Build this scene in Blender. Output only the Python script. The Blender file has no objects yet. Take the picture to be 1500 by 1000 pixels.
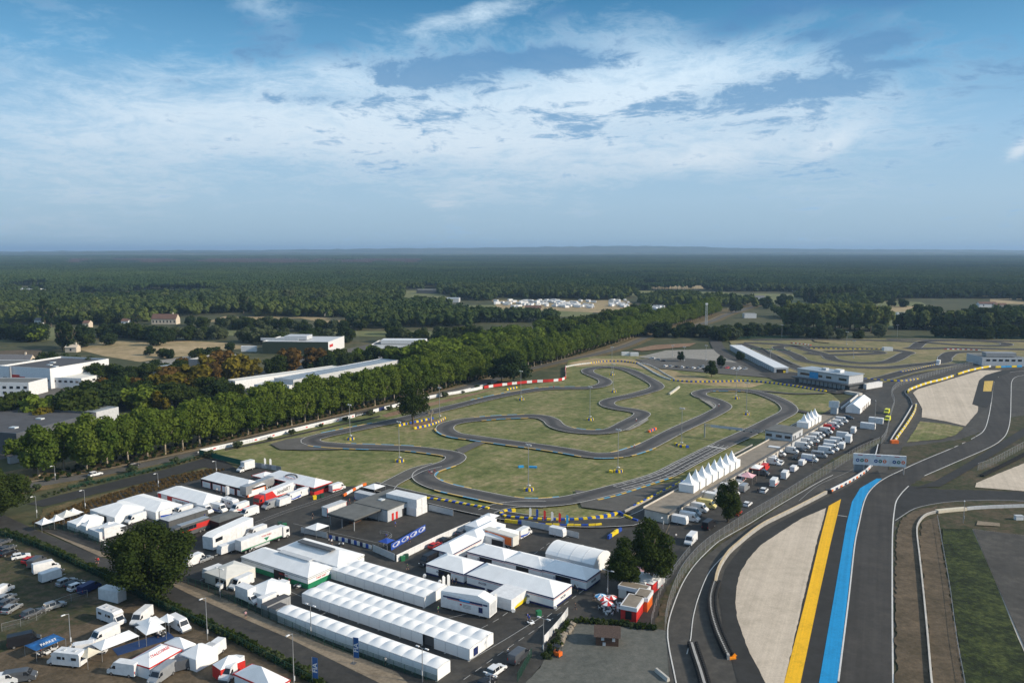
import bpy, bmesh, math, random
import numpy as np
from mathutils import Vector, Matrix
from mathutils.geometry import tessellate_polygon
random.seed(7)
C = bpy.context.scene
PI = math.pi
# ---------------------------------------------------------------- camera, light, exposure
F, CH, YH = 1170.0, 80.0, 366.0
PITCH = math.atan((500 - YH) / F)
cam = bpy.data.cameras.new('camera'); cam_o = bpy.data.objects.new('camera', cam); C.collection.objects.link(cam_o)
cam.sensor_width = 36.0; cam.lens = F / 1500 * 36; cam.clip_start = 1; cam.clip_end = 80000
cam_o.location = (0, 0, CH); cam_o.rotation_euler = (PI / 2 - PITCH, 0, 0)
C.camera = cam_o
SUN_EL = math.radians(26); SUN_AZ = math.radians(103)          # azimuth clockwise from +Y: low sun from the right
sd = Vector((math.sin(SUN_AZ) * math.cos(SUN_EL), math.cos(SUN_AZ) * math.cos(SUN_EL), math.sin(SUN_EL)))
sl = bpy.data.lights.new('sun', 'SUN'); sl.energy = 3.4; sl.angle = math.radians(2.5); sl.color = (1.0, 0.87, 0.70)
so = bpy.data.objects.new('sun', sl); C.collection.objects.link(so); so.location = (300, -40, 200)
so.rotation_euler = sd.to_track_quat('Z', 'Y').to_euler()
C.view_settings.view_transform = 'Standard'; C.view_settings.look = 'None'
C.view_settings.exposure = 0.55; C.view_settings.gamma = 1.0
C.view_settings.use_curve_mapping = False
C.cycles.max_bounces = 6; C.cycles.volume_bounces = 0; C.cycles.transparent_max_bounces = 12
C.cycles.use_denoising = True

class NT:
    """tiny helper for node trees"""
    def __init__(s, tree): s.t = tree; s.n = tree.nodes; s.l = tree.links
    def add(s, typ, **kw):
        n = s.n.new(typ)
        for k, v in kw.items():
            if k.startswith('i_'):
                k = k[2:]; sock = n.inputs[int(k)] if k.isdigit() else n.inputs[k.replace('_', ' ')]
                if isinstance(v, bpy.types.NodeSocket): s.l.new(v, sock)
                else: sock.default_value = v
            else: setattr(n, k, v)
        return n
    def m(s, op, a, b=0.0, c=0.0, clamp=False):
        n = s.n.new('ShaderNodeMath'); n.operation = op; n.use_clamp = clamp
        for i, v in enumerate((a, b, c)):
            if isinstance(v, bpy.types.NodeSocket): s.l.new(v, n.inputs[i])
            else: n.inputs[i].default_value = v
        return n.outputs[0]
    def mix(s, fac, a, b, mode='MIX'):
        n = s.n.new('ShaderNodeMix'); n.data_type = 'RGBA'; n.blend_type = mode
        for sock, v in ((n.inputs[0], fac), (n.inputs[6], a), (n.inputs[7], b)):
            if isinstance(v, bpy.types.NodeSocket): s.l.new(v, sock)
            elif sock.type == 'RGBA': sock.default_value = (*v[:3], 1)
            else: sock.default_value = v
        return n.outputs[2]
    def noise(s, vec, scale, detail=4, rough=0.55, dist=0.0, out=0):
        n = s.add('ShaderNodeTexNoise', i_Vector=vec, i_Scale=scale, i_Detail=detail, i_Roughness=rough, i_Distortion=dist)
        return n.outputs[out]
    def ramp(s, fac, stops, interp='LINEAR'):
        n = s.n.new('ShaderNodeValToRGB'); s.l.new(fac, n.inputs[0]); cr = n.color_ramp; cr.interpolation = interp
        while len(cr.elements) < len(stops): cr.elements.new(0.5)
        for e, (p, c) in zip(cr.elements, stops):
            e.position = p; e.color = (*c, 1) if not isinstance(c, (int, float)) else (c, c, c, 1)
        return n.outputs[0]
    def mr(s, v, a, b, c=0.0, d=1.0, smooth=False):
        n = s.add('ShaderNodeMapRange', i_0=v, i_1=a, i_2=b, i_3=c, i_4=d)
        if smooth: n.interpolation_type = 'SMOOTHSTEP'
        return n.outputs[0]

# ---------------------------------------------------------------- sky
w = bpy.data.worlds.new('World'); C.world = w; w.use_nodes = True
k = NT(w.node_tree); k.n.clear()
sky = k.add('ShaderNodeTexSky'); sky.sky_type = 'NISHITA'; sky.sun_disc = False
sky.sun_elevation = SUN_EL; sky.sun_rotation = SUN_AZ; sky.altitude = 100; sky.air_density = 1.3; sky.dust_density = 1.5; sky.ozone_density = 2.0
tc = k.add('ShaderNodeTexCoord').outputs['Generated']
sx = k.add('ShaderNodeSeparateXYZ', i_0=tc)
X, Y, Z = sx.outputs
el = k.m('ARCSINE', Z); az = k.m('ARCTAN2', X, Y)
zz = k.m('ADD', k.m('MAXIMUM', Z, 0.0), 0.16)
pl = k.add('ShaderNodeCombineXYZ', i_0=k.m('DIVIDE', X, zz), i_1=k.m('DIVIDE', Y, zz), i_2=0.0).outputs[0]
plw = k.add('ShaderNodeVectorMath', operation='ADD', i_0=pl, i_1=k.add('ShaderNodeVectorMath', operation='SCALE', i_0=k.noise(pl, 1.3, 3, out=1), i_Scale=0.5).outputs[0]).outputs[0]
n_big = k.noise(plw, 0.55, 7, 0.6)
n_mid = k.noise(plw, 1.7, 8, 0.62)
n_fine = k.noise(plw, 6.5, 9, 0.72)
def ell(x, y, rx, ry, rot=0.0, amp=1.0):
    """a soft patch of cloud round the direction of (x, y), radii in the same units; the edge is broken by noise"""
    a0 = math.atan((x - 750) / F); e0 = math.atan((YH - y) / math.hypot(F, x - 750)); ax, ey = rx / F, ry / F
    da = k.m('SUBTRACT', az, a0); de = k.m('SUBTRACT', el, e0)
    c, s_ = math.cos(rot), math.sin(rot)
    u = k.m('ADD', k.m('MULTIPLY', da, c / ax), k.m('MULTIPLY', de, s_ / ax))
    v = k.m('ADD', k.m('MULTIPLY', da, -s_ / ey), k.m('MULTIPLY', de, c / ey))
    d2 = k.m('ADD', k.m('MULTIPLY', u, u), k.m('MULTIPLY', v, v))
    return k.m('MULTIPLY', k.m('EXPONENT', k.m('MULTIPLY', d2, -1.0)), amp)
def total(lst):
    t = lst[0]
    for q in lst[1:]: t = k.m('ADD', t, q)
    return t
dark = total([ell(1500, 120, 190, 120, 0, .42), ell(1070, 48, 85, 26, 0.25, 1.0), ell(1185, 62, 55, 14, 0.15, .9), ell(1262, 78, 50, 16, 0.1, 1.0), ell(1298, 104, 40, 7, 0, .8), ell(1290, 8, 110, 16, 0, .9),
              ell(1030, 155, 120, 22, .12, .95), ell(1190, 140, 70, 13, .1, .8), ell(740, 100, 110, 17, .05, .85), ell(620, 122, 110, 20, -.1, .8), ell(500, 150, 90, 12, 0, .6), ell(400, 92, 90, 20, 0, .75), ell(480, 75, 60, 10, 0, .5), ell(400, 50, 70, 14, 0, .6), ell(820, 30, 60, 10, .3, .5),
              ell(700, 180, 130, 24, 0, .55), ell(450, 155, 80, 10, 0, .4), ell(620, 250, 70, 14, 0, .35), ell(900, 200, 120, 18, 0, .5), ell(840, 100, 80, 14, 0, .6),
              ell(275, 130, 30, 7, 0, .6), ell(1120, 190, 60, 12, 0, .4), ell(1180, 250, 120, 20, 0, .3)])
light = total([k.mr(el, .33, .6, 0, .6), ell(700, 190, 520, 60, 0, .25), ell(1130, 80, 330, 70, 0, .28), ell(660, 170, 300, 75, 0, .45), ell(980, 120, 150, 60, 0, .45), ell(900, 200, 420, 70, 0, .3), ell(200, 190, 260, 95, .1, .55), ell(1250, 190, 230, 70, 0, .25), ell(760, 250, 360, 60, 0, .28),  # leading term: overhead cloud cover out of view, added to lift ambient light
               ell(690, 38, 90, 16, .25, .55), ell(400, 25, 60, 30, -.6, .4), ell(500, 110, 90, 22, 0, .3), ell(650, 297, 34, 14, 0, .45), ell(1210, 215, 40, 14, .5, .4), ell(1480, 222, 18, 9, .8, .8), ell(1040, 235, 70, 22, 0, .3)])
br = k.mr(n_mid, 0.36, 0.66, -0.5, 0.5); br2 = k.mr(n_fine, 0.36, 0.64, -0.5, 0.5); brb = k.mr(n_big, 0.35, 0.65, -0.5, 0.5)
dm = k.mr(k.m('ADD', k.m('ADD', dark, k.m('MULTIPLY', br, 0.6)), k.m('MULTIPLY', br2, 0.85)), 0.22, 0.86, 0, 1, True)
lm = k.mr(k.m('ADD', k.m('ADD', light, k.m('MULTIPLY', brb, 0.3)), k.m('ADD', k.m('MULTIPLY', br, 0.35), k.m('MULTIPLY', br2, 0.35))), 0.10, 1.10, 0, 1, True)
# thin broken cloud goes on elsewhere; overhead it is thickened to lift ambient light
grad = k.ramp(k.mr(el, 0.0, 0.6), [(0.0, (0.225, 0.335, 0.430)), (0.10, (0.245, 0.370, 0.490)), (0.22, (0.205, 0.355, 0.510)), (0.36, (0.085, 0.250, 0.430)), (0.5, (0.020, 0.130, 0.270)), (1.0, (0.012, 0.065, 0.17))])
nis = k.add('ShaderNodeMix', data_type='RGBA'); nis.inputs[0].default_value = 0.15
k.l.new(grad, nis.inputs[6])
k.l.new(k.add('ShaderNodeVectorMath', operation='SCALE', i_0=sky.outputs[0], i_Scale=0.06).outputs[0], nis.inputs[7])
base = nis.outputs[2]
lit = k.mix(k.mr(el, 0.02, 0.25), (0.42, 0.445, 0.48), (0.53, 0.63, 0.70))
shade = k.mix(k.mr(el, 0.05, 0.30), (0.19, 0.32, 0.46), (0.036, 0.140, 0.290))
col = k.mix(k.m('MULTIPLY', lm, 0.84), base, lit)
col = k.mix(k.m('MULTIPLY', dm, 0.92), col, shade)
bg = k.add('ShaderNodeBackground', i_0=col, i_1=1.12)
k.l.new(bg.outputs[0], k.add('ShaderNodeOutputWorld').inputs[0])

# ---------------------------------------------------------------- survey: where a point of the photograph lies on the ground
def G(x, y, h=0.0):
    a = (x - 750) / F; b = (500 - y) / F
    ry = b * math.sin(PITCH) + math.cos(PITCH); rz = b * math.cos(PITCH) - math.sin(PITCH)
    t = (CH - h) / -rz
    return Vector((a * t, ry * t, h))
def GP(*pts, z=0.0):
    out = []
    for p in pts:
        q = G(p[0], p[1]); out.append(Vector((q.x, q.y, z)))
    return out
AU = math.radians(147); AV = math.radians(57)                 # the two directions of the paddock grid
U = Vector((math.cos(AU), math.sin(AU), 0)); V = Vector((math.cos(AV), math.sin(AV), 0))

# ---------------------------------------------------------------- materials
MATS = {}
def mat(name, col, rough=0.7, metal=0.0, var=0.12, scale=1.0, spec=0.4, **kw):
    if name in MATS: return MATS[name]
    m = bpy.data.materials.new(name); m.use_nodes = True; MATS[name] = m
    k = NT(m.node_tree); b = k.n['Principled BSDF']
    co = k.add('ShaderNodeTexCoord').outputs['Object']
    n = k.noise(co, scale, 5, 0.6)
    c = k.mix(k.mr(n, 0.3, 0.7), [x * (1 - var) for x in col], [min(1, x * (1 + var)) for x in col])
    k.l.new(c, b.inputs['Base Color']); b.inputs['Roughness'].default_value = rough; b.inputs['Metallic'].default_value = metal
    b.inputs['Specular IOR Level'].default_value = spec
    return m
def ground_mat(name, stops, scale, fine=1.2, bump=0.0, rough=0.95, stretch=None, streak=None, dist=0.3, speck=0.25):
    """ground cover: a colour ramp over broad noise mixed with finer noise"""
    m = bpy.data.materials.new(name); m.use_nodes = True; MATS[name] = m
    k = NT(m.node_tree); b = k.n['Principled BSDF']
    geo = k.add('ShaderNodeNewGeometry').outputs['Position']
    v = geo
    if stretch: v = k.add('ShaderNodeMapping', i_Vector=geo, i_Rotation=(0, 0, stretch[0]), i_Scale=(stretch[1], stretch[2], 1)).outputs[0]
    n1 = k.noise(v, scale, 6, 0.62, dist); n2 = k.noise(v, scale * 7, 5, 0.7); n3 = k.noise(geo, fine, 4, 0.7)
    f = k.m('ADD', k.m('MULTIPLY', n1, 0.45), k.m('MULTIPLY', n2, 0.55))
    c = k.ramp(f, stops)
    c = k.mix(1.0, c, k.mix(k.mr(n3, 0.25, 0.75), (1 - speck,) * 3, (1 + speck,) * 3), 'MULTIPLY')
    if streak:
        mp = k.add('ShaderNodeMapping', vector_type='TEXTURE', i_Vector=geo, i_Rotation=(0, 0, streak[0]), i_Scale=(70, 1 / streak[1], 1)).outputs[0]
        ns = k.noise(mp, 1.0, 4, 0.6)
        c = k.mix(1.0, c, k.mix(k.mr(ns, 0.3, 0.7), (1 - streak[2],) * 3, (1 + streak[2],) * 3), 'MULTIPLY')
    k.l.new(c, b.inputs['Base Color']); b.inputs['Roughness'].default_value = rough; b.inputs['Specular IOR Level'].default_value = 0.25
    if bump:
        bp = k.add('ShaderNodeBump', i_Height=n3, i_Strength=bump, i_Distance=0.3); k.l.new(bp.outputs[0], b.inputs['Normal'])
    return m

# ---------------------------------------------------------------- mesh builder
class MB:
    def __init__(s): s.v = []; s.f = []; s.mi = []
    def poly(s, pts, mi=0):
        i = len(s.v); s.v += [tuple(p) for p in pts]; s.f.append(tuple(range(i, i + len(pts)))); s.mi.append(mi); return s
    def box(s, c, d, rz=0.0, mi=0, top=1.0):
        """box centred on c (x,y), standing from c.z, size d; top: taper of its upper face"""
        ca, sa = math.cos(rz), math.sin(rz); i = len(s.v)
        for z, t in ((0, 1), (d[2], top)):
            for sx_, sy in ((-1, -1), (1, -1), (1, 1), (-1, 1)):
                x, y = sx_ * d[0] / 2 * t, sy * d[1] / 2 * t
                s.v.append((c[0] + x * ca - y * sa, c[1] + x * sa + y * ca, c[2] + z))
        for q in ((0, 3, 2, 1), (4, 5, 6, 7), (0, 1, 5, 4), (1, 2, 6, 5), (2, 3, 7, 6), (3, 0, 4, 7)):
            s.f.append(tuple(i + a for a in q)); s.mi.append(mi)
        return s
    def tube(s, a, b, r, r2=None, n=6, mi=0, cap=True):
        a = Vector(a); b = Vector(b); r2 = r if r2 is None else r2
        d = (b - a).normalized(); p = d.orthogonal().normalized(); q = d.cross(p); i = len(s.v)
        for c, rr in ((a, r), (b, r2)):
            for j in range(n):
                t = 2 * PI * j / n; s.v.append(tuple(c + p * math.cos(t) * rr + q * math.sin(t) * rr))
        for j in range(n):
            s.f.append((i + j, i + (j + 1) % n, i + n + (j + 1) % n, i + n + j)); s.mi.append(mi)
        if cap:
            s.f.append(tuple(i + n - 1 - j for j in range(n))); s.mi.append(mi)
            s.f.append(tuple(i + n + j for j in range(n))); s.mi.append(mi)
        return s
    def prism(s, pts, z0, z1, mi=0, mtop=None):
        n = len(pts); i = len(s.v)
        for z in (z0, z1):
            for p in pts: s.v.append((p[0], p[1], z))
        for j in range(n): s.f.append((i + j, i + (j + 1) % n, i + n + (j + 1) % n, i + n + j)); s.mi.append(mi)
        s.f.append(tuple(i + n + j for j in range(n))); s.mi.append(mi if mtop is None else mtop)
        s.f.append(tuple(i + n - 1 - j for j in range(n))); s.mi.append(mi)
        return s
    def side(s, prof, y0, y1, mi=0, taper=None):
        """side profile (x,z) swept from y0 to y1; taper(z)->factor on y"""
        n = len(prof); i = len(s.v); t = taper or (lambda z: 1)
        for y in (y0, y1):
            for (x, z) in prof: s.v.append((x, y * t(z), z))
        for j in range(n): s.f.append((i + j, i + n + j, i + n + (j + 1) % n, i + (j + 1) % n)); s.mi.append(mi)
        s.f.append(tuple(i + j for j in range(n))); s.mi.append(mi)
        s.f.append(tuple(i + 2 * n - 1 - j for j in range(n))); s.mi.append(mi)
        return s
    def ball(s, c, r, seg=8, rings=5, mi=0, sq=1.0):
        i = len(s.v)
        for a in range(rings + 1):
            th = PI * a / rings
            for b in range(seg):
                ph = 2 * PI * b / seg
                s.v.append((c[0] + r * math.sin(th) * math.cos(ph), c[1] + r * math.sin(th) * math.sin(ph), c[2] + r * sq * math.cos(th)))
        for a in range(rings):
            for b in range(seg):
                s.f.append((i + a * seg + b, i + (a + 1) * seg + b, i + (a + 1) * seg + (b + 1) % seg, i + a * seg + (b + 1) % seg)); s.mi.append(mi)
        return s
    def mesh(s, name, mats, smooth=False):
        me = bpy.data.meshes.new(name); me.from_pydata(s.v, [], s.f)
        for m in (mats if isinstance(mats, (list, tuple)) else [mats]): me.materials.append(m)
        if any(s.mi): me.polygons.foreach_set('material_index', s.mi)
        if smooth: me.shade_smooth()
        me.update(); return me
    def build(s, name, mats, parent=None, smooth=False, loc=None, rz=None):
        return place(s.mesh(name, mats, smooth), name, parent, loc, rz)
def place(me, name, parent=None, loc=None, rz=None):
    o = bpy.data.objects.new(name, me); C.collection.objects.link(o)
    if parent: o.parent = parent
    if loc is not None: o.location = loc
    if rz is not None: o.rotation_euler = (0, 0, rz)
    return o
def tag(o, label=None, cat=None, group=None, kind=None):
    if label: o['label'] = label
    if cat: o['category'] = cat
    if group: o['group'] = group
    if kind: o['kind'] = kind
    return o
def thing(name, label, cat, loc=(0, 0, 0), rz=0.0, group=None):
    o = bpy.data.objects.new(name, None); C.collection.objects.link(o); o.empty_display_size = 0.5
    o.location = loc; o.rotation_euler = (0, 0, rz); return tag(o, label, cat, group)
KIDS = {}
def dup(root, loc, rz, label, group=None, scale=None):
    """a copy of a thing with copies of its parts (three levels)"""
    def cp(o, par):
        c = o.copy(); C.collection.objects.link(c)
        if par: c.parent = par
        for ch in CH_MAP.get(o.name, ()): cp(ch, c)
        return c
    global CH_MAP
    CH_MAP = KIDS.get(root.name)
    if CH_MAP is None:
        CH_MAP = {}
        def walk(o):
            CH_MAP[o.name] = list(o.children)
            for q in o.children: walk(q)
        walk(root); KIDS[root.name] = CH_MAP
    r = cp(root, None); r.location = loc; r.rotation_euler = (0, 0, rz); r['label'] = label
    if group: r['group'] = group
    elif 'group' in r: del r['group']
    if scale: r.scale = scale
    return r
class Stock:
    """things of one make: the first placing moves the prototype, later ones copy it"""
    def __init__(s): s.d = {}
    def put(s, key, make, loc, rz, label, cat=None, group=None, scale=None):
        if key not in s.d:
            r = make(); s.d[key] = r
            KIDS.pop(r.name, None)
            r.location = loc; r.rotation_euler = (0, 0, rz); tag(r, label, cat, group)
            if scale: r.scale = scale
            return r
        r = dup(s.d[key], loc, rz, label, group, scale or (1, 1, 1)); return r
STOCK = Stock()
ORD = ['first', 'second', 'third', 'fourth', 'fifth', 'sixth', 'seventh', 'eighth', 'ninth', 'tenth', 'eleventh', 'twelfth', 'thirteenth', 'fourteenth', 'fifteenth', 'sixteenth', 'seventeenth', 'eighteenth', 'nineteenth']
TENS = {2: 'twenty', 3: 'thirty', 4: 'forty', 5: 'fifty', 6: 'sixty', 7: 'seventy', 8: 'eighty', 9: 'ninety'}
def nth(i):
    n = i + 1
    if n < 20: return ORD[n - 1]
    if n >= 100: return 'hundred ' + (nth(n - 101) if n > 100 else 'th').strip()
    t, u = divmod(n, 10)
    return (TENS[t][:-1] + 'ieth') if u == 0 else TENS[t] + '-' + ORD[u - 1]
def smooth_line(pts, step=3.0, closed=False):
    """Catmull-Rom through world points"""
    P = [Vector((p[0], p[1], 0)) for p in pts]; n = len(P); out = []
    for i in range(n if closed else n - 1):
        p0, p1, p2, p3 = (P[(i - 1) % n] if closed or i > 0 else P[0] * 2 - P[1], P[i], P[(i + 1) % n], P[(i + 2) % n] if closed or i + 2 < n else P[-1] * 2 - P[-2])
        m = max(2, int((p2 - p1).length / step))
        for j in range(m):
            t = j / m
            out.append(0.5 * ((2 * p1) + (p2 - p0) * t + (2 * p0 - 5 * p1 + 4 * p2 - p3) * t * t + (3 * p1 - p0 - 3 * p2 + p3) * t ** 3))
    if not closed: out.append(P[-1])
    return out
def normals(L, closed=False):
    N = []; n = len(L)
    for i in range(n):
        a = L[(i - 1) % n] if closed or i else L[0]; b = L[(i + 1) % n] if closed or i < n - 1 else L[-1]
        d = (b - a); d.z = 0; d.normalize(); N.append(Vector((-d.y, d.x, 0)))
    return N
def ribbon(name, L, w0, w1, z, m, closed=False, kind='structure', parent=None, thick=0.0, label=None, cat=None):
    """flat strip along L between the signed offsets w0 < w1 (left positive)"""
    N = normals(L, closed); b = MB(); n = len(L); v = []
    for p, q in zip(L, N): v += [(p + q * w0), (p + q * w1)]
    b.v = [(a.x, a.y, z) for a in v]
    for i in range(n if closed else n - 1):
        j = (i + 1) % n; b.f.append((2 * i, 2 * j, 2 * j + 1, 2 * i + 1)); b.mi.append(0)
    o = b.build(name, m, parent)
    return tag(o, label, cat, None, kind)
def sheet(name, pts, z, m, kind='structure', thick=0.0):
    """a flat polygon given by photograph survey points"""
    P = GP(*pts)
    if m in ROUGH:
        rr = random.Random(len(P)); Q = []
        for a, c in zip(P, P[1:] + P[:1]):
            d = (c - a).length; n = max(1, min(90, int(d / 1.6))) if a.y < 420 else 1
            for i in range(n): q = a.lerp(c, i / n); j = ROUGH[m] if i else 0; Q.append(Vector((q.x + rr.uniform(-j, j), q.y + rr.uniform(-j, j), 0)))
        P = Q
    tri = tessellate_polygon([P]); b = MB(); b.v = [(p.x, p.y, z) for p in P]
    for t in tri:
        a, c, d = (P[i] for i in t)
        if (c - a).cross(d - a).z < 0: t = (t[0], t[2], t[1])
        b.f.append(tuple(t)); b.mi.append(0)
    return tag(b.build(name, m), None, None, None, kind)
def wall_line(b, L, h, t, z=0.0, mi=0, mtop=None, closed=False):
    """a wall of thickness t and height h along L into builder b"""
    N = normals(L, closed); i0 = len(b.v); n = len(L)
    for p, q in zip(L, N):
        for (s_, zz_) in ((-1, z), (-1, z + h), (1, z + h), (1, z)):
            b.v.append((p.x + q.x * s_ * t / 2, p.y + q.y * s_ * t / 2, zz_))
    for i in range(n - 1):
        a = i0 + 4 * i; c = a + 4
        for j, mm in ((0, mi), (1, mi if mtop is None else mtop), (2, mi)):
            b.f.append((a + j, a + j + 1, c + j + 1, c + j)); b.mi.append(mm)
    b.f.append((i0, i0 + 3, i0 + 2, i0 + 1)); b.mi.append(mi)
    e = i0 + 4 * (n - 1); b.f.append((e, e + 1, e + 2, e + 3)); b.mi.append(mi)
    return b
def along(L, spacing, start=0.0):
    """points and headings every `spacing` metres along L"""
    out = []; d = -start; nxt = 0.0; acc = 0.0
    tgt = start
    for a, b in zip(L[:-1], L[1:]):
        seg = (b - a).length
        while tgt <= acc + seg and seg > 0:
            t = (tgt - acc) / seg; p = a.lerp(b, t); out.append((p, math.atan2(b.y - a.y, b.x - a.x))); tgt += spacing
        acc += seg
    return out
# ---------------------------------------------------------------- ground covers
g_land = ground_mat('scrub_land', [(0.35, (0.040, 0.050, 0.020)), (0.5, (0.060, 0.066, 0.028)), (0.62, (0.115, 0.100, 0.050))], 0.012, 0.35)
g_grass = ground_mat('mown_grass', [(0.38, (0.085, 0.106, 0.030)), (0.46, (0.130, 0.146, 0.046)), (0.53, (0.185, 0.180, 0.074)), (0.62, (0.29, 0.235, 0.125))], 0.035, 0.9, 0.3, streak=(AV, 0.8, 0.16))
g_dry = ground_mat('dry_grass', [(0.36, (0.170, 0.155, 0.070)), (0.5, (0.330, 0.250, 0.135)), (0.64, (0.450, 0.335, 0.200))], 0.02, 0.4, 0.2, streak=(0.1, 0.06, 0.12))
g_field = ground_mat('meadow', [(0.36, (0.100, 0.120, 0.045)), (0.55, (0.165, 0.170, 0.070)), (0.68, (0.250, 0.215, 0.105))], 0.01, 0.2, 0.0)
g_tar = ground_mat('asphalt', [(0.38, (0.036, 0.035, 0.032)), (0.5, (0.050, 0.048, 0.044)), (0.64, (0.074, 0.070, 0.062))], 0.05, 1.5, 0.0, 0.85, speck=0.12)
g_tar2 = ground_mat('old_asphalt', [(0.36, (0.085, 0.082, 0.074)), (0.5, (0.105, 0.100, 0.090)), (0.66, (0.135, 0.127, 0.117))], 0.04, 1.2, 0.0, 0.9, speck=0.14)
g_tar3 = ground_mat('worn_asphalt', [(0.36, (0.050, 0.047, 0.042)), (0.5, (0.066, 0.062, 0.055)), (0.66, (0.104, 0.096, 0.083))], 0.06, 1.5, 0.0, 0.85, streak=(AV, 0.8, 0.08), speck=0.1)
g_bug = ground_mat('race_asphalt', [(0.36, (0.040, 0.037, 0.033)), (0.5, (0.052, 0.048, 0.043)), (0.66, (0.070, 0.064, 0.056))], 0.03, 1.5, 0.0, 0.8, streak=(math.radians(65), 0.55, 0.2), speck=0.12)
g_black = ground_mat('new_asphalt', [(0.36, (0.026, 0.025, 0.023)), (0.5, (0.035, 0.034, 0.031)), (0.66, (0.044, 0.043, 0.042))], 0.05, 1.5, 0.0, 0.8, speck=0.12)
g_gravel = ground_mat('pale_gravel', [(0.36, (0.45, 0.385, 0.30)), (0.5, (0.54, 0.46, 0.365)), (0.66, (0.60, 0.515, 0.415))], 0.05, 2.5, 0.2, 0.95, streak=(math.radians(65), 0.9, 0.10), speck=0.16)
g_dirt = ground_mat('brown_dirt', [(0.36, (0.062, 0.050, 0.030)), (0.5, (0.105, 0.080, 0.052)), (0.66, (0.160, 0.120, 0.080))], 0.06, 1.2, 0.3, speck=0.3)
g_sand = ground_mat('sandy_path', [(0.36, (0.17, 0.135, 0.095)), (0.5, (0.24, 0.195, 0.14)), (0.66, (0.29, 0.24, 0.18))], 0.15, 1.5, 0.2)
g_pale = ground_mat('pale_lot', [(0.36, (0.22, 0.21, 0.185)), (0.5, (0.27, 0.255, 0.225)), (0.66, (0.32, 0.30, 0.27))], 0.03, 0.8, 0.1)
g_lot = ground_mat('gravel_lot', [(0.36, (0.085, 0.090, 0.080)), (0.5, (0.115, 0.118, 0.105)), (0.66, (0.155, 0.152, 0.135))], 0.10, 2.0, 0.2, speck=0.2)
g_park = ground_mat('trodden_grass', [(0.36, (0.026, 0.038, 0.013)), (0.48, (0.050, 0.052, 0.024)), (0.58, (0.095, 0.072, 0.046)), (0.68, (0.13, 0.10, 0.066))], 0.07, 1.5, 0.3, speck=0.3)
g_red = ground_mat('red_earth', [(0.36, (0.16, 0.095, 0.055)), (0.5, (0.23, 0.145, 0.090)), (0.66, (0.29, 0.20, 0.13))], 0.06, 1.2, 0.3)
g_weed = ground_mat('weeds', [(0.36, (0.055, 0.062, 0.022)), (0.5, (0.120, 0.092, 0.040)), (0.66, (0.22, 0.145, 0.070))], 0.12, 1.5, 0.4, speck=0.4)
def paint(name, c, wear=0.16):
    return ground_mat(name, [(0.3, tuple(x * (1 - wear * 1.6) for x in c)), (0.5, c), (0.75, tuple(min(1, x * (1 + wear * .5)) for x in c))], 0.2, 3.0, 0, 0.7, streak=(math.radians(65), 1.6, 0.13), speck=0.12)
p_white = paint('white_road_paint', (0.62, 0.61, 0.58)); p_yel = paint('yellow_road_paint', (0.84, 0.47, 0.015)); p_blu = paint('blue_road_paint', (0.015, 0.27, 0.56))
p_dash = paint('faded_white_paint', (0.33, 0.33, 0.32)); p_kb = paint('kerb_blue_paint', (0.10, 0.33, 0.50)); p_ky = paint('kerb_yellow_paint', (0.62, 0.42, 0.10))
ROUGH = {g_gravel: .09, g_grass: .30, g_park: .5, g_dirt: .45, g_weed: .6, g_lot: .4, g_red: .6}
ZL = [0.0]
def zl(d=0.012): ZL[0] += d; return ZL[0]

b = MB(); b.poly([(-40000, -300, 0), (40000, -300, 0), (40000, 34000, 0), (-40000, 34000, 0)]); tag(b.build('ground', g_land), kind='structure')
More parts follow.
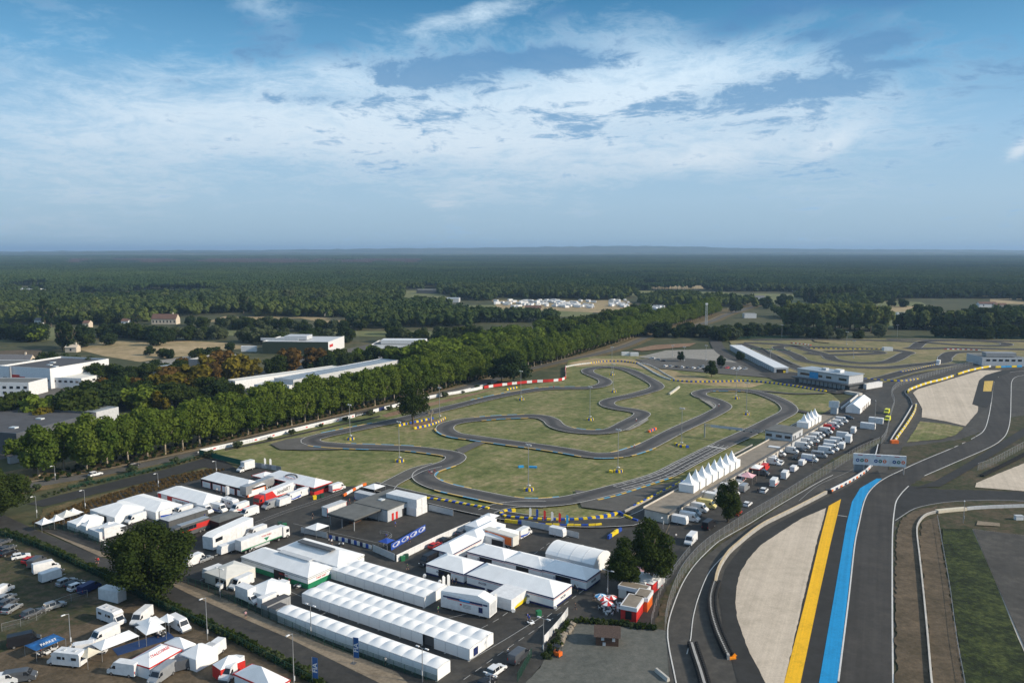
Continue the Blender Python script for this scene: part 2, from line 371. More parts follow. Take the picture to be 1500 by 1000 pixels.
# far fields
z = 0.06
for nm, mt, pts in [
    ('field', g_dry, [(112, 511), (150, 501), (230, 497), (332, 502), (420, 506), (335, 512), (300, 520), (250, 523), (205, 530), (150, 521)]),
    ('field', g_field, [(0, 478), (120, 480), (120, 494), (60, 500), (0, 500)]),
    ('field', g_field, [(160, 481), (350, 481), (360, 492), (250, 491), (170, 489)]),
    ('field', g_dry, [(330, 463), (520, 465), (515, 478), (505, 479), (440, 466), (300, 472)]),
    ('field', g_field, [(480, 485), (800, 486), (795, 500), (700, 497), (500, 492)]),
    ('field', g_field, [(560, 425), (640, 427), (660, 438), (640, 443), (575, 433)]),
    ('field', g_field, [(650, 448), (760, 446), (880, 450), (860, 465), (700, 460)]),
    ('camp_ground', g_dry, [(720, 440), (920, 440), (932, 450), (880, 458), (730, 452)]),
    ('field', g_field, [(900, 425), (1060, 428), (1095, 432), (1060, 440), (920, 434)]),
    ('field', g_dry, [(920, 418), (1110, 419), (1110, 424), (925, 423)]),
    ('field', g_field, [(1100, 430), (1190, 432), (1185, 446), (1100, 446)]),
    ('field', g_field, [(1265, 440), (1350, 443), (1380, 460), (1400, 475), (1340, 482), (1250, 480)]),
    ('field', g_dry, [(1270, 448), (1350, 449), (1350, 457), (1275, 457)]),
    ('field', g_dry, [(1450, 438), (1500, 438), (1500, 446), (1450, 446)]),
    ('field', g_field, [(1300, 405), (1430, 430), (1440, 436), (1290, 434)]),
    ('clearing', g_dry, [(255, 426), (330, 427), (335, 432), (250, 431)]), ('clearing', g_field, [(425, 404), (510, 405), (505, 409), (430, 408)]), ('clearing', g_dry, [(90, 436), (170, 438), (165, 443), (85, 441)]), ('clearing', g_dry, [(700, 396), (790, 396), (780, 398.5), (705, 398)]), ('clearing', g_field, [(1180, 402), (1290, 403), (1280, 406), (1190, 405)]), ('clearing', g_dry, [(340, 396), (420, 396), (410, 398.5), (350, 398)]), ('clearing', g_field, [(1000, 396), (1090, 397), (1080, 399), (1010, 399)]),
    ('farmyard', g_dirt, [(0, 515), (60, 512), (70, 540), (30, 560), (0, 560)]),
    ('clearing', g_red, [(70, 384), (560, 381), (640, 383), (480, 388), (140, 388)]),
    ]:
    sheet(nm, pts, z, mt); z += 0.03
z = 0.05
ZL[0] = 0.05
def sh(nm, mt, pts, d=0.012): return sheet(nm, pts, zl(d), mt)
# industrial zone ground
sh('industrial_yard', g_tar2, [(-60, 540), (110, 560), (130, 600), (200, 585), (330, 560), (420, 530), (560, 500), (700, 512), (640, 540), (560, 545), (440, 575), (330, 590), (180, 630), (60, 660), (-80, 690)])
sh('pale_yard', g_pale, [(210, 531), (285, 520), (345, 524), (330, 538), (240, 545)])
# verge along the avenue
AVE = smooth_line(GP((-60, 737), (36, 713), (80, 705), (140, 695), (200, 683), (260, 670), (300, 661), (380, 640), (460, 621), (540, 602), (620, 583), (700, 563), (773, 541), (840, 526), (880, 517), (920, 505), (947, 494), (987, 483), (1040, 471), (1064, 461), (1098, 451), (1125, 440)), 6)
ribbon('verge', AVE, -9, 26, zl(), g_weed)
ribbon('avenue_road', AVE, -3.4, 3.4, zl(), g_tar2)
ribbon('pavement', AVE, 4.4, 6.0, zl(), g_sand)
sh('side_track', g_black, [(40, 738), (64, 731), (180, 702), (240, 688), (300, 671), (325, 672), (352, 690), (330, 692), (300, 684), (240, 700), (180, 714), (64, 742)])
sh('scrub_strip', g_weed, [(48, 775), (64, 745), (180, 716), (240, 702), (296, 687), (318, 694), (300, 704), (225, 706), (135, 738), (70, 760)])
# access road and car field at the lower left
sh('car_field', g_park, [(-200, 745), (0, 778), (140, 838), (280, 908), (420, 978), (470, 1005), (520, 1080), (-400, 1080)])
sh('camp_ground', g_dirt, [(-50, 970), (90, 930), (200, 880), (330, 930), (420, 980), (470, 1010), (500, 1080), (-100, 1080)])
sh('access_road', g_tar, [(-60, 735), (0, 752), (48, 774), (148, 816), (174, 824), (258, 861), (280, 872), (360, 908), (420, 934), (480, 964), (550, 998), (700, 1075), (600, 1075), (468, 992), (420, 970), (360, 940), (280, 901), (230, 876), (144, 834), (80, 808), (0, 775), (-60, 755)])
sh('sandy_strip', g_sand, [(60, 776), (100, 782), (172, 814), (148, 816)])
sh('sandy_strip', g_sand, [(174, 818), (280, 855), (328, 876), (380, 900), (424, 918), (480, 944), (520, 960), (580, 984), (650, 1015), (650, 1050), (550, 998), (480, 964), (420, 934), (360, 908), (280, 872), (258, 861)])
# infield of the kart circuit
sh('infield_grass', g_grass, [(292, 666), (380, 646), (460, 626), (580, 597), (710, 570), (826, 558), (832, 528), (870, 522), (960, 520), (1060, 530), (1110, 545), (1180, 555), (1215, 575), (1235, 592), (1190, 612), (1110, 658), (1000, 715), (960, 742), (935, 775), (850, 790), (760, 785), (640, 748), (560, 716), (480, 712), (400, 690)])
sh('dry_bank_grass', g_dry, [(832, 532), (870, 525), (940, 527), (1000, 548), (1040, 556), (1120, 562), (1100, 568), (1000, 562), (960, 545), (900, 533), (845, 538)])
sh('bare_earth', g_red, [(560, 608), (620, 592), (700, 575), (740, 566), (690, 580), (620, 598), (566, 612)])
sh('bare_earth', g_red, [(600, 622), (655, 612), (650, 618), (610, 630)])
# paddock tarmac
sh('paddock_tarmac', g_tar, [(60, 776), (50, 764), (135, 738), (225, 704), (300, 692), (352, 688), (370, 684), (415, 692), (480, 714), (540, 712), (556, 716), (612, 736), (700, 756), (800, 764), (925, 765), (946, 748), (1116, 656), (1196, 612), (1232, 590), (1262, 572), (1300, 580), (1310, 600), (1296, 640), (1220, 672), (1130, 742), (1050, 790), (1000, 830), (972, 870), (958, 921), (836, 911), (806, 960), (768, 1004), (760, 1060), (640, 1040), (580, 984), (424, 918), (328, 876), (174, 818)])
sh('gravel_lot', g_lot, [(836, 911), (958, 921), (978, 924), (985, 1010), (990, 1080), (700, 1080), (768, 1004), (806, 960)])
sh('lawn', g_park, [(958, 921), (972, 870), (1000, 830), (1050, 790), (1130, 742), (1220, 672), (1230, 680), (1140, 745), (1060, 795), (1020, 826), (996, 862), (980, 900), (976, 925)])
# right: ring road, run-off and race track
sh('service_tarmac', g_tar3, [(1262, 572), (1300, 560), (1340, 548), (1420, 535), (1500, 528), (1560, 526), (1560, 1080), (985, 1080), (976, 925), (984, 880), (1000, 856), (1020, 826), (1060, 795), (1140, 745), (1230, 680), (1290, 650), (1304, 610)])
sh('lawn', g_park, [(1313, 1080), (1308, 900), (1309, 800), (1312, 768), (1320, 758), (1340, 746), (1370, 739), (1400, 736), (1460, 734), (1560, 738), (1560, 1080)])
sh('lawn', g_park, [(1331, 713), (1355, 698), (1400, 678), (1450, 656), (1468, 644), (1480, 612), (1560, 600), (1560, 722), (1430, 719), (1380, 718)])
sh('side_road', g_black, [(1300, 790), (1310, 768), (1325, 755), (1345, 745), (1370, 739), (1400, 735.5), (1460, 733.5), (1560, 738), (1560, 723), (1500, 722), (1430, 719), (1380, 718), (1331, 712), (1310, 740)])
sh('run_off', g_black, [(1286, 690), (1292, 703), (1258, 770), (1228, 1080), (1100, 1080), (1076, 985), (1060, 925), (1052, 870), (1062, 835), (1090, 797), (1140, 767), (1200, 735), (1245, 712), (1270, 695)])
RW = [(1210, 745), (1175, 760), (1142, 781), (1114, 800), (1096, 820), (1084, 840), (1079, 860), (1077, 884), (1080, 908), (1088, 932), (1098, 958), (1108, 976), (1120, 1000), (1150, 1080), (1128, 1085)]
sh('gravel_trap', g_gravel, [(1210, 745), (1175, 760), (1142, 781), (1114, 800), (1096, 820), (1084, 840), (1079, 860), (1077, 884), (1080, 908), (1088, 932), (1098, 958), (1108, 976), (1120, 1000), (1142, 1050), (1149, 1000), (1180, 864), (1195, 800), (1206, 762)])
sh('race_track', g_bug, [(1228, 1000), (1243, 880), (1252, 800), (1258, 770), (1266, 736), (1276, 718), (1294, 703), (1320, 690), (1350, 676), (1400, 655), (1430, 640), (1442, 630), (1448, 612), (1452, 590), (1456, 560), (1462, 553), (1480, 546), (1500, 544), (1560, 543), (1560, 549), (1500, 550), (1488, 553), (1482, 560), (1481, 580), (1480, 612), (1476, 632), (1468, 644), (1450, 656), (1400, 678), (1354, 698), (1331, 713), (1322, 722), (1313, 735), (1310, 750), (1308, 770), (1307, 800), (1307, 900), (1308, 1000), (1309, 1080), (1218, 1080)])
sh('yellow_band', p_yel, [(1232, 732), (1214, 742), (1200, 796), (1180, 880), (1149, 1000), (1132, 1080), (1160, 1080), (1173, 1000), (1200, 872), (1216, 800), (1227, 754)])
sh('blue_band', p_blu, [(1292, 702), (1284, 702), (1260, 716), (1248, 736), (1240, 768), (1226, 850), (1200, 1000), (1188, 1080), (1215, 1080), (1226.5, 1000), (1241, 880), (1250, 800), (1256, 770), (1264, 736), (1274, 718)])
ZP = zl()
def line(pts, w=0.28, m=None, nm='painted_line', off=0.0):
    L = smooth_line(GP(*pts), 3); return ribbon(nm, L, off - w / 2, off + w / 2, ZP, m or p_white)
line([(1228, 1000), (1243, 880), (1252, 800), (1258, 770), (1266, 736), (1276, 718), (1294, 703), (1320, 690), (1350, 676), (1400, 655), (1430, 640), (1442, 630), (1448, 612), (1452, 590), (1456, 560), (1462, 553), (1480, 546), (1500, 544)], .32)
line([(1309, 1050), (1308, 1000), (1307, 900), (1307, 800), (1308, 770), (1310, 750), (1313, 735), (1322, 722), (1331, 713)], .32)
line([(1354, 698), (1400, 678), (1450, 656), (1468, 644), (1476, 632), (1480, 612), (1481, 580), (1482, 560), (1488, 553), (1500, 550)], .3)
line([(1000, 1060), (990, 1000), (980, 950), (978, 924), (984, 896), (1000, 856), (1020, 826), (1046, 800), (1060, 790), (1100, 767), (1140, 742), (1200, 707), (1220, 697)], .25)
line([(1006, 960), (1012, 936), (1015, 908), (1024, 874), (1040, 838), (1066, 810), (1085, 793)], .2)
line([(1170, 735), (1200, 711), (1250, 688), (1283, 662)], .16, p_dash)
line([(1227, 756), (1241, 758)], .3)
line([(1311, 764), (1320, 758), (1340, 746), (1370, 739), (1400, 735.5), (1460, 733.5), (1520, 736)], .3, p_dash)
sh('gravel_trap', g_gravel, [(1337, 576), (1344, 571), (1370, 563), (1400, 554), (1436, 543), (1468, 543), (1444, 550), (1434, 558), (1424, 593), (1433, 596), (1432, 604), (1414, 625), (1386, 618), (1350, 612), (1351, 600), (1343, 585)])
sh('run_off', g_black, [(1434, 558), (1444, 550), (1468, 543), (1500, 541), (1480, 546), (1462, 553), (1456, 560), (1452, 590), (1446, 598), (1433, 596), (1424, 593)])
sh('yellow_patch', p_ky, [(1442, 559), (1455, 558.5), (1452, 574), (1440, 574)])
sh('green_verge', g_grass, [(1348, 618), (1385, 622), (1412, 627), (1400, 638), (1380, 644), (1328, 649)])
sh('green_verge', g_park, [(1322, 656), (1400, 646), (1420, 640), (1436, 634), (1418, 648), (1370, 666), (1330, 682), (1300, 690), (1318, 668)])
sh('gravel_trap', g_gravel, [(1428, 715), (1430, 709), (1460, 696), (1500, 680), (1560, 660), (1560, 724), (1500, 721)])
sh('dirt_track', g_black, [(1340, 716), (1378, 714), (1420, 690), (1500, 640), (1560, 600), (1560, 585), (1500, 628), (1410, 684), (1370, 706)])
sh('dirt_strip', g_dirt, [(1313, 1080), (1311, 900), (1312, 800), (1318, 765), (1335, 752), (1372, 742), (1372, 752), (1356, 756), (1346, 764), (1343, 778), (1345, 806), (1350, 850), (1364, 1000), (1368, 1080)])
sh('dirt_lane', g_dirt, [(1347, 806), (1348, 780), (1352, 766), (1373, 758), (1379, 800), (1388, 850), (1412, 1000), (1422, 1080), (1370, 1080), (1365, 1000), (1352, 850)])
sh('rough_grass', ground_mat('rough_grass', [(0.36, (0.008, 0.012, 0.005)), (0.48, (0.020, 0.030, 0.008)), (0.60, (0.060, 0.075, 0.020))], 0.10, 1.1, 0.8, speck=0.55), [(1381, 776), (1424, 777), (1456, 850), (1500, 960), (1560, 1080), (1424, 1080), (1413, 1000), (1390, 850), (1381, 800)])  # grass colour lowered to near black, painting in the shade over the ditch
sh('dark_tarmac', g_tar3, [(1425, 777), (1500, 786), (1560, 792), (1560, 1080), (1548, 1060), (1500, 949), (1456, 850)])
sh('patch_of_earth', g_sand, [(1430, 771), (1432, 765), (1464, 768), (1465, 773)])
# second karting circuit beyond
sh('far_infield', ground_mat('olive_dry_grass', [(0.36, (0.120, 0.130, 0.050)), (0.5, (0.190, 0.170, 0.078)), (0.64, (0.31, 0.24, 0.13))], 0.02, 0.4, 0.2), [(1068, 500), (1160, 497), (1300, 496), (1500, 498), (1560, 500), (1560, 530), (1500, 528), (1420, 535), (1340, 548), (1300, 560), (1262, 572), (1150, 545), (1075, 512)])
sh('pale_lot', g_pale, [(935, 524), (975, 514), (1050, 512), (1075, 525), (1100, 540), (1060, 535), (1000, 531)])
sh('car_park', g_tar2, [(930, 527), (1000, 525), (1100, 534), (1170, 548), (1150, 556), (1050, 548), (960, 540)])
sh('brown_field', g_red, [(925, 513), (960, 506), (1020, 503), (1010, 508), (940, 515)])
LOOPR = smooth_line(GP((1046, 480), (1048, 500), (1060, 518), (1090, 532), (1130, 548), (1180, 560), (1230, 568), (1262, 575)), 5)
ribbon('service_road', LOOPR, -5, 5, zl(), g_tar3)
sh('deck_tarmac', g_tar, [(1110, 548), (1160, 546), (1270, 556), (1262, 575), (1225, 578), (1140, 560)])

# ---------------------------------------------------------------- kart circuit
KT = [(840, 733.6), (900, 719), (966, 700), (1010, 678), (1057, 654), (1100, 634), (1140, 613.5), (1154, 605.5), (1156, 599), (1146, 590), (1122, 579.5), (1100, 574.5), (1080, 572.6), (1056, 572.4), (1037, 573), (1024, 577), (1028, 582), (1046, 587.4), (1058, 593.5), (1059, 599), (1042, 609), (1018, 620), (990, 633), (952, 653), (932, 661), (905, 668), (870, 669), (840, 664), (800, 657.6), (740, 649.6), (690, 642.5), (665, 638.5), (652, 631), (656, 623.5), (674, 618.6), (700, 615.5), (730, 613), (760, 611.7), (780, 611.2), (797, 613), (808, 618), (815, 625), (828, 630), (845, 633), (865, 634.5), (885, 634), (902, 630.5), (920, 621), (937, 612), (940, 606.5), (926, 602.5), (906, 599.5), (892, 595.5), (889, 591), (898, 586.5), (924, 581), (945, 575.5), (960, 570.5), (962, 565), (950, 557), (934, 549), (922, 543.6), (904, 539.4), (880, 539), (863, 542), (862, 547), (874, 552.5), (886, 558.5), (884, 564.5), (865, 569), (835, 569.6), (800, 570.5), (760, 576), (720, 584), (640, 603), (580, 617.8), (500, 634), (468, 641), (455, 646), (462, 651.5), (500, 655), (545, 656.7), (600, 659), (640, 663.6), (660, 667), (668, 672), (660, 679.5), (640, 686.5), (626, 692), (620, 699), (628, 707.5), (650, 716), (690, 725), (746, 736), (776, 738.8), (806, 738)]
KL = smooth_line(GP(*KT), 2.5, True)
HW = 4.1
# old loop surface and links
sh('escape_area', g_tar2, [(396, 652), (420, 645), (445, 642), (470, 650), (500, 660), (450, 661), (410, 660)])
sh('link_track', g_tar2, [(668, 660), (698, 648), (712, 650), (690, 660), (675, 668)])
sh('link_track', g_tar2, [(842, 720), (852, 745), (905, 752), (933, 756), (966, 745), (1000, 720), (1000, 705), (900, 725)])
LK1 = smooth_line(GP((562, 722), (570, 712), (590, 701), (612, 690), (640, 683)), 3); ribbon('link_track', LK1, -3.2, 3.2, zl(), g_tar2)
LK2 = smooth_line(GP((540, 712), (580, 722), (640, 736), (700, 750), (760, 761), (830, 768), (900, 768), (935, 762), (990, 735), (1060, 696), (1110, 668)), 4); ribbon('pit_lane', LK2, -3.6, 3.6, zl(), g_tar)
LK3 = smooth_line(GP((712, 752), (730, 745), (760, 741), (800, 741)), 3); ribbon('link_track', LK3, -3.0, 3.0, zl(), g_tar3)
LK4 = smooth_line(GP((1150, 597), (1170, 603), (1190, 607)), 3); ribbon('link_track', LK4, -2.2, 2.2, zl(), g_tar3)
LK5 = smooth_line(GP((1095, 572), (1130, 575), (1165, 578), (1210, 577)), 3); ribbon('link_track', LK5, -1.6, 1.6, zl(), g_tar2)
sh('apron', g_pale, [(916, 632), (932, 624), (948, 613), (950, 617), (936, 626), (922, 632)])
sh('apron', g_pale, [(1024, 585), (1040, 590), (1049, 597), (1046, 600), (1038, 594)])
def kart_surface():
    m = bpy.data.materials.new('kart_asphalt'); m.use_nodes = True; k = NT(m.node_tree); b = k.n['Principled BSDF']
    geo = k.add('ShaderNodeNewGeometry').outputs['Position']
    u = k.add('ShaderNodeUVMap').outputs[0]; s = k.add('ShaderNodeSeparateXYZ', i_0=u)
    d = k.m('ABSOLUTE', k.m('SUBTRACT', s.outputs[0], k.m('ADD', 0.5, k.m('MULTIPLY', k.m('SINE', k.m('MULTIPLY', s.outputs[1], 9.0)), 0.16))))
    rub = k.mr(d, 0.30, 0.08, 0, 1, True)
    n = k.noise(geo, 0.25, 5); n2 = k.noise(geo, 2.0, 4)
    c = k.mix(k.mr(n, .35, .65), (0.085, 0.080, 0.076), (0.115, 0.108, 0.100))
    c = k.mix(k.m('MULTIPLY', rub, k.mr(n2, .2, .8, .45, .9)), c, (0.040, 0.039, 0.040))
    k.l.new(c, b.inputs['Base Color']); b.inputs['Roughness'].default_value = 0.8; b.inputs['Specular IOR Level'].default_value = 0.3
    return m
def track(name, L, w0, w1, m, closed=True):
    o = ribbon(name, L, w0, w1, zl(), m, closed); me = o.data; uv = me.uv_layers.new(name='UVMap'); n = len(L)
    acc = [0.0]
    for a, b in zip(L, L[1:] + L[:1]): acc.append(acc[-1] + (b - a).length)
    co = np.zeros(len(me.loops) * 2, dtype=np.float32)
    for p in me.polygons:
        for li, vi, q in zip(p.loop_indices, p.vertices, range(4)):
            i = vi // 2
            if vi // 2 == 0 and p.index == n - 1: i = n
            co[2 * li] = vi % 2; co[2 * li + 1] = acc[i] / 100
    uv.data.foreach_set('uv', co); return o
km = kart_surface()
track('kart_track', KL, -HW, HW, km)
ZP = zl()
ribbon('painted_line', KL, HW - .24, HW, ZP, p_white, True); ribbon('painted_line', KL, -HW, -HW + .24, ZP, p_white, True)
for L_, a_ in ((LK1, 3.2), (LK2, 3.6), (LK3, 3.0)):
    ribbon('painted_line', L_, a_ - .22, a_, ZP, p_white); ribbon('painted_line', L_, -a_, -a_ + .22, ZP, p_white)
# kerbs: blocks of alternating paint, 4 cm proud
def kerb(L, i0, i1, side, seg=2.0, w=0.6, closed=True):
    n = len(L); idx = [(i0 + j) % n for j in range((i1 - i0) % n + 1)]; S = [L[i] for i in idx]; N = normals(S); b = MB()
    ptsq = []
    acc = 0.0; cur = 0
    for j in range(len(S) - 1):
        a, c = S[j], S[j + 1]; na, nc = N[j], N[j + 1]; o0 = side * (HW + .02); o1 = side * (HW + .02 + w)
        q = [a + na * o0, c + nc * o0, c + nc * o1, a + na * o1]
        if side < 0: q = q[::-1]
        mi = int(acc // seg) % 2; acc += (c - a).length
        h = ZP + 0.04; i = len(b.v)
        b.v += [(p.x, p.y, h) for p in q] + [(p.x, p.y, ZP - .05) for p in q]
        for f in ((0, 1, 2, 3), (0, 4, 5, 1), (2, 6, 7, 3), (1, 5, 6, 2), (3, 7, 4, 0)): b.f.append(tuple(i + t for t in f)); b.mi.append(mi)
    return tag(b.build('kerb', [p_ky, p_kb]), kind='structure')
def near_idx(x, y):
    p = G(x, y); return min(range(len(KL)), key=lambda i: (KL[i] - p).length)
for a, c, s_ in [((500, 655), (610, 660), 1), ((455, 652), (545, 657), -1), ((600, 660), (655, 667), -1), ((655, 681), (620, 700), 1), ((625, 706), (680, 723), 1), ((650, 716), (745, 736), -1), ((746, 736), (830, 735), 1),
                 ((560, 622), (480, 638), -1), ((700, 615), (775, 611), 1), ((700, 615), (775, 611), -1), ((828, 631), (885, 634), 1), ((860, 669), (700, 644), 1), ((950, 654), (905, 668), -1), ((905, 668), (870, 669), 1), ((945, 656), (915, 666), 1),
                 ((1090, 573.5), (1035, 573), 1), ((800, 570), (850, 569.5), -1), ((800, 571), (700, 589), -1), ((640, 629), (690, 643), 1)]:
    i0, i1 = near_idx(*a), near_idx(*c)
    if (i1 - i0) % len(KL) > len(KL) // 2: i0, i1 = i1, i0
    kerb(KL, i0, i1, s_)
LKK = smooth_line(GP((880, 734), (905, 728), (945, 715), (987, 701)), 2.5)
b = MB()
for j, (p, h) in enumerate(along(LKK, 2.6)): b.box((p.x, p.y, ZP), (2.5, 0.8, 0.05), h, j % 2)
tag(b.build('kerb', [p_ky, p_kb]), kind='structure')
# start grid: long lanes of white rungs
i0, i1 = near_idx(905, 717), near_idx(1058, 653)
SG = [KL[i] for i in range(min(i0, i1), max(i0, i1) + 1)]
for o_ in (-2.9, -1.0, 1.0, 2.9): ribbon('painted_line', SG, o_ - .1, o_ + .1, ZP + .006, p_white)
b = MB()
for p, h in along(SG, 4.6):
    nx, ny = -math.sin(h), math.cos(h)
    for o_ in (-1.95, 1.95): b.box((p.x + nx * o_, p.y + ny * o_, ZP + .001), (.22, 1.9, .012), h)
tag(b.build('starting_grid', p_white), kind='structure')
b = MB(); p, h = along(SG[-3:], 2)[0]; b.box((p.x, p.y, ZP + .002), (1.0, 8.0, .016), h); tag(b.build('finish_line', p_white), kind='structure')

# far circuit
FT = [[(1085, 504), (1110, 512), (1150, 532), (1180, 545), (1200, 552)], [(1090, 503), (1120, 504), (1160, 507), (1180, 513), (1200, 518), (1212, 522), (1222, 528), (1260, 533), (1295, 532), (1310, 528), (1325, 520), (1330, 517), (1300, 513), (1250, 511), (1190, 509), (1150, 508), (1140, 511), (1165, 522), (1180, 530), (1230, 537), (1290, 540), (1340, 536), (1380, 531), (1385, 524), (1400, 517), (1450, 517), (1465, 524), (1455, 530), (1420, 534), (1350, 541), (1290, 556), (1262, 560)],
      [(1100, 499), (1200, 498), (1300, 500), (1360, 503), (1420, 507), (1470, 507), (1468, 503), (1420, 500), (1370, 500), (1350, 503), (1340, 510), (1330, 512)], [(1180, 518), (1210, 521), (1260, 520), (1290, 518), (1270, 515), (1210, 516)], [(1300, 498), (1400, 499), (1500, 501), (1540, 503)], [(1340, 512), (1400, 511), (1500, 513), (1540, 514)]]
for i, f in enumerate(FT):
    L_ = smooth_line(GP(*f), 4); zt = zl(); ribbon('far_kart_track', L_, -5, 5, zt, g_bug); 
    for s_ in (-5, 4.5): ribbon('painted_line', L_, s_, s_ + .5, zt + .01, p_dash)

for pts, w_, dash in [([(688, 972), (740, 941), (796, 906)], .16, 0), ([(684, 997), (750, 950), (820, 903)], .14, 1), ([(710, 922), (730, 911), (750, 896)], .14, 1), ([(785, 813), (803, 800)], .14, 1), ([(470, 905), (500, 890)], .12, 0), ([(420, 868), (447, 880)], .12, 0), ([(655, 910), (684, 903)], .12, 0), ([(805, 905), (850, 872), (880, 848)], .14, 1), ([(430, 770), (560, 800)], .12, 0)]:
    if not dash: line(pts, w_, p_dash)
    else:
        b = MB(); L_ = smooth_line(GP(*pts), 2)
        for p, a in along(L_, 3.6): b.box((p.x, p.y, ZP + .013), (2.0, w_, .012), a)
        tag(b.build('painted_line', p_dash), kind='structure')
# ---------------------------------------------------------------- vegetation
def leaf_mat(name, dark, light, autumn=None, trans=0.25, zone=0):
    m = bpy.data.materials.new(name); m.use_nodes = True; k = NT(m.node_tree); k.n.clear()
    a = k.add('ShaderNodeAttribute', attribute_name='tint'); oi = k.add('ShaderNodeObjectInfo').outputs['Random']
    f = k.m('ADD', k.m('MULTIPLY', a.outputs['Fac'], 0.55), k.m('MULTIPLY', oi, 0.45))
    c = k.mix(f, dark, light)
    if zone: c = k.mix(k.mr(k.noise(k.add('ShaderNodeNewGeometry').outputs['Position'], zone, 4), .38, .62), c, k.mix(1.0, c, (1.3, 1.22, .95), 'MULTIPLY')); c = k.mix(k.mr(k.noise(k.add('ShaderNodeNewGeometry').outputs['Position'], zone * .45, 5, .6), .44, .56), c, k.mix(1.0, c, (.58, .68, .85), 'MULTIPLY'))
    if autumn: c = k.mix(k.mr(oi, 0.3, 0.9), c, autumn)
    d = k.add('ShaderNodeBsdfDiffuse', i_0=c); t = k.add('ShaderNodeBsdfTranslucent', i_0=k.mix(0.5, c, [min(1, x * 1.5) for x in light]))
    s = k.add('ShaderNodeMixShader', i_0=trans, i_1=d.outputs[0], i_2=t.outputs[0])
    k.l.new(s.outputs[0], k.add('ShaderNodeOutputMaterial').inputs[0]); return m
bark = mat('bark', (0.16, 0.13, 0.095), 0.9, var=.3, scale=3); bark_pale = mat('pale_bark', (0.42, 0.36, 0.27), 0.9, var=.3, scale=2)
L_plane = leaf_mat('plane_leaves', (0.048, 0.084, 0.014), (0.135, 0.175, 0.028))
L_oak = leaf_mat('oak_leaves', (0.024, 0.042, 0.010), (0.062, 0.082, 0.020))
L_dark = leaf_mat('dark_leaves', (0.020, 0.038, 0.014), (0.048, 0.070, 0.024))
L_pine = leaf_mat('pine_needles', (0.022, 0.045, 0.020), (0.050, 0.080, 0.030))
L_grey = leaf_mat('willow_leaves', (0.050, 0.070, 0.035), (0.105, 0.125, 0.060))
L_lime = leaf_mat('light_leaves', (0.070, 0.110, 0.015), (0.150, 0.200, 0.030))
L_gold = leaf_mat('golden_leaves', (0.085, 0.080, 0.012), (0.200, 0.160, 0.022))
L_rust = leaf_mat('rusty_leaves', (0.085, 0.055, 0.018), (0.165, 0.100, 0.030))
def crown_mesh(name, m, seed, shape='round', nl=26, nq=1500, qs=0.055, w=1.0, core=0.62, far=0):
    """unit crown, height 1 (z 0..1), half width about 0.5*w; leaf clumps on a cloud of lobes"""
    r = np.random.RandomState(seed); P = []; N = []; T = []
    lob = []
    for i in range(nl):
        for _ in range(60):
            p = r.uniform(-1, 1, 3)
            if shape == 'round' and (p ** 2).sum() < 1: break
            if shape == 'plane':
                hh = (p[2] + 1) / 2; rad = 0.95 * math.sin(PI * min(1, hh * 0.75 + 0.22)) ** 0.6
                if math.hypot(p[0], p[1]) < rad * .85: break
            if shape == 'tall' and (p[0] ** 2 + p[1] ** 2) < (1 - p[2] ** 2) * .9 + .02: break
            if shape == 'cone' and math.hypot(p[0], p[1]) < (1 - p[2]) / 2: break
        c = np.array([p[0] * .5 * w * .80, p[1] * .5 * w * .80, .5 + p[2] * .41])
        lr = r.uniform(.10, .21) * (0.62 if shape == 'tall' else 1) * min(1, .45 + .55 * w)
        if far: lr *= .82; c = np.array([.5, .5, 0]) * 0 + np.array([c[0] * r.uniform(.9, 1.22), c[1] * r.uniform(.9, 1.22), .5 + (c[2] - .5) * r.uniform(.9, 1.12)])
        lob.append((c, lr, r.uniform(0, 1)))
    lob.append((np.array([0, 0, .5]), .25 * w, .3))
    A = np.array([l[1] ** 2 for l in lob]); A /= A.sum()
    ids = r.choice(len(lob), nq, p=A)
    d = r.normal(size=(nq, 3)); d[:, 2] += .25; d /= np.linalg.norm(d, axis=1)[:, None]
    cs = np.array([lob[i][0] for i in ids]); rs = np.array([lob[i][1] for i in ids]); ts = np.array([lob[i][2] for i in ids])
    rad = rs * r.uniform(.72, 1.12, nq); P = cs + d * rad[:, None]
    n = d + r.normal(size=(nq, 3)) * .55; n /= np.linalg.norm(n, axis=1)[:, None]
    a = np.cross(n, r.normal(size=(nq, 3))); a /= np.linalg.norm(a, axis=1)[:, None]; b_ = np.cross(n, a)
    s = qs * r.uniform(.6, 1.3, nq)[:, None]
    V4 = np.stack([P - a * s - b_ * s * .6, P + a * s * .8 - b_ * s, P + a * s + b_ * s * .7, P - a * s * .7 + b_ * s], 1).reshape(-1, 3)
    V4[:, 2] = np.clip(V4[:, 2], -.02, 1.04)
    tint = np.repeat(np.clip(ts * .5 + r.uniform(0, .5, nq), 0, 1), 4)
    faces = np.arange(nq * 4).reshape(-1, 4).tolist(); verts = V4.tolist(); tt = tint.tolist()
    # solid heart of each lobe
    for c, lr, t in lob:
        i = len(verts); seg, rg = 6, 4
        for q in range(rg + 1):
            th = PI * q / rg
            for e in range(seg):
                ph = 2 * PI * e / seg; rr = lr * core * r.uniform(.85, 1.15)
                verts.append([c[0] + rr * math.sin(th) * math.cos(ph), c[1] + rr * math.sin(th) * math.sin(ph), c[2] + rr * math.cos(th)]); tt.append(t * .35)
        for q in range(rg):
            for e in range(seg): faces.append((i + q * seg + e, i + (q + 1) * seg + e, i + (q + 1) * seg + (e + 1) % seg, i + q * seg + (e + 1) % seg))
    me = bpy.data.meshes.new(name); me.from_pydata(verts, [], faces); me.materials.append(m)
    at = me.attributes.new('tint', 'FLOAT', 'POINT'); at.data.foreach_set('value', np.array(tt, dtype=np.float32)); me.update(); return me
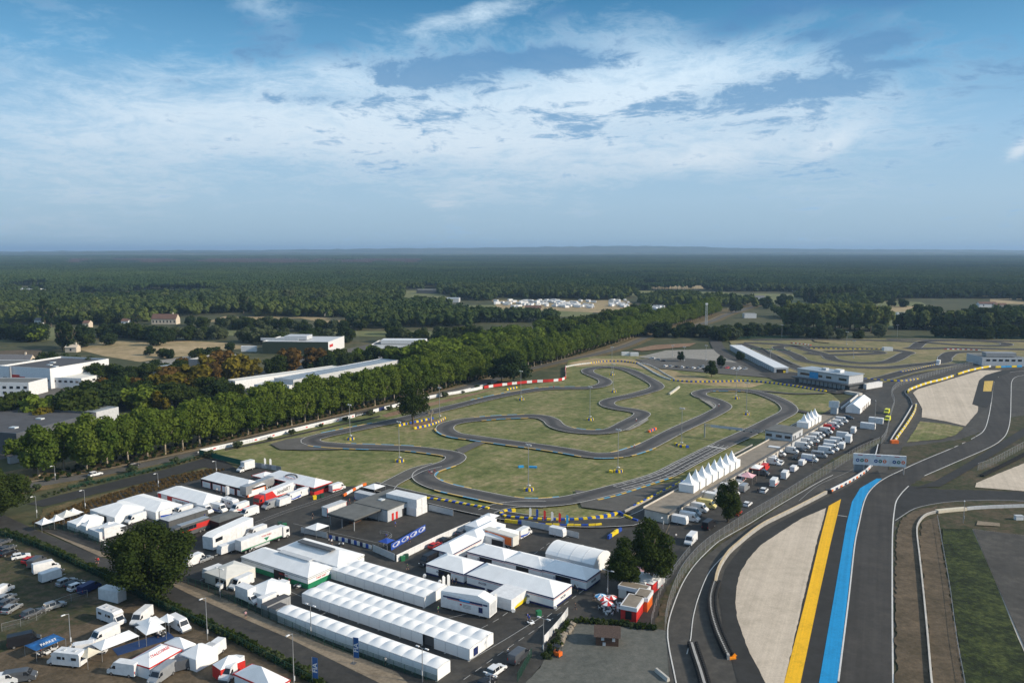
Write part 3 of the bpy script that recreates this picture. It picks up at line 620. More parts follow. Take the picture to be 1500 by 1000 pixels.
def trunk_mesh(name, m, seed=0, limbs=5, r=0.022, h=0.62):
    rr = random.Random(seed); b = MB(); top = Vector((rr.uniform(-.02, .02), rr.uniform(-.02, .02), h * .6))
    b.tube((0, 0, -.01), (0, 0, .03), r * 1.5, r, 7, cap=False); b.tube((0, 0, .03), top, r, r * .7, 7)
    for i in range(limbs):
        a = i * 2.4 + rr.random(); st = top * rr.uniform(.62, 1.0)
        e = Vector((math.cos(a) * .22, math.sin(a) * .22, h * rr.uniform(.85, 1.15))); mid = st.lerp(e, .5) + Vector((0, 0, -.02))
        b.tube(st, mid, r * .5, r * .35, 5); b.tube(mid, e, r * .35, r * .15, 5)
    return b.mesh(name, m, True)
CR = {}
def crowns(key, *a, n=4, **kw): CR[key] = [crown_mesh('crown', *a, seed=i * 13 + len(CR) * 101, **kw) for i in range(n)]
crowns('plane', L_plane, shape='plane', nl=44, nq=5200, qs=.0255, w=.92, n=5)
crowns('oak', L_oak, shape='round', nl=30, nq=2400, qs=.034, w=1.05)
crowns('oakdark', L_dark, shape='round', nl=28, nq=2200, qs=.035, w=1.1)
crowns('grey', L_grey, shape='round', nl=22, nq=1200, qs=.045, w=.9, n=2)
crowns('lime', L_lime, shape='round', nl=22, nq=1300, qs=.045, w=.95, n=3)
crowns('gold', L_gold, shape='round', nl=20, nq=1100, qs=.048, w=.85, n=3)
crowns('rust', L_rust, shape='round', nl=20, nq=1100, qs=.048, w=.85, n=2)
crowns('poplar', L_dark, shape='tall', nl=30, nq=1100, qs=.030, w=.30, n=3)
crowns('greypoplar', leaf_mat('poplar_leaves', (0.095, 0.130, 0.042), (0.180, 0.205, 0.070)), shape='tall', nl=34, nq=1300, qs=.034, w=.5, n=3)
crowns('airy', L_oak, shape='round', nl=46, nq=6500, qs=.017, w=1.1, n=1, core=.25, far=1)
crowns('big', L_oak, shape='round', nl=70, nq=22000, qs=.0125, w=1.15, n=2, core=.45, far=1)
crowns('mid', L_oak, shape='plane', nl=52, nq=13000, qs=.0145, w=.80, n=3, core=.45, far=1)
crowns('bush', L_grey, shape='round', nl=12, nq=420, qs=.07, w=1.4, n=2)
TR = {False: [trunk_mesh('trunk', bark, i) for i in range(3)], True: [trunk_mesh('trunk', bark_pale, 10 + i) for i in range(3)]}
TR['big'] = [trunk_mesh('trunk', bark, 31, 9, .03, .8)]
RND = random.Random(11)
def tree(name, key, p, h, label, group=None, clear=.12, pale=False, cat='tree', trunk=None, wid=1.0):
    """one tree of height h at p: an Empty with trunk and crown; clear = bare share of the trunk"""
    t = thing(name, label, cat, (p[0], p[1], 0), RND.uniform(0, 6.28), group)
    o = place(RND.choice(TR[trunk if trunk else pale]), 'trunk', t); o.scale = (h, h, h)
    c = place(RND.choice(CR[key]), 'crown', t); c.location = (0, 0, h * clear); s = h * (1 - clear); c.scale = (s * wid, s * wid * RND.uniform(.92, 1.08), s)
    return t
def offset_line(L, d): return [p + n * d for p, n in zip(L, normals(L))]
# the avenue: two rows of plane trees behind the road
TL = smooth_line(GP((60, 707), (117, 694.5), (162, 685), (202, 675), (241, 666), (294, 654), (344, 642), (404, 628), (458, 616.5), (508, 604), (563, 591), (620, 578), (674, 563), (720, 552), (771, 539), (816, 529), (853, 516), (900, 503), (960, 485), (1010, 472), (1053, 459.5)), 5)
CAPN = ('first', 'second')
for row, off in ((0, 1.0), (1, 9.5)):
    L_ = offset_line(TL, off); ps = along(L_, 7.9, 4.0 * row)
    for i, (p, h_) in enumerate(ps):
        if row == 0 and p.x < G(117, 694.5).x - 3: continue
        hh = RND.uniform(15.2, 19.8) * (1 if p.y < 700 else 1.05) * (1 if row == 0 else 1.06)
        tree('plane_tree', 'plane', (p.x + RND.uniform(-.5, .5), p.y + RND.uniform(-.5, .5)), hh, '%s plane tree from the left end of the %s row beside the avenue' % (nth(i), ('front', 'rear')[row]), 'plane trees lining the avenue', RND.uniform(.15, .22), True, wid=RND.uniform(.95, 1.15))
# single large trees near the camera
for key, base, toppx, lab, nm, wid in [
    ('big', (222, 876), 768, 'large dark oak between the access road and the paddock tents', 'oak_tree', 1.22),
    ('big', (-18, 765), 690, 'dark oak cut off by the left edge beside the junction', 'oak_tree', 1.5),
    ('mid', (955, 860), 755, 'tall bushy tree beside the food stalls, the right one of the pair', 'broadleaf_tree', .98),
    ('mid', (913, 868), 790, 'shorter bushy tree above the red parasols, the left one of the pair', 'broadleaf_tree', 1.1),
    ('mid', (1066, 765), 702, 'lone bushy tree among the parked vans beside the fence', 'broadleaf_tree', .95),
    ('airy', (605, 622), 562, 'spreading tree in the tyre barrier island on the kart track grass', 'oak_tree', 1.0),
    ('oakdark', (752, 562), 516, 'dark round tree where the red and white wall begins', 'broadleaf_tree', 1.2),
    ('oakdark', (735, 560), 524, 'dark low tree left of the round tree behind the white wall', 'broadleaf_tree', 1.2),
    ('oakdark', (1042, 553), 529, 'dark tree on the grass bank by the car park', 'broadleaf_tree', .95),
    ('oakdark', (997, 530), 515, 'small dark conifer standing among the parked cars', 'conifer', .8),
    ('oakdark', (1056, 538), 520, 'small tree at the right end of the parked cars', 'broadleaf_tree', .8),
    ('oakdark', (1084, 528), 514, 'dark bush tree against the long white shed', 'broadleaf_tree', 1.0),
    ('lime', (20, 672), 640, 'green tree in front of the grey warehouse corner', 'broadleaf_tree', 1.1),
    ('gold', (50, 688), 652, 'olive tree at the foot of the grey warehouse wall', 'broadleaf_tree', 1.1)]:
    p = G(*base); v = base[1] - YH; h_ = (base[1] - toppx) * CH / v * 1.02
    tree(nm, key, p, h_, lab, None, .10 if key not in ('mid', 'airy') else .16, False, trunk='big' if key in ('big', 'mid', 'airy') else None, wid=wid)
for dx, dy in ((0, 0), (3, 1)):
    pass
t = thing('dead_tree', 'pollarded bare tree beside the lamp mast in the tyre island', 'tree', tuple(G(631, 618)))
b = MB(); b.tube((0, 0, 0), (0, 0, 3), .5, .38)
for i in range(6): a = i * 1.05; b.tube((0, 0, 2.8), (math.cos(a) * 1.6, math.sin(a) * 1.6, 5.4), .24, .1, 5)
b.build('trunk', bark_pale, t)
# belts and hedgerows of trees: (polyline, spacing m, height range, kinds, name, place words, depth rows)
BELTS = [
    ([(55, 545), (90, 548), (130, 556), (165, 562), (200, 563)], 9, (9, 13), ['oakdark', 'oak'], 'broadleaf_tree', 'dark belt behind the white workshop', 2),
    ([(0, 622), (30, 625), (60, 628), (90, 634)], 12, (11, 16), ['oak', 'lime', 'gold'], 'broadleaf_tree', 'clump beside the blue and white lorries', 2),
    ([(85, 618), (110, 622), (140, 612), (165, 606)], 13, (14, 18), ['oakdark', 'oak'], 'broadleaf_tree', 'dark clump behind the grey warehouse', 2),
    ([(180, 585), (200, 592), (150, 583)], 14, (11, 14), ['rust', 'gold', 'oakdark'], 'broadleaf_tree', 'yard in front of the workshop', 1),
    ([(228, 583), (255, 586), (282, 575), (330, 560), (355, 553)], 14, (13, 17), ['gold', 'rust', 'gold'], 'autumn_tree', 'autumn row beside the grey hall', 2),
    ([(220, 556), (240, 560), (262, 552)], 13, (10, 13), ['oak', 'gold'], 'broadleaf_tree', 'group by the blue roofed shed', 1),
    ([(378, 550), (402, 550), (420, 546), (438, 545), (470, 540)], 13, (12, 16), ['gold', 'oak', 'rust', 'gold'], 'autumn_tree', 'row behind the glass roofed hall', 1),
    ([(250, 600), (290, 596), (330, 588), (366, 582)], 12, (10, 14), ['oakdark', 'oak'], 'broadleaf_tree', 'dark trees between the avenue and the long hall', 2),
    ([(470, 545), (500, 540), (530, 536), (560, 534), (600, 536), (660, 530)], 12, (10, 14), ['oakdark', 'lime', 'oak'], 'broadleaf_tree', 'trees in front of the white office block', 2),
    ([(640, 545), (680, 536), (720, 528), (760, 520), (800, 508)], 13, (17, 22), ['plane', 'lime', 'plane'], 'broadleaf_tree', 'wide belt behind the middle of the avenue', 3),
    ([(800, 500), (850, 492), (900, 482), (950, 470)], 14, (16, 20), ['plane', 'oak'], 'broadleaf_tree', 'wide belt behind the far part of the avenue', 2),
    ([(350, 500), (390, 506), (440, 508), (480, 504), (520, 502)], 15, (10, 15), ['grey', 'oak', 'oakdark'], 'broadleaf_tree', 'belt left of the green walled warehouse', 2),
    ([(210, 520), (260, 527), (300, 523), (335, 512)], 16, (5, 8), ['oakdark', 'oak'], 'broadleaf_tree', 'low hedge at the corner of the dry field', 1),
    ([(575, 500), (600, 503), (650, 505), (700, 504), (760, 502)], 16, (10, 15), ['oakdark', 'grey', 'oak'], 'broadleaf_tree', 'belt behind the white office block', 2),
    ([(0, 497), (20, 500), (60, 500)], 16, (11, 16), ['oakdark', 'lime'], 'broadleaf_tree', 'hedge left of the dry field', 2),
    ([(88, 515), (98, 508), (104, 516)], 9, (20, 27), ['poplar'], 'poplar_tree', 'poplars at the edge of the dry field', 1),
    ([(120, 497), (160, 493), (220, 500), (270, 499), (330, 497)], 12, (9, 15), ['oakdark', 'oak', 'grey'], 'hedgerow_tree', 'hedge along the far side of the dry field', 2),
    ([(0, 468), (60, 470), (130, 474), (190, 477)], 13, (12, 19), ['oakdark', 'oak', 'grey', 'poplar'], 'woodland_tree', 'front edge of the left woods', 2),
    ([(335, 482), (400, 484), (470, 486), (540, 482)], 13, (9, 14), ['grey', 'oakdark', 'oak'], 'hedgerow_tree', 'hedge between the two left meadows', 2),
    ([(270, 476), (310, 480), (340, 478)], 13, (8, 12), ['oakdark', 'oak'], 'hedgerow_tree', 'group in front of the long cream house', 1),
    ([(205, 560), (230, 550), (270, 545), (300, 541)], 12, (8, 12), ['gold', 'oak', 'rust', 'oakdark'], 'yard_tree', 'yard behind the blue roofed shed', 1),
    ([(130, 588), (160, 592), (190, 600), (230, 604), (260, 596)], 12, (10, 14), ['oak', 'gold', 'oakdark', 'lime'], 'yard_tree', 'yard between the workshop and the avenue', 2),
    ([(1060, 500), (1090, 495), (1120, 492), (1160, 494), (1200, 496), (1260, 497)], 13, (9, 13), ['oakdark', 'grey', 'oak'], 'broadleaf_tree', 'belt behind the far karting circuit', 2),
    ([(1150, 480), (1175, 482), (1200, 484), (1225, 484), (1250, 484), (1262, 486)], 11, (24, 31), ['greypoplar'], 'poplar_tree', 'tall poplar stand behind the far karting circuit', 4),
    ([(1345, 484), (1370, 482), (1400, 484), (1440, 488), (1470, 486)], 12, (16, 24), ['greypoplar', 'oakdark'], 'poplar_tree', 'second poplar stand by the right edge', 3),
    ([(1370, 494), (1400, 495), (1440, 497), (1500, 496), (1530, 495)], 13, (9, 13), ['oakdark', 'oak'], 'broadleaf_tree', 'belt above the right end of the far circuit', 2),
    ([(940, 492), (970, 494), (1010, 494), (1040, 495), (1060, 498)], 14, (10, 15), ['grey', 'oakdark', 'oak'], 'broadleaf_tree', 'clump around the lattice mast', 2),
    ([(1186, 445), (1200, 443), (1215, 442), (1235, 442), (1250, 440)], 14, (22, 28), ['poplar'], 'poplar_tree', 'dark poplar row beyond the poplar stand', 2),
]
for (pl_, sp, hr, kinds, nm, where, rows) in BELTS:
    L_ = smooth_line(GP(*pl_), 10); n_ = 0
    for r_ in range(rows):
        LL = offset_line(L_, r_ * sp * .8)
        for i, (p, h_) in enumerate(along(LL, sp * (1 + p_ if False else 1), RND.uniform(0, sp * .6))):
            q = (p.x + RND.uniform(-.3, .3) * sp, p.y + RND.uniform(-.3, .3) * sp); key = kinds[n_ % len(kinds)] if RND.random() < .6 else RND.choice(kinds)
            tone = {'oak': 'green', 'oakdark': 'dark green', 'lime': 'bright green', 'gold': 'golden', 'rust': 'rusty brown', 'grey': 'grey-green', 'poplar': 'dark slender', 'greypoplar': 'pale slender', 'plane': 'fresh green'}[key]
            tree(nm, key, q, RND.uniform(*hr), '%s tree, %s in the %s' % (tone, nth(n_), where), where, .02 if 'oplar' not in key else .04, wid=RND.uniform(1.1, 1.4) if 'oplar' not in key else 1.1)
            n_ += 1
# scattered specimens: pixel base, top
for i, (x, y, tp, key, lab) in enumerate([
    (128, 508, 487, 'oak', 'round tree standing alone in the meadow near the left edge'), (208, 452, 424, 'poplar', 'pale dead-topped poplar in the woods'), (296, 458, 425, 'poplar', 'slim dark poplar left of the bare tree in the woods'), (357, 462, 424, 'poplar', 'tall dark poplar beside the pink house woods'),
    (66, 476, 432, 'poplar', 'broad dark poplar in the left woods'), (75, 478, 440, 'poplar', 'lower dark poplar beside the broad one'), (140, 470, 432, 'greypoplar', 'pale poplar in the middle of the left woods'), (243, 448, 420, 'greypoplar', 'far pale poplar behind the pink house'),
    (422, 448, 424, 'grey', 'bare grey tree, left one of the two pale trees in the woods'), (466, 450, 426, 'grey', 'bare grey tree, right one of the two pale trees in the woods'),
    (1116, 447, 436, 'oakdark', 'dark round tree in the meadow beyond the road bend'), (1122, 452, 434, 'oakdark', 'darker round tree in front of the meadow gate'), (1148, 450, 430, 'oakdark', 'round tree beside the far meadow wall'), (1306, 449, 438, 'oakdark', 'left one of the two round meadow trees'), (1322, 450, 437, 'oakdark', 'right one of the two round meadow trees'),
    (975, 422, 412, 'oakdark', 'far round tree in the pale meadow'), (1012, 422, 413, 'oakdark', 'far low tree in the pale meadow'), (1035, 424, 411, 'oakdark', 'far tree at the fork of the pale meadow'), (1287, 495, 474, 'grey', 'tree standing apart before the track fence'), (575, 490, 470, 'oakdark', 'dark tree between the meadows'), (587, 503, 480, 'grey', 'grey-green tree beside the dark meadow tree'),
    (52, 500, 472, 'oakdark', 'dark tree by the edge of the left meadow'), (160, 505, 486, 'oakdark', 'bushy dark tree before the dry field'), (230, 506, 484, 'oakdark', 'round dark tree behind the dry field'), (1078, 458, 442, 'oakdark', 'round tree beside the avenue end')]):
    p = G(x, y); tree('poplar_tree' if 'poplar' in lab else 'broadleaf_tree', key, p, (y - tp) * CH / (y - YH), lab, None, .03, wid=1.25 if 'oplar' not in key else 1.0)
# bushes on the verge
BL = offset_line(AVE, -8.0); 
for i, (p, h_) in enumerate(along(BL, 15, 6)):
    if p.y > 480: break
    s = RND.uniform(1.6, 3.6); t = thing('bush', '%s verge bush counted from the lower end of the avenue road' % nth(i), 'bush', (p.x + RND.uniform(-1, 1), p.y + RND.uniform(-2, 2), 0), RND.uniform(0, 6), 'bushes on the verge')
    c = place(RND.choice(CR['bush']), 'foliage', t); c.scale = (s * 1.3, s * 1.3, s)

# ---------------------------------------------------------------- forest: stuff, patches of small trees spread by geometry nodes
def patch_mesh(name, m, seed, n=46, size=62, hr=(11, 16), rr=(2.6, 4.2), conif=False):
    r = np.random.RandomState(seed); V_ = []; Fc = []; T = []
    g = int(math.sqrt(n)) + 1
    for i in range(g):
        for j in range(g):
            x = (i + .5 + r.uniform(-.38, .38)) / g * size - size / 2; y = (j + .5 + r.uniform(-.38, .38)) / g * size - size / 2
            h = r.uniform(*hr); rad = r.uniform(*rr); t = r.uniform(0, 1); k0 = len(V_)
            seg, rg = 7, 4
            for q in range(rg + 1):
                th = PI * (0.02 + .78 * q / rg)
                for e in range(seg):
                    ph = 2 * PI * e / seg + q * .4; w_ = rad * math.sin(th) * r.uniform(.7, 1.25)
                    V_.append((x + w_ * math.cos(ph), y + w_ * math.sin(ph), h - rad * 1.05 + rad * 1.05 * math.cos(th) * r.uniform(.8, 1.15))); T.append(min(1, max(0, t + r.uniform(-.25, .25))))
            for q in range(rg):
                for e in range(seg): Fc.append((k0 + q * seg + e, k0 + (q + 1) * seg + e, k0 + (q + 1) * seg + (e + 1) % seg, k0 + q * seg + (e + 1) % seg))
            # leaf clumps roughen the outline
            for _ in range(14):
                d = r.normal(size=3); d[2] = abs(d[2]); d /= np.linalg.norm(d); c = np.array([x, y, h - rad]) + d * rad * r.uniform(.85, 1.15)
                a = r.normal(size=3); a = a / np.linalg.norm(a) * rad * .30; b_ = np.cross(a, d); b_ = b_ / (np.linalg.norm(b_) + 1e-6) * rad * .26
                k1 = len(V_)
                for s1, s2 in ((-1, -1), (1, -1), (1, 1), (-1, 1)): V_.append(tuple(c + a * s1 + b_ * s2)); T.append(min(1, t * .6 + r.uniform(0, .5)))
                Fc.append((k1, k1 + 1, k1 + 2, k1 + 3))
            V_ += [(x - .2, y, 0), (x + .2, y, 0), (x + .2, y, h - rad), (x - .2, y, h - rad)]; T += [0] * 4; Fc.append((len(V_) - 4, len(V_) - 3, len(V_) - 2, len(V_) - 1))
    me = bpy.data.meshes.new(name); me.from_pydata(V_, [], Fc); me.materials.append(m)
    at = me.attributes.new('tint', 'FLOAT', 'POINT'); at.data.foreach_set('value', np.array(T, dtype=np.float32)); me.update(); return me
F_pine = leaf_mat('forest_pine', (0.034, 0.062, 0.026), (0.066, 0.104, 0.038), trans=.1, zone=.0016); F_mix = leaf_mat('forest_mixed', (0.034, 0.056, 0.020), (0.078, 0.102, 0.034), trans=.1, zone=.004)
F_red = leaf_mat('forest_rusty', (0.065, 0.040, 0.030), (0.12, 0.072, 0.052), trans=.1)
def scatter(name, label, pts, rots, scl, meshes):
    """one stuff object: points with a mesh patch instanced on each"""
    coll = bpy.data.collections.new(name + '_patches')
    for i, me in enumerate(meshes): coll.objects.link(bpy.data.objects.new(name + '_patch', me))
    me = bpy.data.meshes.new(name); me.from_pydata([tuple(p) for p in pts], [], [])
    me.attributes.new('rot', 'FLOAT', 'POINT').data.foreach_set('value', np.array(rots, dtype=np.float32))
    me.attributes.new('scl', 'FLOAT', 'POINT').data.foreach_set('value', np.array(scl, dtype=np.float32))
    o = place(me, name); tag(o, label, None, None, 'stuff')
    ng = bpy.data.node_groups.new(name, 'GeometryNodeTree'); ng.interface.new_socket('Geometry', in_out='INPUT', socket_type='NodeSocketGeometry'); ng.interface.new_socket('Geometry', in_out='OUTPUT', socket_type='NodeSocketGeometry')
    n = ng.nodes; l = ng.links; gi = n.new('NodeGroupInput'); go = n.new('NodeGroupOutput'); ci = n.new('GeometryNodeCollectionInfo'); ci.inputs['Collection'].default_value = coll
    ci.inputs['Separate Children'].default_value = True; ci.inputs['Reset Children'].default_value = True
    ip = n.new('GeometryNodeInstanceOnPoints'); ip.inputs['Pick Instance'].default_value = True
    ra = n.new('GeometryNodeInputNamedAttribute'); ra.data_type = 'FLOAT'; ra.inputs[0].default_value = 'rot'; cx = n.new('ShaderNodeCombineXYZ'); l.new(ra.outputs[0], cx.inputs[2])
    sa = n.new('GeometryNodeInputNamedAttribute'); sa.data_type = 'FLOAT'; sa.inputs[0].default_value = 'scl'
    rv = n.new('FunctionNodeRandomValue'); rv.data_type = 'INT'; [s for s in rv.inputs if s.name == 'Max' and s.type == 'INT'][0].default_value = len(meshes) - 1
    l.new(gi.outputs[0], ip.inputs['Points']); l.new(ci.outputs[0], ip.inputs['Instance']); l.new([s for s in rv.outputs if s.type == 'INT'][0], ip.inputs['Instance Index'])
    l.new(cx.outputs[0], ip.inputs['Rotation']); l.new(sa.outputs[0], ip.inputs['Scale']); l.new(ip.outputs[0], go.inputs[0])
    md = o.modifiers.new('scatter', 'NODES'); md.node_group = ng; return o
def inpoly(x, y, P):
    c = False; j = len(P) - 1
    for i in range(len(P)):
        if (P[i][1] > y) != (P[j][1] > y) and x < (P[j][0] - P[i][0]) * (y - P[i][1]) / (P[j][1] - P[i][1]) + P[i][0]: c = not c
        j = i
    return c
OPEN = [[(x, y) for x, y in q] for q in [
    [(255, 426), (330, 427), (335, 432), (250, 431)], [(425, 404), (510, 405), (505, 409), (430, 408)], [(90, 436), (170, 438), (165, 443), (85, 441)], [(700, 396), (790, 396), (780, 398.5), (705, 398)], [(1180, 402), (1290, 403), (1280, 406), (1190, 405)], [(340, 396), (420, 396), (410, 398.5), (350, 398)], [(1000, 396), (1090, 397), (1080, 399), (1010, 399)],
    [(640, 438), (935, 438), (945, 462), (880, 466), (640, 468)], [(900, 424), (1095, 426), (1120, 436), (1060, 444), (920, 436)], [(915, 417), (1115, 417), (1115, 424), (920, 423)],
    [(1085, 428), (1200, 428), (1200, 452), (1085, 458)], [(1262, 440), (1355, 442), (1400, 478), (1340, 486), (1240, 484)], [(1445, 436), (1520, 436), (1520, 460), (1445, 450)], [(555, 421), (660, 425), (680, 445), (640, 450), (570, 436)],
    [(925, 448), (1130, 452), (1130, 478), (1060, 500), (925, 500)], [(320, 461), (525, 463), (520, 482), (440, 470), (300, 474)], [(0, 477), (120, 478), (360, 478), (360, 500), (0, 500)], [(470, 484), (800, 484), (820, 502), (470, 500)],
    [(195, 447), (225, 447), (225, 466), (195, 466)], [(225, 460), (330, 460), (330, 474), (225, 474)], [(0, 418), (60, 418), (60, 436), (0, 436)], [(1340, 446), (1500, 446), (1500, 470), (1400, 478)]]]
rs = np.random.RandomState(4)
def forest(name, label, meshes, y0, y1, step, cond, sc=(0.9, 1.15), jitter=.35):
    """fill the land seen between picture heights y0 (far) and y1 (near) with patches, leaving the open land open"""
    d0 = CH * F / (y1 - YH); d1 = CH * F / (y0 - YH); pts = []; y = d0
    while y < d1:
        st = step * max(1.0, min(1.6, y / 4500)); x = -y * .72
        while x < y * .72:
            X_ = x + rs.uniform(-jitter, jitter) * st; Y_ = y + rs.uniform(-jitter, jitter) * st; px = 750 + X_ / (Y_ * math.cos(PITCH)) * F; py = YH + CH * F / Y_
            if not any(inpoly(px, py, q) for q in OPEN) and cond(px, py, X_, Y_): pts.append((X_, Y_, 0, st / step))
            x += st
        y += st
    n = len(pts); scatter(name, label, [p[:3] for p in pts], rs.choice([0, PI / 2, PI, -PI / 2], n) + rs.uniform(-.2, .2, n), [p[3] * rs.uniform(*sc) for p in pts], meshes); return n
def far_edge(px, py):   # below this line (nearer than it) single belts take over
    lim = 474 if px < 500 else 482 if px < 700 else 474 if px < 800 else 452 if px < 1080 else 474 if px < 1140 else 470 if px < 1300 else 476
    return py < lim
from mathutils import noise as mnoise
mixp = [patch_mesh('mixed_patch', F_mix, 20 + i, 40, 62, (9, 16), (3.2, 5.4)) for i in range(4)]; pinp = [patch_mesh('pine_patch', F_pine, 40 + i, 64, 62, (13, 17), (2.4, 3.6)) for i in range(4)]; redp = [patch_mesh('rusty_patch', F_red, 60, 50, 62, (6, 10), (3, 4.4))]
n1 = forest('near_woods', 'dark mixed woods filling the land this side of the pine forest', mixp, 424, 485, 52, lambda px, py, x, y: far_edge(px, py) and mnoise.noise(Vector((x / 260, y / 260, 0))) > -.28)
rusty = lambda px, py: (90 < px < 620 and 381 < py < 388.5 and mnoise.noise(Vector((px / 60, py / 3, 9))) > -.25)
n2 = forest('pine_forest', 'dark green pine forest stretching to the hills', pinp + mixp[:1], 375.5, 424, 58, lambda px, py, x, y: not rusty(px, py) and mnoise.noise(Vector((x / 700, y / 700, 3))) > -.62)
n3 = forest('rusty_heath', 'rust brown strip of young trees in the far forest', redp, 380, 389.5, 58, lambda px, py, x, y: rusty(px, py))
print('patches', n1, n2, n3)
# ---------------------------------------------------------------- hills on the horizon
g_hill = ground_mat('hill_woods', [(0.40, (0.030, 0.050, 0.040)), (0.50, (0.048, 0.070, 0.050)), (0.58, (0.10, 0.11, 0.07)), (0.68, (0.26, 0.23, 0.17))], 0.0011, 0.02, 0, stretch=(0, 0.5, 1.6), speck=.35)
def ridge(name, dist, prof, depth, m, seed):
    v = MB(); n = 160; cols = 9; rr = random.Random(seed)
    for i in range(n + 1):
        px = -220 + 1940 * i / n
        y = np.interp(px, [p[0] for p in prof], [p[1] for p in prof]); top = CH + (YH - y) * dist / F
        top += mnoise.noise(Vector((px / 22, seed, 0))) * dist * .00035
        for j in range(cols):
            t = j / (cols - 1); d = dist - depth * (1 - t) if j < cols - 1 else dist + depth
            zz_ = top * (3 * t * t - 2 * t ** 3) if j < cols - 1 else top * .6
            v.v.append(((px - 750) / F * d, d, zz_ + (mnoise.noise(Vector((px / 9, j * 3.1, seed))) * 14 * t if 0 < j < cols - 1 else 0)))
    for i in range(n):
        for j in range(cols - 1): a = i * cols + j; v.f.append((a, a + cols, a + cols + 1, a + 1)); v.mi.append(0)
    o = v.build(name, m, smooth=True); return tag(o, kind='structure')
ridge('hills', 9500, [(-220, 369), (0, 369.5), (150, 368.5), (300, 369), (500, 370), (620, 371), (900, 371), (1100, 370), (1300, 370), (1500, 369.5), (1720, 369)], 2000, g_hill, 2)
ridge('hills', 13500, [(-220, 368), (0, 368), (110, 367.2), (200, 366.6), (380, 366), (450, 365), (560, 363.8), (700, 362.6), (800, 361.2), (870, 360), (960, 360), (1030, 361), (1060, 363), (1200, 364), (1330, 365), (1500, 366), (1720, 366)], 3000, g_hill, 5)
# villages on the far slopes: houses as small pale blocks
b = MB(); rv_ = random.Random(5)
for (x0, x1, y0, y1, n_) in [(20, 80, 374.5, 376.5, 10), (180, 280, 374.5, 377.5, 34), (320, 420, 371.5, 375, 40), (720, 860, 372.5, 375.5, 60), (860, 1010, 372, 375, 60), (1110, 1250, 371.5, 374.5, 70), (1250, 1400, 372.5, 375.5, 60), (600, 720, 373, 376, 24)]:
    for _ in range(n_):
        p = G(rv_.uniform(x0, x1), rv_.uniform(y0, y1)); w_ = rv_.uniform(14, 34); b.box((p.x, p.y, 10), (w_, 14, 8), 0, rv_.choice([0, 0, 0, 1]))
        b.box((p.x, p.y, 18), (w_, 14, 5), 0, 1, .3)
tag(b.build('distant_village_houses', [mat('pale_render', (.52, .48, .42)), mat('clay_roof', (.22, .11, .08))]), 'scattered pale houses of far villages below the hills', None, None, 'stuff')
# ---------------------------------------------------------------- air
hz = MB(); hz.box((0, 17000, -1.5), (52000, 36400, 190)); ho = hz.build('haze', []); tag(ho, kind='stuff', label='thin blue summer haze over the land')
hm = bpy.data.materials.new('haze'); hm.use_nodes = True; k = NT(hm.node_tree); k.n.clear(); pv = k.add('ShaderNodeVolumePrincipled'); pv.inputs['Color'].default_value = (.46, .70, 1, 1); pv.inputs['Density'].default_value = 7.5e-5; pv.inputs['Anisotropy'].default_value = 0.1
k.l.new(pv.outputs[0], k.add('ShaderNodeOutputMaterial').inputs['Volume']); ho.data.materials.append(hm)
# ---------------------------------------------------------------- materials of built things
m_white = mat('white_metal', (.72, .73, .74), .45); m_pvc = mat('white_tent_fabric', (.82, .83, .83), .6, var=.09, scale=.22); m_pvc2 = mat('off_white_fabric', (.66, .65, .60), .6, var=.07, scale=.6)
m_grey = mat('grey_metal', (.30, .31, .32), .5); m_lgrey = mat('light_grey_panel', (.50, .52, .54), .55); m_dgrey = mat('dark_grey_metal', (.09, .095, .10), .5); m_black = mat('black_plastic', (.018, .018, .02), .5)
m_glass = mat('dark_glass', (.015, .02, .028), .12, var=.05, spec=.8); m_rub = mat('tyre_rubber', (.02, .02, .02), .85); m_rim = mat('wheel_rim', (.45, .45, .46), .35, .7)
m_red = mat('red_paint', (.55, .03, .025), .45); m_orange = mat('orange_paint', (.80, .16, .02), .5); m_yellow = mat('yellow_paint', (.80, .58, .02), .5); m_blue = mat('blue_paint', (.02, .07, .36), .5)
m_sky = mat('sky_blue_paint', (.03, .30, .62), .5); m_navy = mat('navy_paint', (.012, .022, .10), .5); m_green = mat('green_fabric', (.01, .20, .09), .6); m_dgreen = mat('dark_green_metal', (.012, .060, .040), .6)
m_conc = mat('concrete', (.36, .35, .33), .9, var=.2, scale=.6); m_lconc = mat('pale_concrete', (.52, .49, .44), .9, var=.2, scale=.5); m_roofg = mat('roof_felt', (.13, .135, .13), .9, var=.2, scale=.3); m_roofd = mat('dark_roof', (.075, .075, .08), .85, var=.2, scale=.2)
m_steel = mat('galvanised_steel', (.42, .43, .44), .4, .6); m_wood = mat('brown_boards', (.10, .055, .035), .85, var=.3, scale=3); m_tan = mat('yellowish_concrete', (.56, .44, .28), .9, var=.15); m_sand = mat('dusty_deck', (.25, .215, .17), .9, var=.2, scale=.4)
m_light = mat('lamp_glass', (.8, .8, .78), .2); m_tail = mat('tail_light', (.45, .01, .01), .3); m_pink = mat('pink_fabric', (.72, .42, .46), .6); m_beige = mat('beige_canvas', (.62, .56, .44), .7); m_tileroof = mat('clay_tiles', (.14, .08, .06), .9, var=.3, scale=.5)
m_slate = mat('slate_roof', (.15, .15, .16), .8, var=.2); m_render = mat('cream_render', (.58, .50, .40), .9); m_skylight = mat('skylight', (.6, .64, .66), .3); m_metalroof = mat('metal_roof', (.36, .41, .45), .45, .2, var=.12, scale=.2)
m_silver = mat('silver_paint', (.38, .40, .42), .35, .4); m_carg = mat('grey_paint', (.11, .12, .135), .35, .3); m_carb = mat('black_paint', (.015, .016, .02), .3); m_cream = mat('cream_paint', (.66, .55, .20), .4); m_hiv = mat('bright_yellow_paint', (.80, .78, .04), .4)
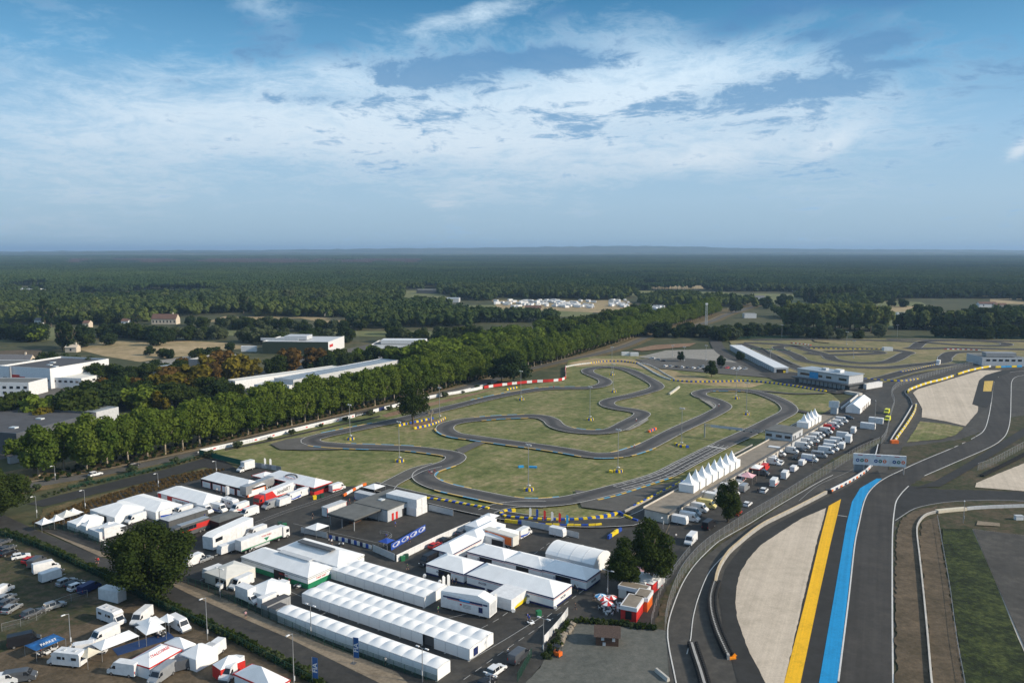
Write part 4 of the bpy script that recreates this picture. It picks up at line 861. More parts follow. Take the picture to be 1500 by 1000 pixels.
m_skin = mat('skin', (.45, .27, .19), .6); m_jean = mat('dark_trousers', (.03, .035, .06), .8); m_green2 = mat('green_bin', (.02, .17, .07), .5)
def see_through(name, col, alpha):
    m = bpy.data.materials.new(name); m.use_nodes = True; k = NT(m.node_tree); k.n.clear()
    geo = k.add('ShaderNodeNewGeometry').outputs['Position']; n = k.noise(geo, 1.5, 3)
    d = k.add('ShaderNodeBsdfDiffuse', i_0=(*col, 1)); t = k.add('ShaderNodeBsdfTransparent'); s = k.add('ShaderNodeMixShader', i_0=k.mr(n, .2, .8, alpha - .08, alpha + .08), i_1=t.outputs[0], i_2=d.outputs[0])
    k.l.new(s.outputs[0], k.add('ShaderNodeOutputMaterial').inputs[0]); return m
m_mesh = see_through('wire_mesh', (.36, .37, .37), .13); m_thin = see_through('thin_wire_mesh', (.25, .26, .26), .10); m_gmesh = see_through('green_wire_mesh', (.015, .055, .038), .45)
PAINT = {'white': m_white, 'silver': m_silver, 'grey': m_carg, 'black': m_carb, 'red': m_red, 'blue': m_blue, 'navy': m_navy, 'cream': m_cream, 'yellow': m_hiv}
FN = {}
def letters(txt, size, m, parent, loc, rz, tilt=PI / 2, name='lettering', bold=0.02, shear=0.0):
    """flat raised letters; text runs along local +x of rz, standing upright"""
    key = (txt, size, bold, shear)
    if key not in FN:
        cu = bpy.data.curves.new('lettering', 'FONT'); cu.body = txt; cu.size = size; cu.extrude = .01; cu.offset = bold * size * .5; cu.align_x = 'CENTER'; cu.align_y = 'CENTER'; cu.shear = shear; cu.resolution_u = 2
        o = bpy.data.objects.new('tmp', cu); C.collection.objects.link(o); bpy.context.view_layer.update()
        me = bpy.data.meshes.new_from_object(o.evaluated_get(bpy.context.evaluated_depsgraph_get())); bpy.data.objects.remove(o); me.name = 'lettering'; FN[key] = me
    me = FN[key].copy(); me.materials.clear(); me.materials.append(m)
    o = place(me, name, parent, loc); o.rotation_euler = (tilt, 0, rz); return o
# ---------------------------------------------------------------- vehicles, built facing +x, origin on the ground under the middle
def wheels(t, xs, w, r=.34, name='wheel', simple=False):
    for x in xs:
        for s in (-1, 1):
            b = MB(); b.tube((0, -.12, 0), (0, .12, 0), r, None, 10); o = b.build('wheel', m_rub, t, loc=(x, s * (w / 2 - .10), r))
            b = MB(); b.tube((0, s * .115, 0), (0, s * .135, 0), r * .6, None, 8); b.build('rim', m_rim, o)
def make_van(col='white', L=6.0, H=2.65, W=2.0, stripe=None, box=False, wins=False):
    t = thing('van', '', 'van'); h = L / 2; m = PAINT[col] if isinstance(col, str) else col
    tp = lambda z: 1.0 if z < 1.35 else 1.0 - .12 * (z - 1.35) / (H - 1.35)
    if not box: prof = [(-h, .38), (-h, H - .12), (-h + .12, H), (h - 1.75, H), (h - 1.45, H - .06), (h - .72, 1.42), (h - .10, 1.08), (h, .85), (h, .38)]
    else: prof = [(h - 1.9, .40), (h - 1.9, 2.05), (h - 1.5, 2.1), (h - .72, 1.42), (h - .10, 1.08), (h, .85), (h, .40)]
    MB().side(prof, -W / 2, W / 2, 0, tp).build('body', m, t)
    if box: MB().box((-1.0 + .05, 0, .75), (L - 2.05, W + .15, H - .35)).build('load_box', m_white, t); MB().box((-.9, 0, .42), (L - 2.2, W - .6, .3)).build('chassis', m_black, t)
    a, c = (h - .74, 1.46), (h - 1.46, H - .1 if not box else 2.04); dx, dz = c[0] - a[0], c[1] - a[1]; wt = tp(c[1]) * W / 2 - .12; wb = W / 2 - .1
    f = lambda q, o=.025: (a[0] + dx * q + o, a[1] + dz * q + o)
    p0, p1 = f(.06), f(.82); MB().poly([(p0[0], -wb, p0[1]), (p0[0], wb, p0[1]), (p1[0], wt, p1[1]), (p1[0], -wt, p1[1])]).build('windscreen', m_glass, t)
    for s in (-1, 1):
        ys = lambda z: s * (W / 2 * tp(z) + .012); q = [(h - .98, 1.45), (h - 1.95, 1.45), (h - 1.95, 2.05), (h - 1.42, 2.05)]
        if box: q = [(h - .98, 1.4), (h - 1.8, 1.4), (h - 1.8, 1.95), (h - 1.38, 1.95)]
        MB().poly([(x, ys(z), z) for x, z in (q if s < 0 else q[::-1])][::-1] if s < 0 else [(x, ys(z), z) for x, z in q]).build('side_window', m_glass, t)
        if wins: 
            q = [(-h + .4, 1.45), (-h + .4, 2.0), (h - 2.3, 2.0), (h - 2.3, 1.45)]; MB().poly([(x, ys(z), z) for x, z in q]).build('side_window', m_glass, t)
        MB().box((h + .01, s * (W / 2 - .28), .8), (.05, .34, .24)).build('headlight', m_light, t)
        MB().box((-h - .01, s * (W / 2 - .14), .9), (.04, .14, .5)).build('tail_light', m_tail, t)
        MB().box((h - .92, s * (W / 2 + .12), 1.45), (.10, .2, .28)).build('wing_mirror', m_black, t)
    MB().box((h - .02, 0, .34), (.12, W - .06, .34)).build('bumper', m_dgrey, t)
    if stripe is not None:
        for s in (-1, 1):
            y = s * (W / 2 + .014); b = MB(); b.poly([(-h + .1, y, .75), (-h + .1, y, 1.35), (h - 2.6, y, .9), (h - 1.3, y, 1.3), (h - 1.5, y, .95), (h - 2.6, y, .5)]); b.build('side_stripe', stripe, t)
    wheels(t, (-h + 1.15, h - .95), W); return t
def make_car(col='silver', suv=False):
    t = thing('car', '', 'car'); m = PAINT[col]; L, W, H = (4.6, 1.85, 1.66) if suv else (4.3, 1.78, 1.46); h = L / 2
    MB().side([(-h, .32), (-h - .02, .80), (-h + .12, .98), (h - 1.25, .98 if not suv else 1.05), (h - .25, .80), (h, .62), (h, .32)], -W / 2, W / 2, 0, lambda z: 1 if z < .9 else .96).build('body', m, t)
    tp = lambda z: .95 if z < 1.0 else .95 - .20 * (z - 1.0) / (H - 1.0)
    MB().side([(-h + .16, .96), (-h + .42, H - .08), (h - 2.25, H - .05), (h - 1.15, 1.0)], -W / 2, W / 2, 0, tp).build('windows', m_glass, t)
    MB().side([(-h + .36, H - .10), (-h + .46, H), (-.1, H + .02), (h - 2.20, H - .02), (h - 2.1, H - .10)], -W / 2, W / 2, 0, lambda z: .77).build('roof', m, t)
    for s in (-1, 1):
        for x0 in (-h + .95, -.05):
            b = MB(); b.poly([(x0, s * W / 2 * .955, 1.0), (x0 + .1, s * W / 2 * .955, 1.0), (x0 + .1, s * W / 2 * .77, H - .06), (x0, s * W / 2 * .77, H - .06)]); b.build('pillar', m, t)
        MB().box((h - .03, s * (W / 2 - .3), .60), (.08, .36, .14)).build('headlight', m_light, t); MB().box((-h - .01, s * (W / 2 - .22), .70), (.06, .3, .16)).build('tail_light', m_tail, t)
    wheels(t, (-h + .85, h - .85), W, .32); return t
def make_semi(col, cab, L=13.6, txt=None, deco=None, H=3.9):
    """articulated lorry: cab at +x"""
    t = thing('articulated_lorry', '', 'lorry'); h = L / 2
    MB().box((0, 0, 1.1), (L, 2.5, H - 1.1)).build('trailer_box', col, t); MB().box((0, 0, .75), (L - .4, 1.2, .35)).build('chassis', m_black, t)
    for s in (-1, 1): MB().box((-.5, s * 1.15, .45), (L * .45, .06, .65)).build('side_guard', m_lgrey, t)
    wheels(t, (-h + 1.4, -h + 2.7, -h + 4.0), 2.5, .5)
    if cab:
        c = MB().side([(h + .5, .6), (h + .5, 3.5), (h + 1.6, 3.6), (h + 2.55, 3.1), (h + 2.7, 1.6), (h + 2.75, .5)], -1.22, 1.22).build('cab', cab, t)
        MB().poly([(h + 2.73, -1.1, 1.75), (h + 2.73, 1.1, 1.75), (h + 2.60, 1.05, 2.75), (h + 2.60, -1.05, 2.75)]).build('windscreen', m_glass, t)
        for s in (-1, 1): MB().poly([(h + 2.5, s * 1.235, 1.7), (h + 1.5, s * 1.235, 1.7), (h + 1.5, s * 1.235, 2.6), (h + 2.45, s * 1.235, 2.6)]).build('side_window', m_glass, t)
        wheels(t, (h + 1.9, h - 1.2), 2.5, .5)
    if deco: deco(t, h)
    return t
def make_box(name, cat, m, L, W, H, base=0.0, mroof=None, ribs=0, doors=False):
    t = thing(name, '', cat); MB().box((0, 0, base), (L, W, H), 0, 0).build('body', m, t)
    MB().box((0, 0, base + H), (L - .1, W - .1, .06)).build('roof', mroof or m, t)
    if ribs:
        b = MB()
        for i in range(int(L / .6)): 
            for s in (-1, 1): b.box((-L / 2 + .3 + i * .6, s * (W / 2 + .01), base + .15), (.12, .05, H - .3))
        tag(b.build('corrugation', m, t), kind='stuff')
    if doors:
        for s in (-1, 1): MB().box((L / 2 + .02, s * W / 4, base + .1), (.04, W / 2 - .12, H - .2)).build('door', m, t)
    return t
def make_trailer(m=None, L=4.6, H=2.1):
    t = thing('trailer', '', 'trailer'); MB().side([(-L / 2, .55), (-L / 2, .55 + H), (L / 2 - .3, .55 + H), (L / 2, .5 + H * .6), (L / 2, .55)], -1.0, 1.0).build('body', m or m_white, t); MB().tube((L / 2, 0, .5), (L / 2 + 1.3, 0, .5), .06).build('drawbar', m_steel, t); wheels(t, (-.3,), 2.0); MB().box((-L / 2 - .02, 0, .7), (.04, 1.7, H - .4)).build('rear_door', m_lgrey, t); return t
def make_camper():
    t = thing('motorhome', '', 'motorhome'); L, W, H = 6.8, 2.25, 2.95; h = L / 2
    MB().side([(-h, .45), (-h, H - .2), (-h + .2, H), (h - 1.2, H), (h - .55, H - .45), (h - .75, 2.0), (h - .75, .45)], -W / 2, W / 2).build('body', m_white, t)
    MB().side([(h - .8, .4), (h - .8, 1.95), (h - .55, 1.9), (h + .1, 1.15), (h + .45, .95), (h + .5, .4)], -.98, .98).build('cab', m_white, t)
    MB().poly([(h + .12, -.85, 1.2), (h + .12, .85, 1.2), (h - .48, .8, 1.9), (h - .48, -.8, 1.9)]).build('windscreen', m_glass, t)
    for s in (-1, 1):
        for x, w_ in ((-h + 1.2, 1.1), (h - 2.4, .9), (0, .5)): MB().box((x, s * (W / 2 + .01), 1.6), (w_, .03, .55)).build('side_window', m_glass, t)
    MB().box((-h - .01, 0, 1.7), (.03, 1.3, .5)).build('rear_window', m_glass, t)
    for x in (-1.6, .8): MB().box((x, 0, H), (.7, .7, .12)).build('roof_hatch', m_lgrey, t)
    wheels(t, (-h + 1.5, h - .45), 2.1); return t
def ppl_pose(kind, seed, shirt, legs):
    """a small figure grown as one skin surface"""
    me = bpy.data.meshes.new('body'); J = {'pel': (0, 0, .95, .13), 'waist': (0, 0, 1.10, .12), 'chest': (.02, 0, 1.36, .15), 'neck': (.03, 0, 1.50, .055), 'head': (.05, 0, 1.60, .10), 'crown': (.04, 0, 1.73, .085)}
    st = {'stand': (.03, -.03, 0, 0), 'walk': (.28, -.26, .1, .08), 'ride': (.0, .0, 0, 0)}[kind]
    for s, f in ((-1, st[0]), (1, st[1])):
        n = 'L' if s < 0 else 'R'
        J['hip' + n] = (0, s * .10, .88, .10); J['knee' + n] = (f * .55 + .02, s * .11, .48, .068); J['ank' + n] = (f, s * .11, .08, .045); J['toe' + n] = (f + .16, s * .12, .035, .04)
        J['sho' + n] = (.01, s * .19, 1.42, .065); J['elb' + n] = (-f * .45 - .03, s * .26, 1.14, .05); J['han' + n] = (-f * .7 + .08, s * .25, .88, .04)
    if kind == 'ride':
        J.update(pel=(-.25, 0, 1.0, .13), waist=(-.12, 0, 1.10, .12), chest=(.14, 0, 1.28, .14), neck=(.26, 0, 1.38, .055), head=(.34, 0, 1.44, .10), crown=(.36, 0, 1.56, .085))
        for s, kz in ((-1, .78), (1, .62)):
            n = 'L' if s < 0 else 'R'; J['hip' + n] = (-.2, s * .1, .94, .10); J['knee' + n] = (.12, s * .12, kz, .068); J['ank' + n] = (-.02, s * .12, kz - .42, .045); J['toe' + n] = (.12, s * .12, kz - .46, .04)
            J['sho' + n] = (.16, s * .18, 1.30, .065); J['elb' + n] = (.30, s * .22, 1.08, .05); J['han' + n] = (.46, s * .22, .98, .04)
    E = [('pel', 'waist'), ('waist', 'chest'), ('chest', 'neck'), ('neck', 'head'), ('head', 'crown')]
    for n in 'LR': E += [('pel', 'hip' + n), ('hip' + n, 'knee' + n), ('knee' + n, 'ank' + n), ('ank' + n, 'toe' + n), ('chest', 'sho' + n), ('sho' + n, 'elb' + n), ('elb' + n, 'han' + n)]
    K = list(J); me.from_pydata([J[q][:3] for q in K], [(K.index(a), K.index(b)) for a, b in E], [])
    o = bpy.data.objects.new('tmp', me); C.collection.objects.link(o); md = o.modifiers.new('s', 'SKIN'); md.use_smooth_shade = True
    for i, q in enumerate(K): v = me.skin_vertices[0].data[i]; v.radius = (J[q][3],) * 2; v.use_root = q == 'pel'
    o.modifiers.new('d', 'SUBSURF').levels = 1; bpy.context.view_layer.update()
    r = bpy.data.meshes.new_from_object(o.evaluated_get(bpy.context.evaluated_depsgraph_get())); bpy.data.objects.remove(o); r.name = 'body'
    r.materials.clear(); [r.materials.append(q) for q in (m_skin, shirt, legs, m_black)]
    zs = .98 if kind != 'ride' else .97
    for p in r.polygons:
        c = p.center; z = c.z; hnd = abs(c.y) > .17 and z < 1.2 and z > .8
        p.material_index = 3 if z < .07 or z > (1.66 if kind != 'ride' else 1.50) else 0 if (z > 1.47 if kind != 'ride' else c.x > .24 and z > 1.34) or (hnd and kind != 'ride') else 1 if z > zs else 2 if z > .5 else 0
    return r
SH = {'white': m_white, 'black': m_carb, 'red': m_red, 'blue': m_blue, 'green': m_green2, 'pink': m_pink, 'orange': m_orange}
PM = {}
def person(x, y, label, shirt='white', pose='stand', rz=0.0, legs=None, group=None):
    key = (shirt, pose, legs)
    if key not in PM: PM[key] = ppl_pose(pose, 0, SH[shirt], {'white': m_white, None: m_jean}[legs])
    p = G(x, y); o = place(PM[key], 'person'); o.location = (p.x, p.y, .16); o.rotation_euler = (0, 0, rz); return tag(o, label, 'person', group)
def lamp_mast(x, y, top, label, kind='flood', group=None, rz=0.0, base=True):
    v = y - YH; h = (y - top) * CH / v * .99; p = G(x, y); t = thing('lamp_mast' if kind == 'flood' else 'street_lamp', label, 'lamp', (p.x, p.y, 0), rz, group)
    MB().tube((0, 0, 0), (0, 0, h), .16 if kind == 'flood' else .11, .09 if kind == 'flood' else .06, 8).build('mast', m_steel, t)
    if kind == 'flood':
        MB().box((0, 0, h), (.15, 2.2, .12)).build('crossbar', m_steel, t)
        for i in range(4): MB().box((.15 * (1 if i % 2 else -1), -.9 + .6 * i, h + .05), (.35, .45, .45)).build('floodlight', m_lgrey, t)
        MB().box((.3, 0, 1.6), (.7, 1.0, .25)).build('marshal_panel', m_white, t)
    else:
        for s in ((1,) if kind == 'one' else (-1, 1)):
            MB().tube((0, 0, h - .05), (s * .8, 0, h + .1), .05, .04, 5).build('arm', m_steel, t); MB().box((s * 1.1, 0, h + .05), (.85, .32, .14), 0, 0, .8).build('lamp_head', m_white, t)
        MB().box((0, .14, 1.6), (.25, .12, .9)).build('switch_box', m_lgrey, t)
    return t
def tent(name, label, near, L, W, hw, hr, kind='hip', at_h=None, low=None, trim=None, walls=True, mroof=None, mwall=None, bay=4.2, group=None, text=None, door=1, ang=AU, cat='tent', posts=False, tcol=None, sag=0.0, endtext=True):
    """rectangular tent; near = picture point of its nearest eave corner; L runs up-left (U), W runs up-right (V)"""
    p = G(near[0], near[1], hw if at_h is None else at_h); t = thing(name, label, cat, (p.x, p.y, 0), ang, group); hr = hw + (hr - hw) * (.82 if kind == 'hip' else 1); mr_ = mroof or m_pvc; mw = mwall or m_pvc
    o = .12; x0, x1, y0, y1 = -o, L + o, -W - o, o; 
    b = MB()
    if kind == 'hip':
        i_ = min(L, W) * .42; rd = [(i_, -W / 2, hr), (L - i_, -W / 2, hr)] if L >= W else [(L / 2, -W + i_, hr), (L / 2, -i_, hr)]
        c = [(x0, y1, hw), (x1, y1, hw), (x1, y0, hw), (x0, y0, hw)]
        if L >= W:
            nb = max(1, int(L / 5))
            b.poly([c[0], rd[0], rd[1], c[1]][::-1]); b.poly([c[1], rd[1], c[2]][::-1]); b.poly([c[2], rd[1], rd[0], c[3]][::-1]); b.poly([c[3], rd[0], c[0]][::-1])
        else:
            b.poly([c[0], rd[1], c[1]][::-1]); b.poly([c[1], rd[1], rd[0], c[2]][::-1]); b.poly([c[2], rd[0], c[3]][::-1]); b.poly([c[3], rd[0], rd[1], c[0]][::-1])
        b.build('roof', mr_, t)
        # seams over the roof
        if L >= W and L > 9:
            nb = int((L - 2 * i_) / 4.5) + 1
            for j in range(nb + 1):
                x = i_ + (L - 2 * i_) * j / nb
                q = MB(); q.tube((x, y1, hw + .03), (x, -W / 2, hr + .01), .012, None, 4); q.tube((x, -W / 2, hr + .03), (x, y0, hw + .01), .012, None, 4); q.build('roof_seam', mr_, t)
    elif kind == 'gable':
        b.poly([(x0, y1, hw), (x1, y1, hw), (x1, -W / 2, hr), (x0, -W / 2, hr)]); b.poly([(x0, -W / 2, hr), (x1, -W / 2, hr), (x1, y0, hw), (x0, y0, hw)]); b.poly([(x0, y0, hw), (x0, y1, hw), (x0, -W / 2, hr)]); b.poly([(x1, y1, hw), (x1, y0, hw), (x1, -W / 2, hr)]); b.build('roof', mr_, t)
        for j in range(1, int(L / 5)):
            x = L * j / int(L / 5); q = MB(); q.tube((x, y1, hw + .03), (x, -W / 2, hr + .03), .04, None, 4); q.tube((x, -W / 2, hr + .03), (x, y0, hw + .03), .04, None, 4); q.build('roof_seam', m_lgrey, t)
    elif kind == 'gablew':    # ridge runs along W
        b.poly([(x0, y1, hw), (L / 2, y1, hr), (L / 2, y0, hr), (x0, y0, hw)]); b.poly([(L / 2, y1, hr), (x1, y1, hw), (x1, y0, hw), (L / 2, y0, hr)]); b.poly([(x0, y1, hw), (x1, y1, hw), (L / 2, y1, hr)]); b.poly([(x1, y0, hw), (x0, y0, hw), (L / 2, y0, hr)]); b.build('roof', mr_, t)
    elif kind == 'arch':
        n = 12; pr = [(y1 + (y0 - y1) * j / n, hw + (hr - hw) * math.sin(PI * j / n) ** .75) for j in range(n + 1)]
        for j in range(n): b.poly([(x0, *pr[j]), (x1, *pr[j]), (x1, *pr[j + 1]), (x0, *pr[j + 1])])
        b.poly([(x0, *q) for q in pr][::-1]); b.poly([(x1, *q) for q in pr]); b.build('roof', mr_, t, smooth=False)
        for j in range(int(L / 3.2) + 1):
            x = L * j / int(L / 3.2); q = MB()
            for a in range(n): q.tube((x, pr[a][0], pr[a][1] + .03), (x, pr[a + 1][0], pr[a + 1][1] + .03), .04, None, 4, cap=False)
            q.build('roof_rib', m_lgrey, t)
    elif kind == 'pyr':
        pyramid(b, L, W, hw, hr, sag); b.build('roof', mr_, t, smooth=False)
    if trim:
        for (c_, d_) in (((L / 2, o, hw - .28), (L + 2 * o, .03, .3)), ((-o, -W / 2, hw - .28), (.03, W + 2 * o, .3)), ((L / 2, -W - o, hw - .28), (L + 2 * o, .03, .3)), ((L + o, -W / 2, hw - .28), (.03, W + 2 * o, .3))): MB().box(c_, d_).build('valance', trim, t)
    if walls:
        def face(n_, ax, doorat):
            for j in range(n_):
                b = MB(); g = .04
                if ax in 'ab': x_ = L * (j + .5) / n_; c_ = (x_, 0 if ax == 'a' else -W); d_ = (L / n_ - g, .05)
                else: c_ = (0 if ax == 'c' else L, -W * (j + .5) / n_); d_ = (.05, W / n_ - g)
                if j in doorat:
                    MB().box((*c_, .02), (d_[0] * .98, d_[1] * .5, hw * .82)).build('doorway', m_black, t); MB().box((*c_, hw * .82), (d_[0], d_[1], hw * .18 - .03)).build('wall_panel', mw, t); continue
                z = 0.0
                if low: b.box((*c_, 0.02), (d_[0], d_[1], hw * low[1]), 0, 1); z = hw * low[1]
                b.box((*c_, z + .02), (d_[0], d_[1], hw - z - .04), 0, 0)
                if tcol: b.box((c_[0] - (.03 if ax == 'c' else 0), c_[1] + (.03 if ax == 'a' else 0), hw * .80), (d_[0], d_[1], .08), 0, 2)
                b.build('wall_panel', [mw, low[0] if low else mw, tcol or mw], t)
        na, nc = max(1, round(L / bay)), max(1, round(W / bay))
        face(na, 'a', {int(na * .35)} if door else set()); face(na, 'b', set()); face(nc, 'c', set()); face(nc, 'd', set())
    if posts:
        for x in ((0, L) if L < 7 else (0, L / 2, L)):
            for y in (0, -W): MB().tube((x, y, 0), (x, y, hw), .05, None, 5).build('post', m_steel, t)
    if text:
        s_, sz, mt_ = text; n_ = max(1, int(L / 9))
        for j in range(n_): letters(s_, sz, mt_, t, (L * (j + .62) / n_, .06, hw * .55), PI, shear=.2)
        if endtext: letters(s_, sz, mt_, t, (-.06, -W * .5, hw * .55), PI * 1.5, shear=.2)
    return t
def pyramid(b, L, W, hw, hr, sag=0.0, ox=0.0, oy=0.0, n=4, mi=0):
    """four-sided tent roof over x ox..ox+L, y oy-W..oy, hollow-curved by sag"""
    cx, cy = ox + L / 2, oy - W / 2; rings = []
    for q in range(n + 1):
        t = q / n; s = 1 - t; z = hw + (hr - hw) * (t - sag * math.sin(PI * t) * .5)
        rings.append([(cx + sx_ * L / 2 * s, cy + sy * W / 2 * s, z) for sx_, sy in ((-1, -1), (1, -1), (1, 1), (-1, 1))])
    for q in range(n):
        for e in range(4):
            f = (e + 1) % 4
            if q < n - 1: b.poly([rings[q][e], rings[q][f], rings[q + 1][f], rings[q + 1][e]], mi)
            else: b.poly([rings[q][e], rings[q][f], rings[q + 1][e]], mi)
def soft_roof(w, W, hw, hr, n=8):
    b = MB(); f = lambda u, v: hw + (hr - hw) * (1 - abs(v) ** 1.35) * (.40 + .60 * (1 - abs(u) ** 1.6))
    for i in range(n + 1):
        for j in range(n + 1): u, v = 2 * i / n - 1, 2 * j / n - 1; b.v.append((w * i / n, -W * j / n, f(u, v)))
    for i in range(n):
        for j in range(n): a = i * (n + 1) + j; b.f.append((a, a + 1, a + n + 2, a + n + 1)); b.mi.append(0)
    return b.mesh('roof', m_pvc, True)
def tent_row(label, near, L, n, W, rows, hw=2.6, hr=3.3, group=None, drop=()):
    """a row of joined gable-ended modules: near = nearest ground corner"""
    p = G(*near); t = thing('tent_row', label, 'tent', (p.x, p.y, 0), AU, group); w = L / n
    for r in range(rows):
        for i in range(n):
            key = ('rowroof', round(w, 3), W)
            if key not in MS:
                MS[key] = soft_roof(w, W, hw, hr)
            o = place(MS[key], 'roof', t, (i * w, -r * W, 0))
    for r in range(rows):
        for x in (0, L): g_ = MB(); g_.poly([(x, -r * W - W * j / 8, hw - .05 + (hr - hw) * .4 * (1 - abs(j / 4 - 1) ** 1.35)) for j in range(9)]); g_.build('gable', m_pvc, t)
    for ax in 'abcd':
        m_ = n if ax in 'ab' else rows
        for i in range(m_):
            g = .05
            if ax in 'ab': c_ = ((i + .5) * w, 0 if ax == 'a' else -rows * W); d_ = (w - g, .05)
            else: c_ = (0 if ax == 'c' else L, -(i + .5) * W); d_ = (.05, W - g)
            if ax == 'a' and i in drop: MB().box((c_[0], c_[1] - .5, 0), (w - g, .05, hw - .3)).build('opening', m_dgrey, t); continue
            key = ('rowwall', ax in 'ab', round(w, 3), W)
            if key not in MS: MS[key] = MB().box((0, 0, .03), (*d_, hw - .1)).mesh('wall_panel', m_pvc)
            place(MS[key], 'wall_panel', t, (*c_, 0))
    for i in range(0, n + 1, 1):
        MB().tube((i * w, .03, 0), (i * w, .03, hw), .04, None, 4).build('pole', m_lgrey, t)
    for i in range(0, n, 2): MB().box((i * w, .3, 0), (.35, .35, .3)).build('ballast', m_conc, t)
    return t
MS = {}; TD = {}
def at_mid(x0, y0, x1, y1):
    a, b = G(x0, y0), G(x1, y1); c = (a + b) / 2; return (c.x, c.y, 0), math.atan2(b.y - a.y, b.x - a.x)
DIR = {'u': AU - PI, 'U': AU, 'V': AV, 'v': AV - PI}
def veh(kind, x, y, d, label, group=None, jit=0.05, **kw):
    """a vehicle of some make at a picture point; d: heading letter, angle or the picture point it faces"""
    p = G(x, y)
    if isinstance(d, str): rz = DIR[d]
    elif isinstance(d, tuple): q = G(*d); rz = math.atan2(q.y - p.y, q.x - p.x)
    else: rz = d
    rz += random.uniform(-jit, jit)
    return STOCK.put(kind, MAKES[kind], (p.x, p.y, 0.155), rz, label, None, group)
MAKES = {
    'van': lambda: make_van('white'), 'van_s': lambda: make_van('white', 5.2, 2.1, 1.9), 'van_silver': lambda: make_van('silver', 5.8, 2.5), 'van_grey': lambda: make_van('grey', 5.4, 2.2), 'van_black': lambda: make_van('black', 5.9, 2.6),
    'van_red': lambda: make_van('red', 5.9, 2.5), 'van_navy': lambda: make_van('navy', 5.3, 2.1), 'van_cream': lambda: make_van('cream', 6.0, 2.7), 'van_yellow': lambda: make_van('yellow', 5.0, 2.3), 'van_blue_stripe': lambda: make_van('white', 6.0, 2.65, 2.0, m_blue),
    'van_red_stripe': lambda: make_van('white', 6.0, 2.65, 2.0, m_red), 'minibus': lambda: make_van('silver', 5.8, 2.4, 2.0, None, False, True), 'van_box': lambda: make_van('white', 6.6, 3.2, 2.1, None, True),
    'car_white': lambda: make_car('white'), 'car_silver': lambda: make_car('silver'), 'car_grey': lambda: make_car('grey'), 'car_black': lambda: make_car('black'), 'car_red': lambda: make_car('red'), 'car_blue': lambda: make_car('navy'), 'suv_white': lambda: make_car('white', True), 'suv_grey': lambda: make_car('grey', True), 'suv_silver': lambda: make_car('silver', True),
    'trailer': lambda: make_trailer(), 'camper': make_camper, 'container': lambda: make_box('container', 'container', m_white, 6.1, 2.4, 2.6, .0, None, 1, True), 'container_grey': lambda: make_box('container', 'container', m_grey, 3.2, 2.2, 2.5, 0, m_roofd, 1, True),
    'caravan': lambda: make_trailer(m_white, 5.4, 2.1)}
# ---------------------------------------------------------------- paddock: tents
RC = dict(low=(m_navy, .24), trim=m_navy, tcol=m_red, group='navy trimmed white team tents'); RT = ('RACER', .75, m_navy)
tent('team_tent', 'largest white team tent with navy trim, in front of the other navy trimmed tents', (811, 875), 24, 8.4, 2.9, 5.0, text=RT, door=1, **RC)
tent('team_tent', 'navy trimmed tent at the left end, beside the dark van', (679, 840), 11.5, 8.4, 2.9, 4.8, text=RT, **RC)
tent('team_tent', 'left tent of the second navy trimmed line, in front of the orange lorry', (739, 821), 11.5, 7.2, 2.9, 4.6, text=RT, **RC)
tent('team_tent', 'middle tent of the second navy trimmed line', (793, 834), 11.0, 7.2, 2.9, 4.6, text=None, **RC)
tent('team_tent', 'right tent of the second navy trimmed line, beside the arched tent', (859, 849.5), 12.6, 7.2, 2.9, 4.6, text=RT, **RC)
tent('team_tent', 'navy trimmed tent whose ridge runs back beside the white hoarding', (663, 811), 6.4, 12.5, 2.9, 4.8, text=None, **RC)
tent('marquee', 'plain white tent behind the navy trimmed one, next to the orange lorry', (700, 789), 5.6, 13.5, 2.8, 4.4)
tent('marquee', 'plain white tent with small windows left of the blue and white van', (737, 790), 7.5, 8.0, 2.8, 4.2)
tent('marquee', 'plain white tent at the end of the white hoarding', (701, 773), 4.6, 9.0, 2.8, 4.2, door=0)
tent('canopy', 'small square white canopy by the kart track entrance', (720, 760.5), 4.2, 4.4, 2.4, 3.3, 'pyr', walls=False, posts=True)
tent('storage_tent', 'large white arch roofed tent beside the two bushy trees', (870, 827), 13.8, 9.0, 3.0, 4.9, 'arch', bay=3.2, door=0)
def green_sign(t, L, W): 
    letters('TONY KART', .6, m_red, t, (L * .35, .07, 1.9), PI); letters('TONY KART', .6, m_red, t, (-.07, -W * .55, 2.0), PI * 1.5)
GA = dict(low=(m_green, .48), tcol=m_dgreen, trim=m_lgrey, group='green and white team tents')
t = tent('team_tent', 'front one of the two green skirted white tents', (451, 845.5), 24, 7.6, 3.1, 5.3, **GA); green_sign(t, 24, 7.6)
MB().box((9, -4.4, 5.0), (11, 1.6, .25)).build('roof_lights', m_lgrey, t)
t = tent('team_tent', 'rear one of the two green skirted white tents, with a dark strip on its ridge', (494, 829.5), 21.5, 9.4, 3.1, 5.3, **GA); green_sign(t, 21.5, 9.4)
MB().box((11, -3.6, 4.9), (12, 1.6, .35)).build('roof_lights', m_dgrey, t)
tent_row('double tent row in the middle of the paddock, the upper shorter one', (622, 891), 36.5, 12, 4.1, 2, group='rows of small peaked tents')
t = tent_row('longest double tent row, running down to the bottom road', (688, 969), 47, 16, 4.1, 2, group='rows of small peaked tents', drop=(3,))
MB().box((-.06, -2.0, .6), (.04, 1.5, 1.6)).build('poster', m_navy, t)
tent_row('single tent row nearest the fence and access road', (641, 998.5), 44, 15, 3.9, 1, group='rows of small peaked tents')
tent('marquee', 'left one of the two plain white tents beside the scrub strip', (168, 757.5), 13, 11, 2.7, 4.6, 'hip', low=(m_lgrey, .2), door=1)
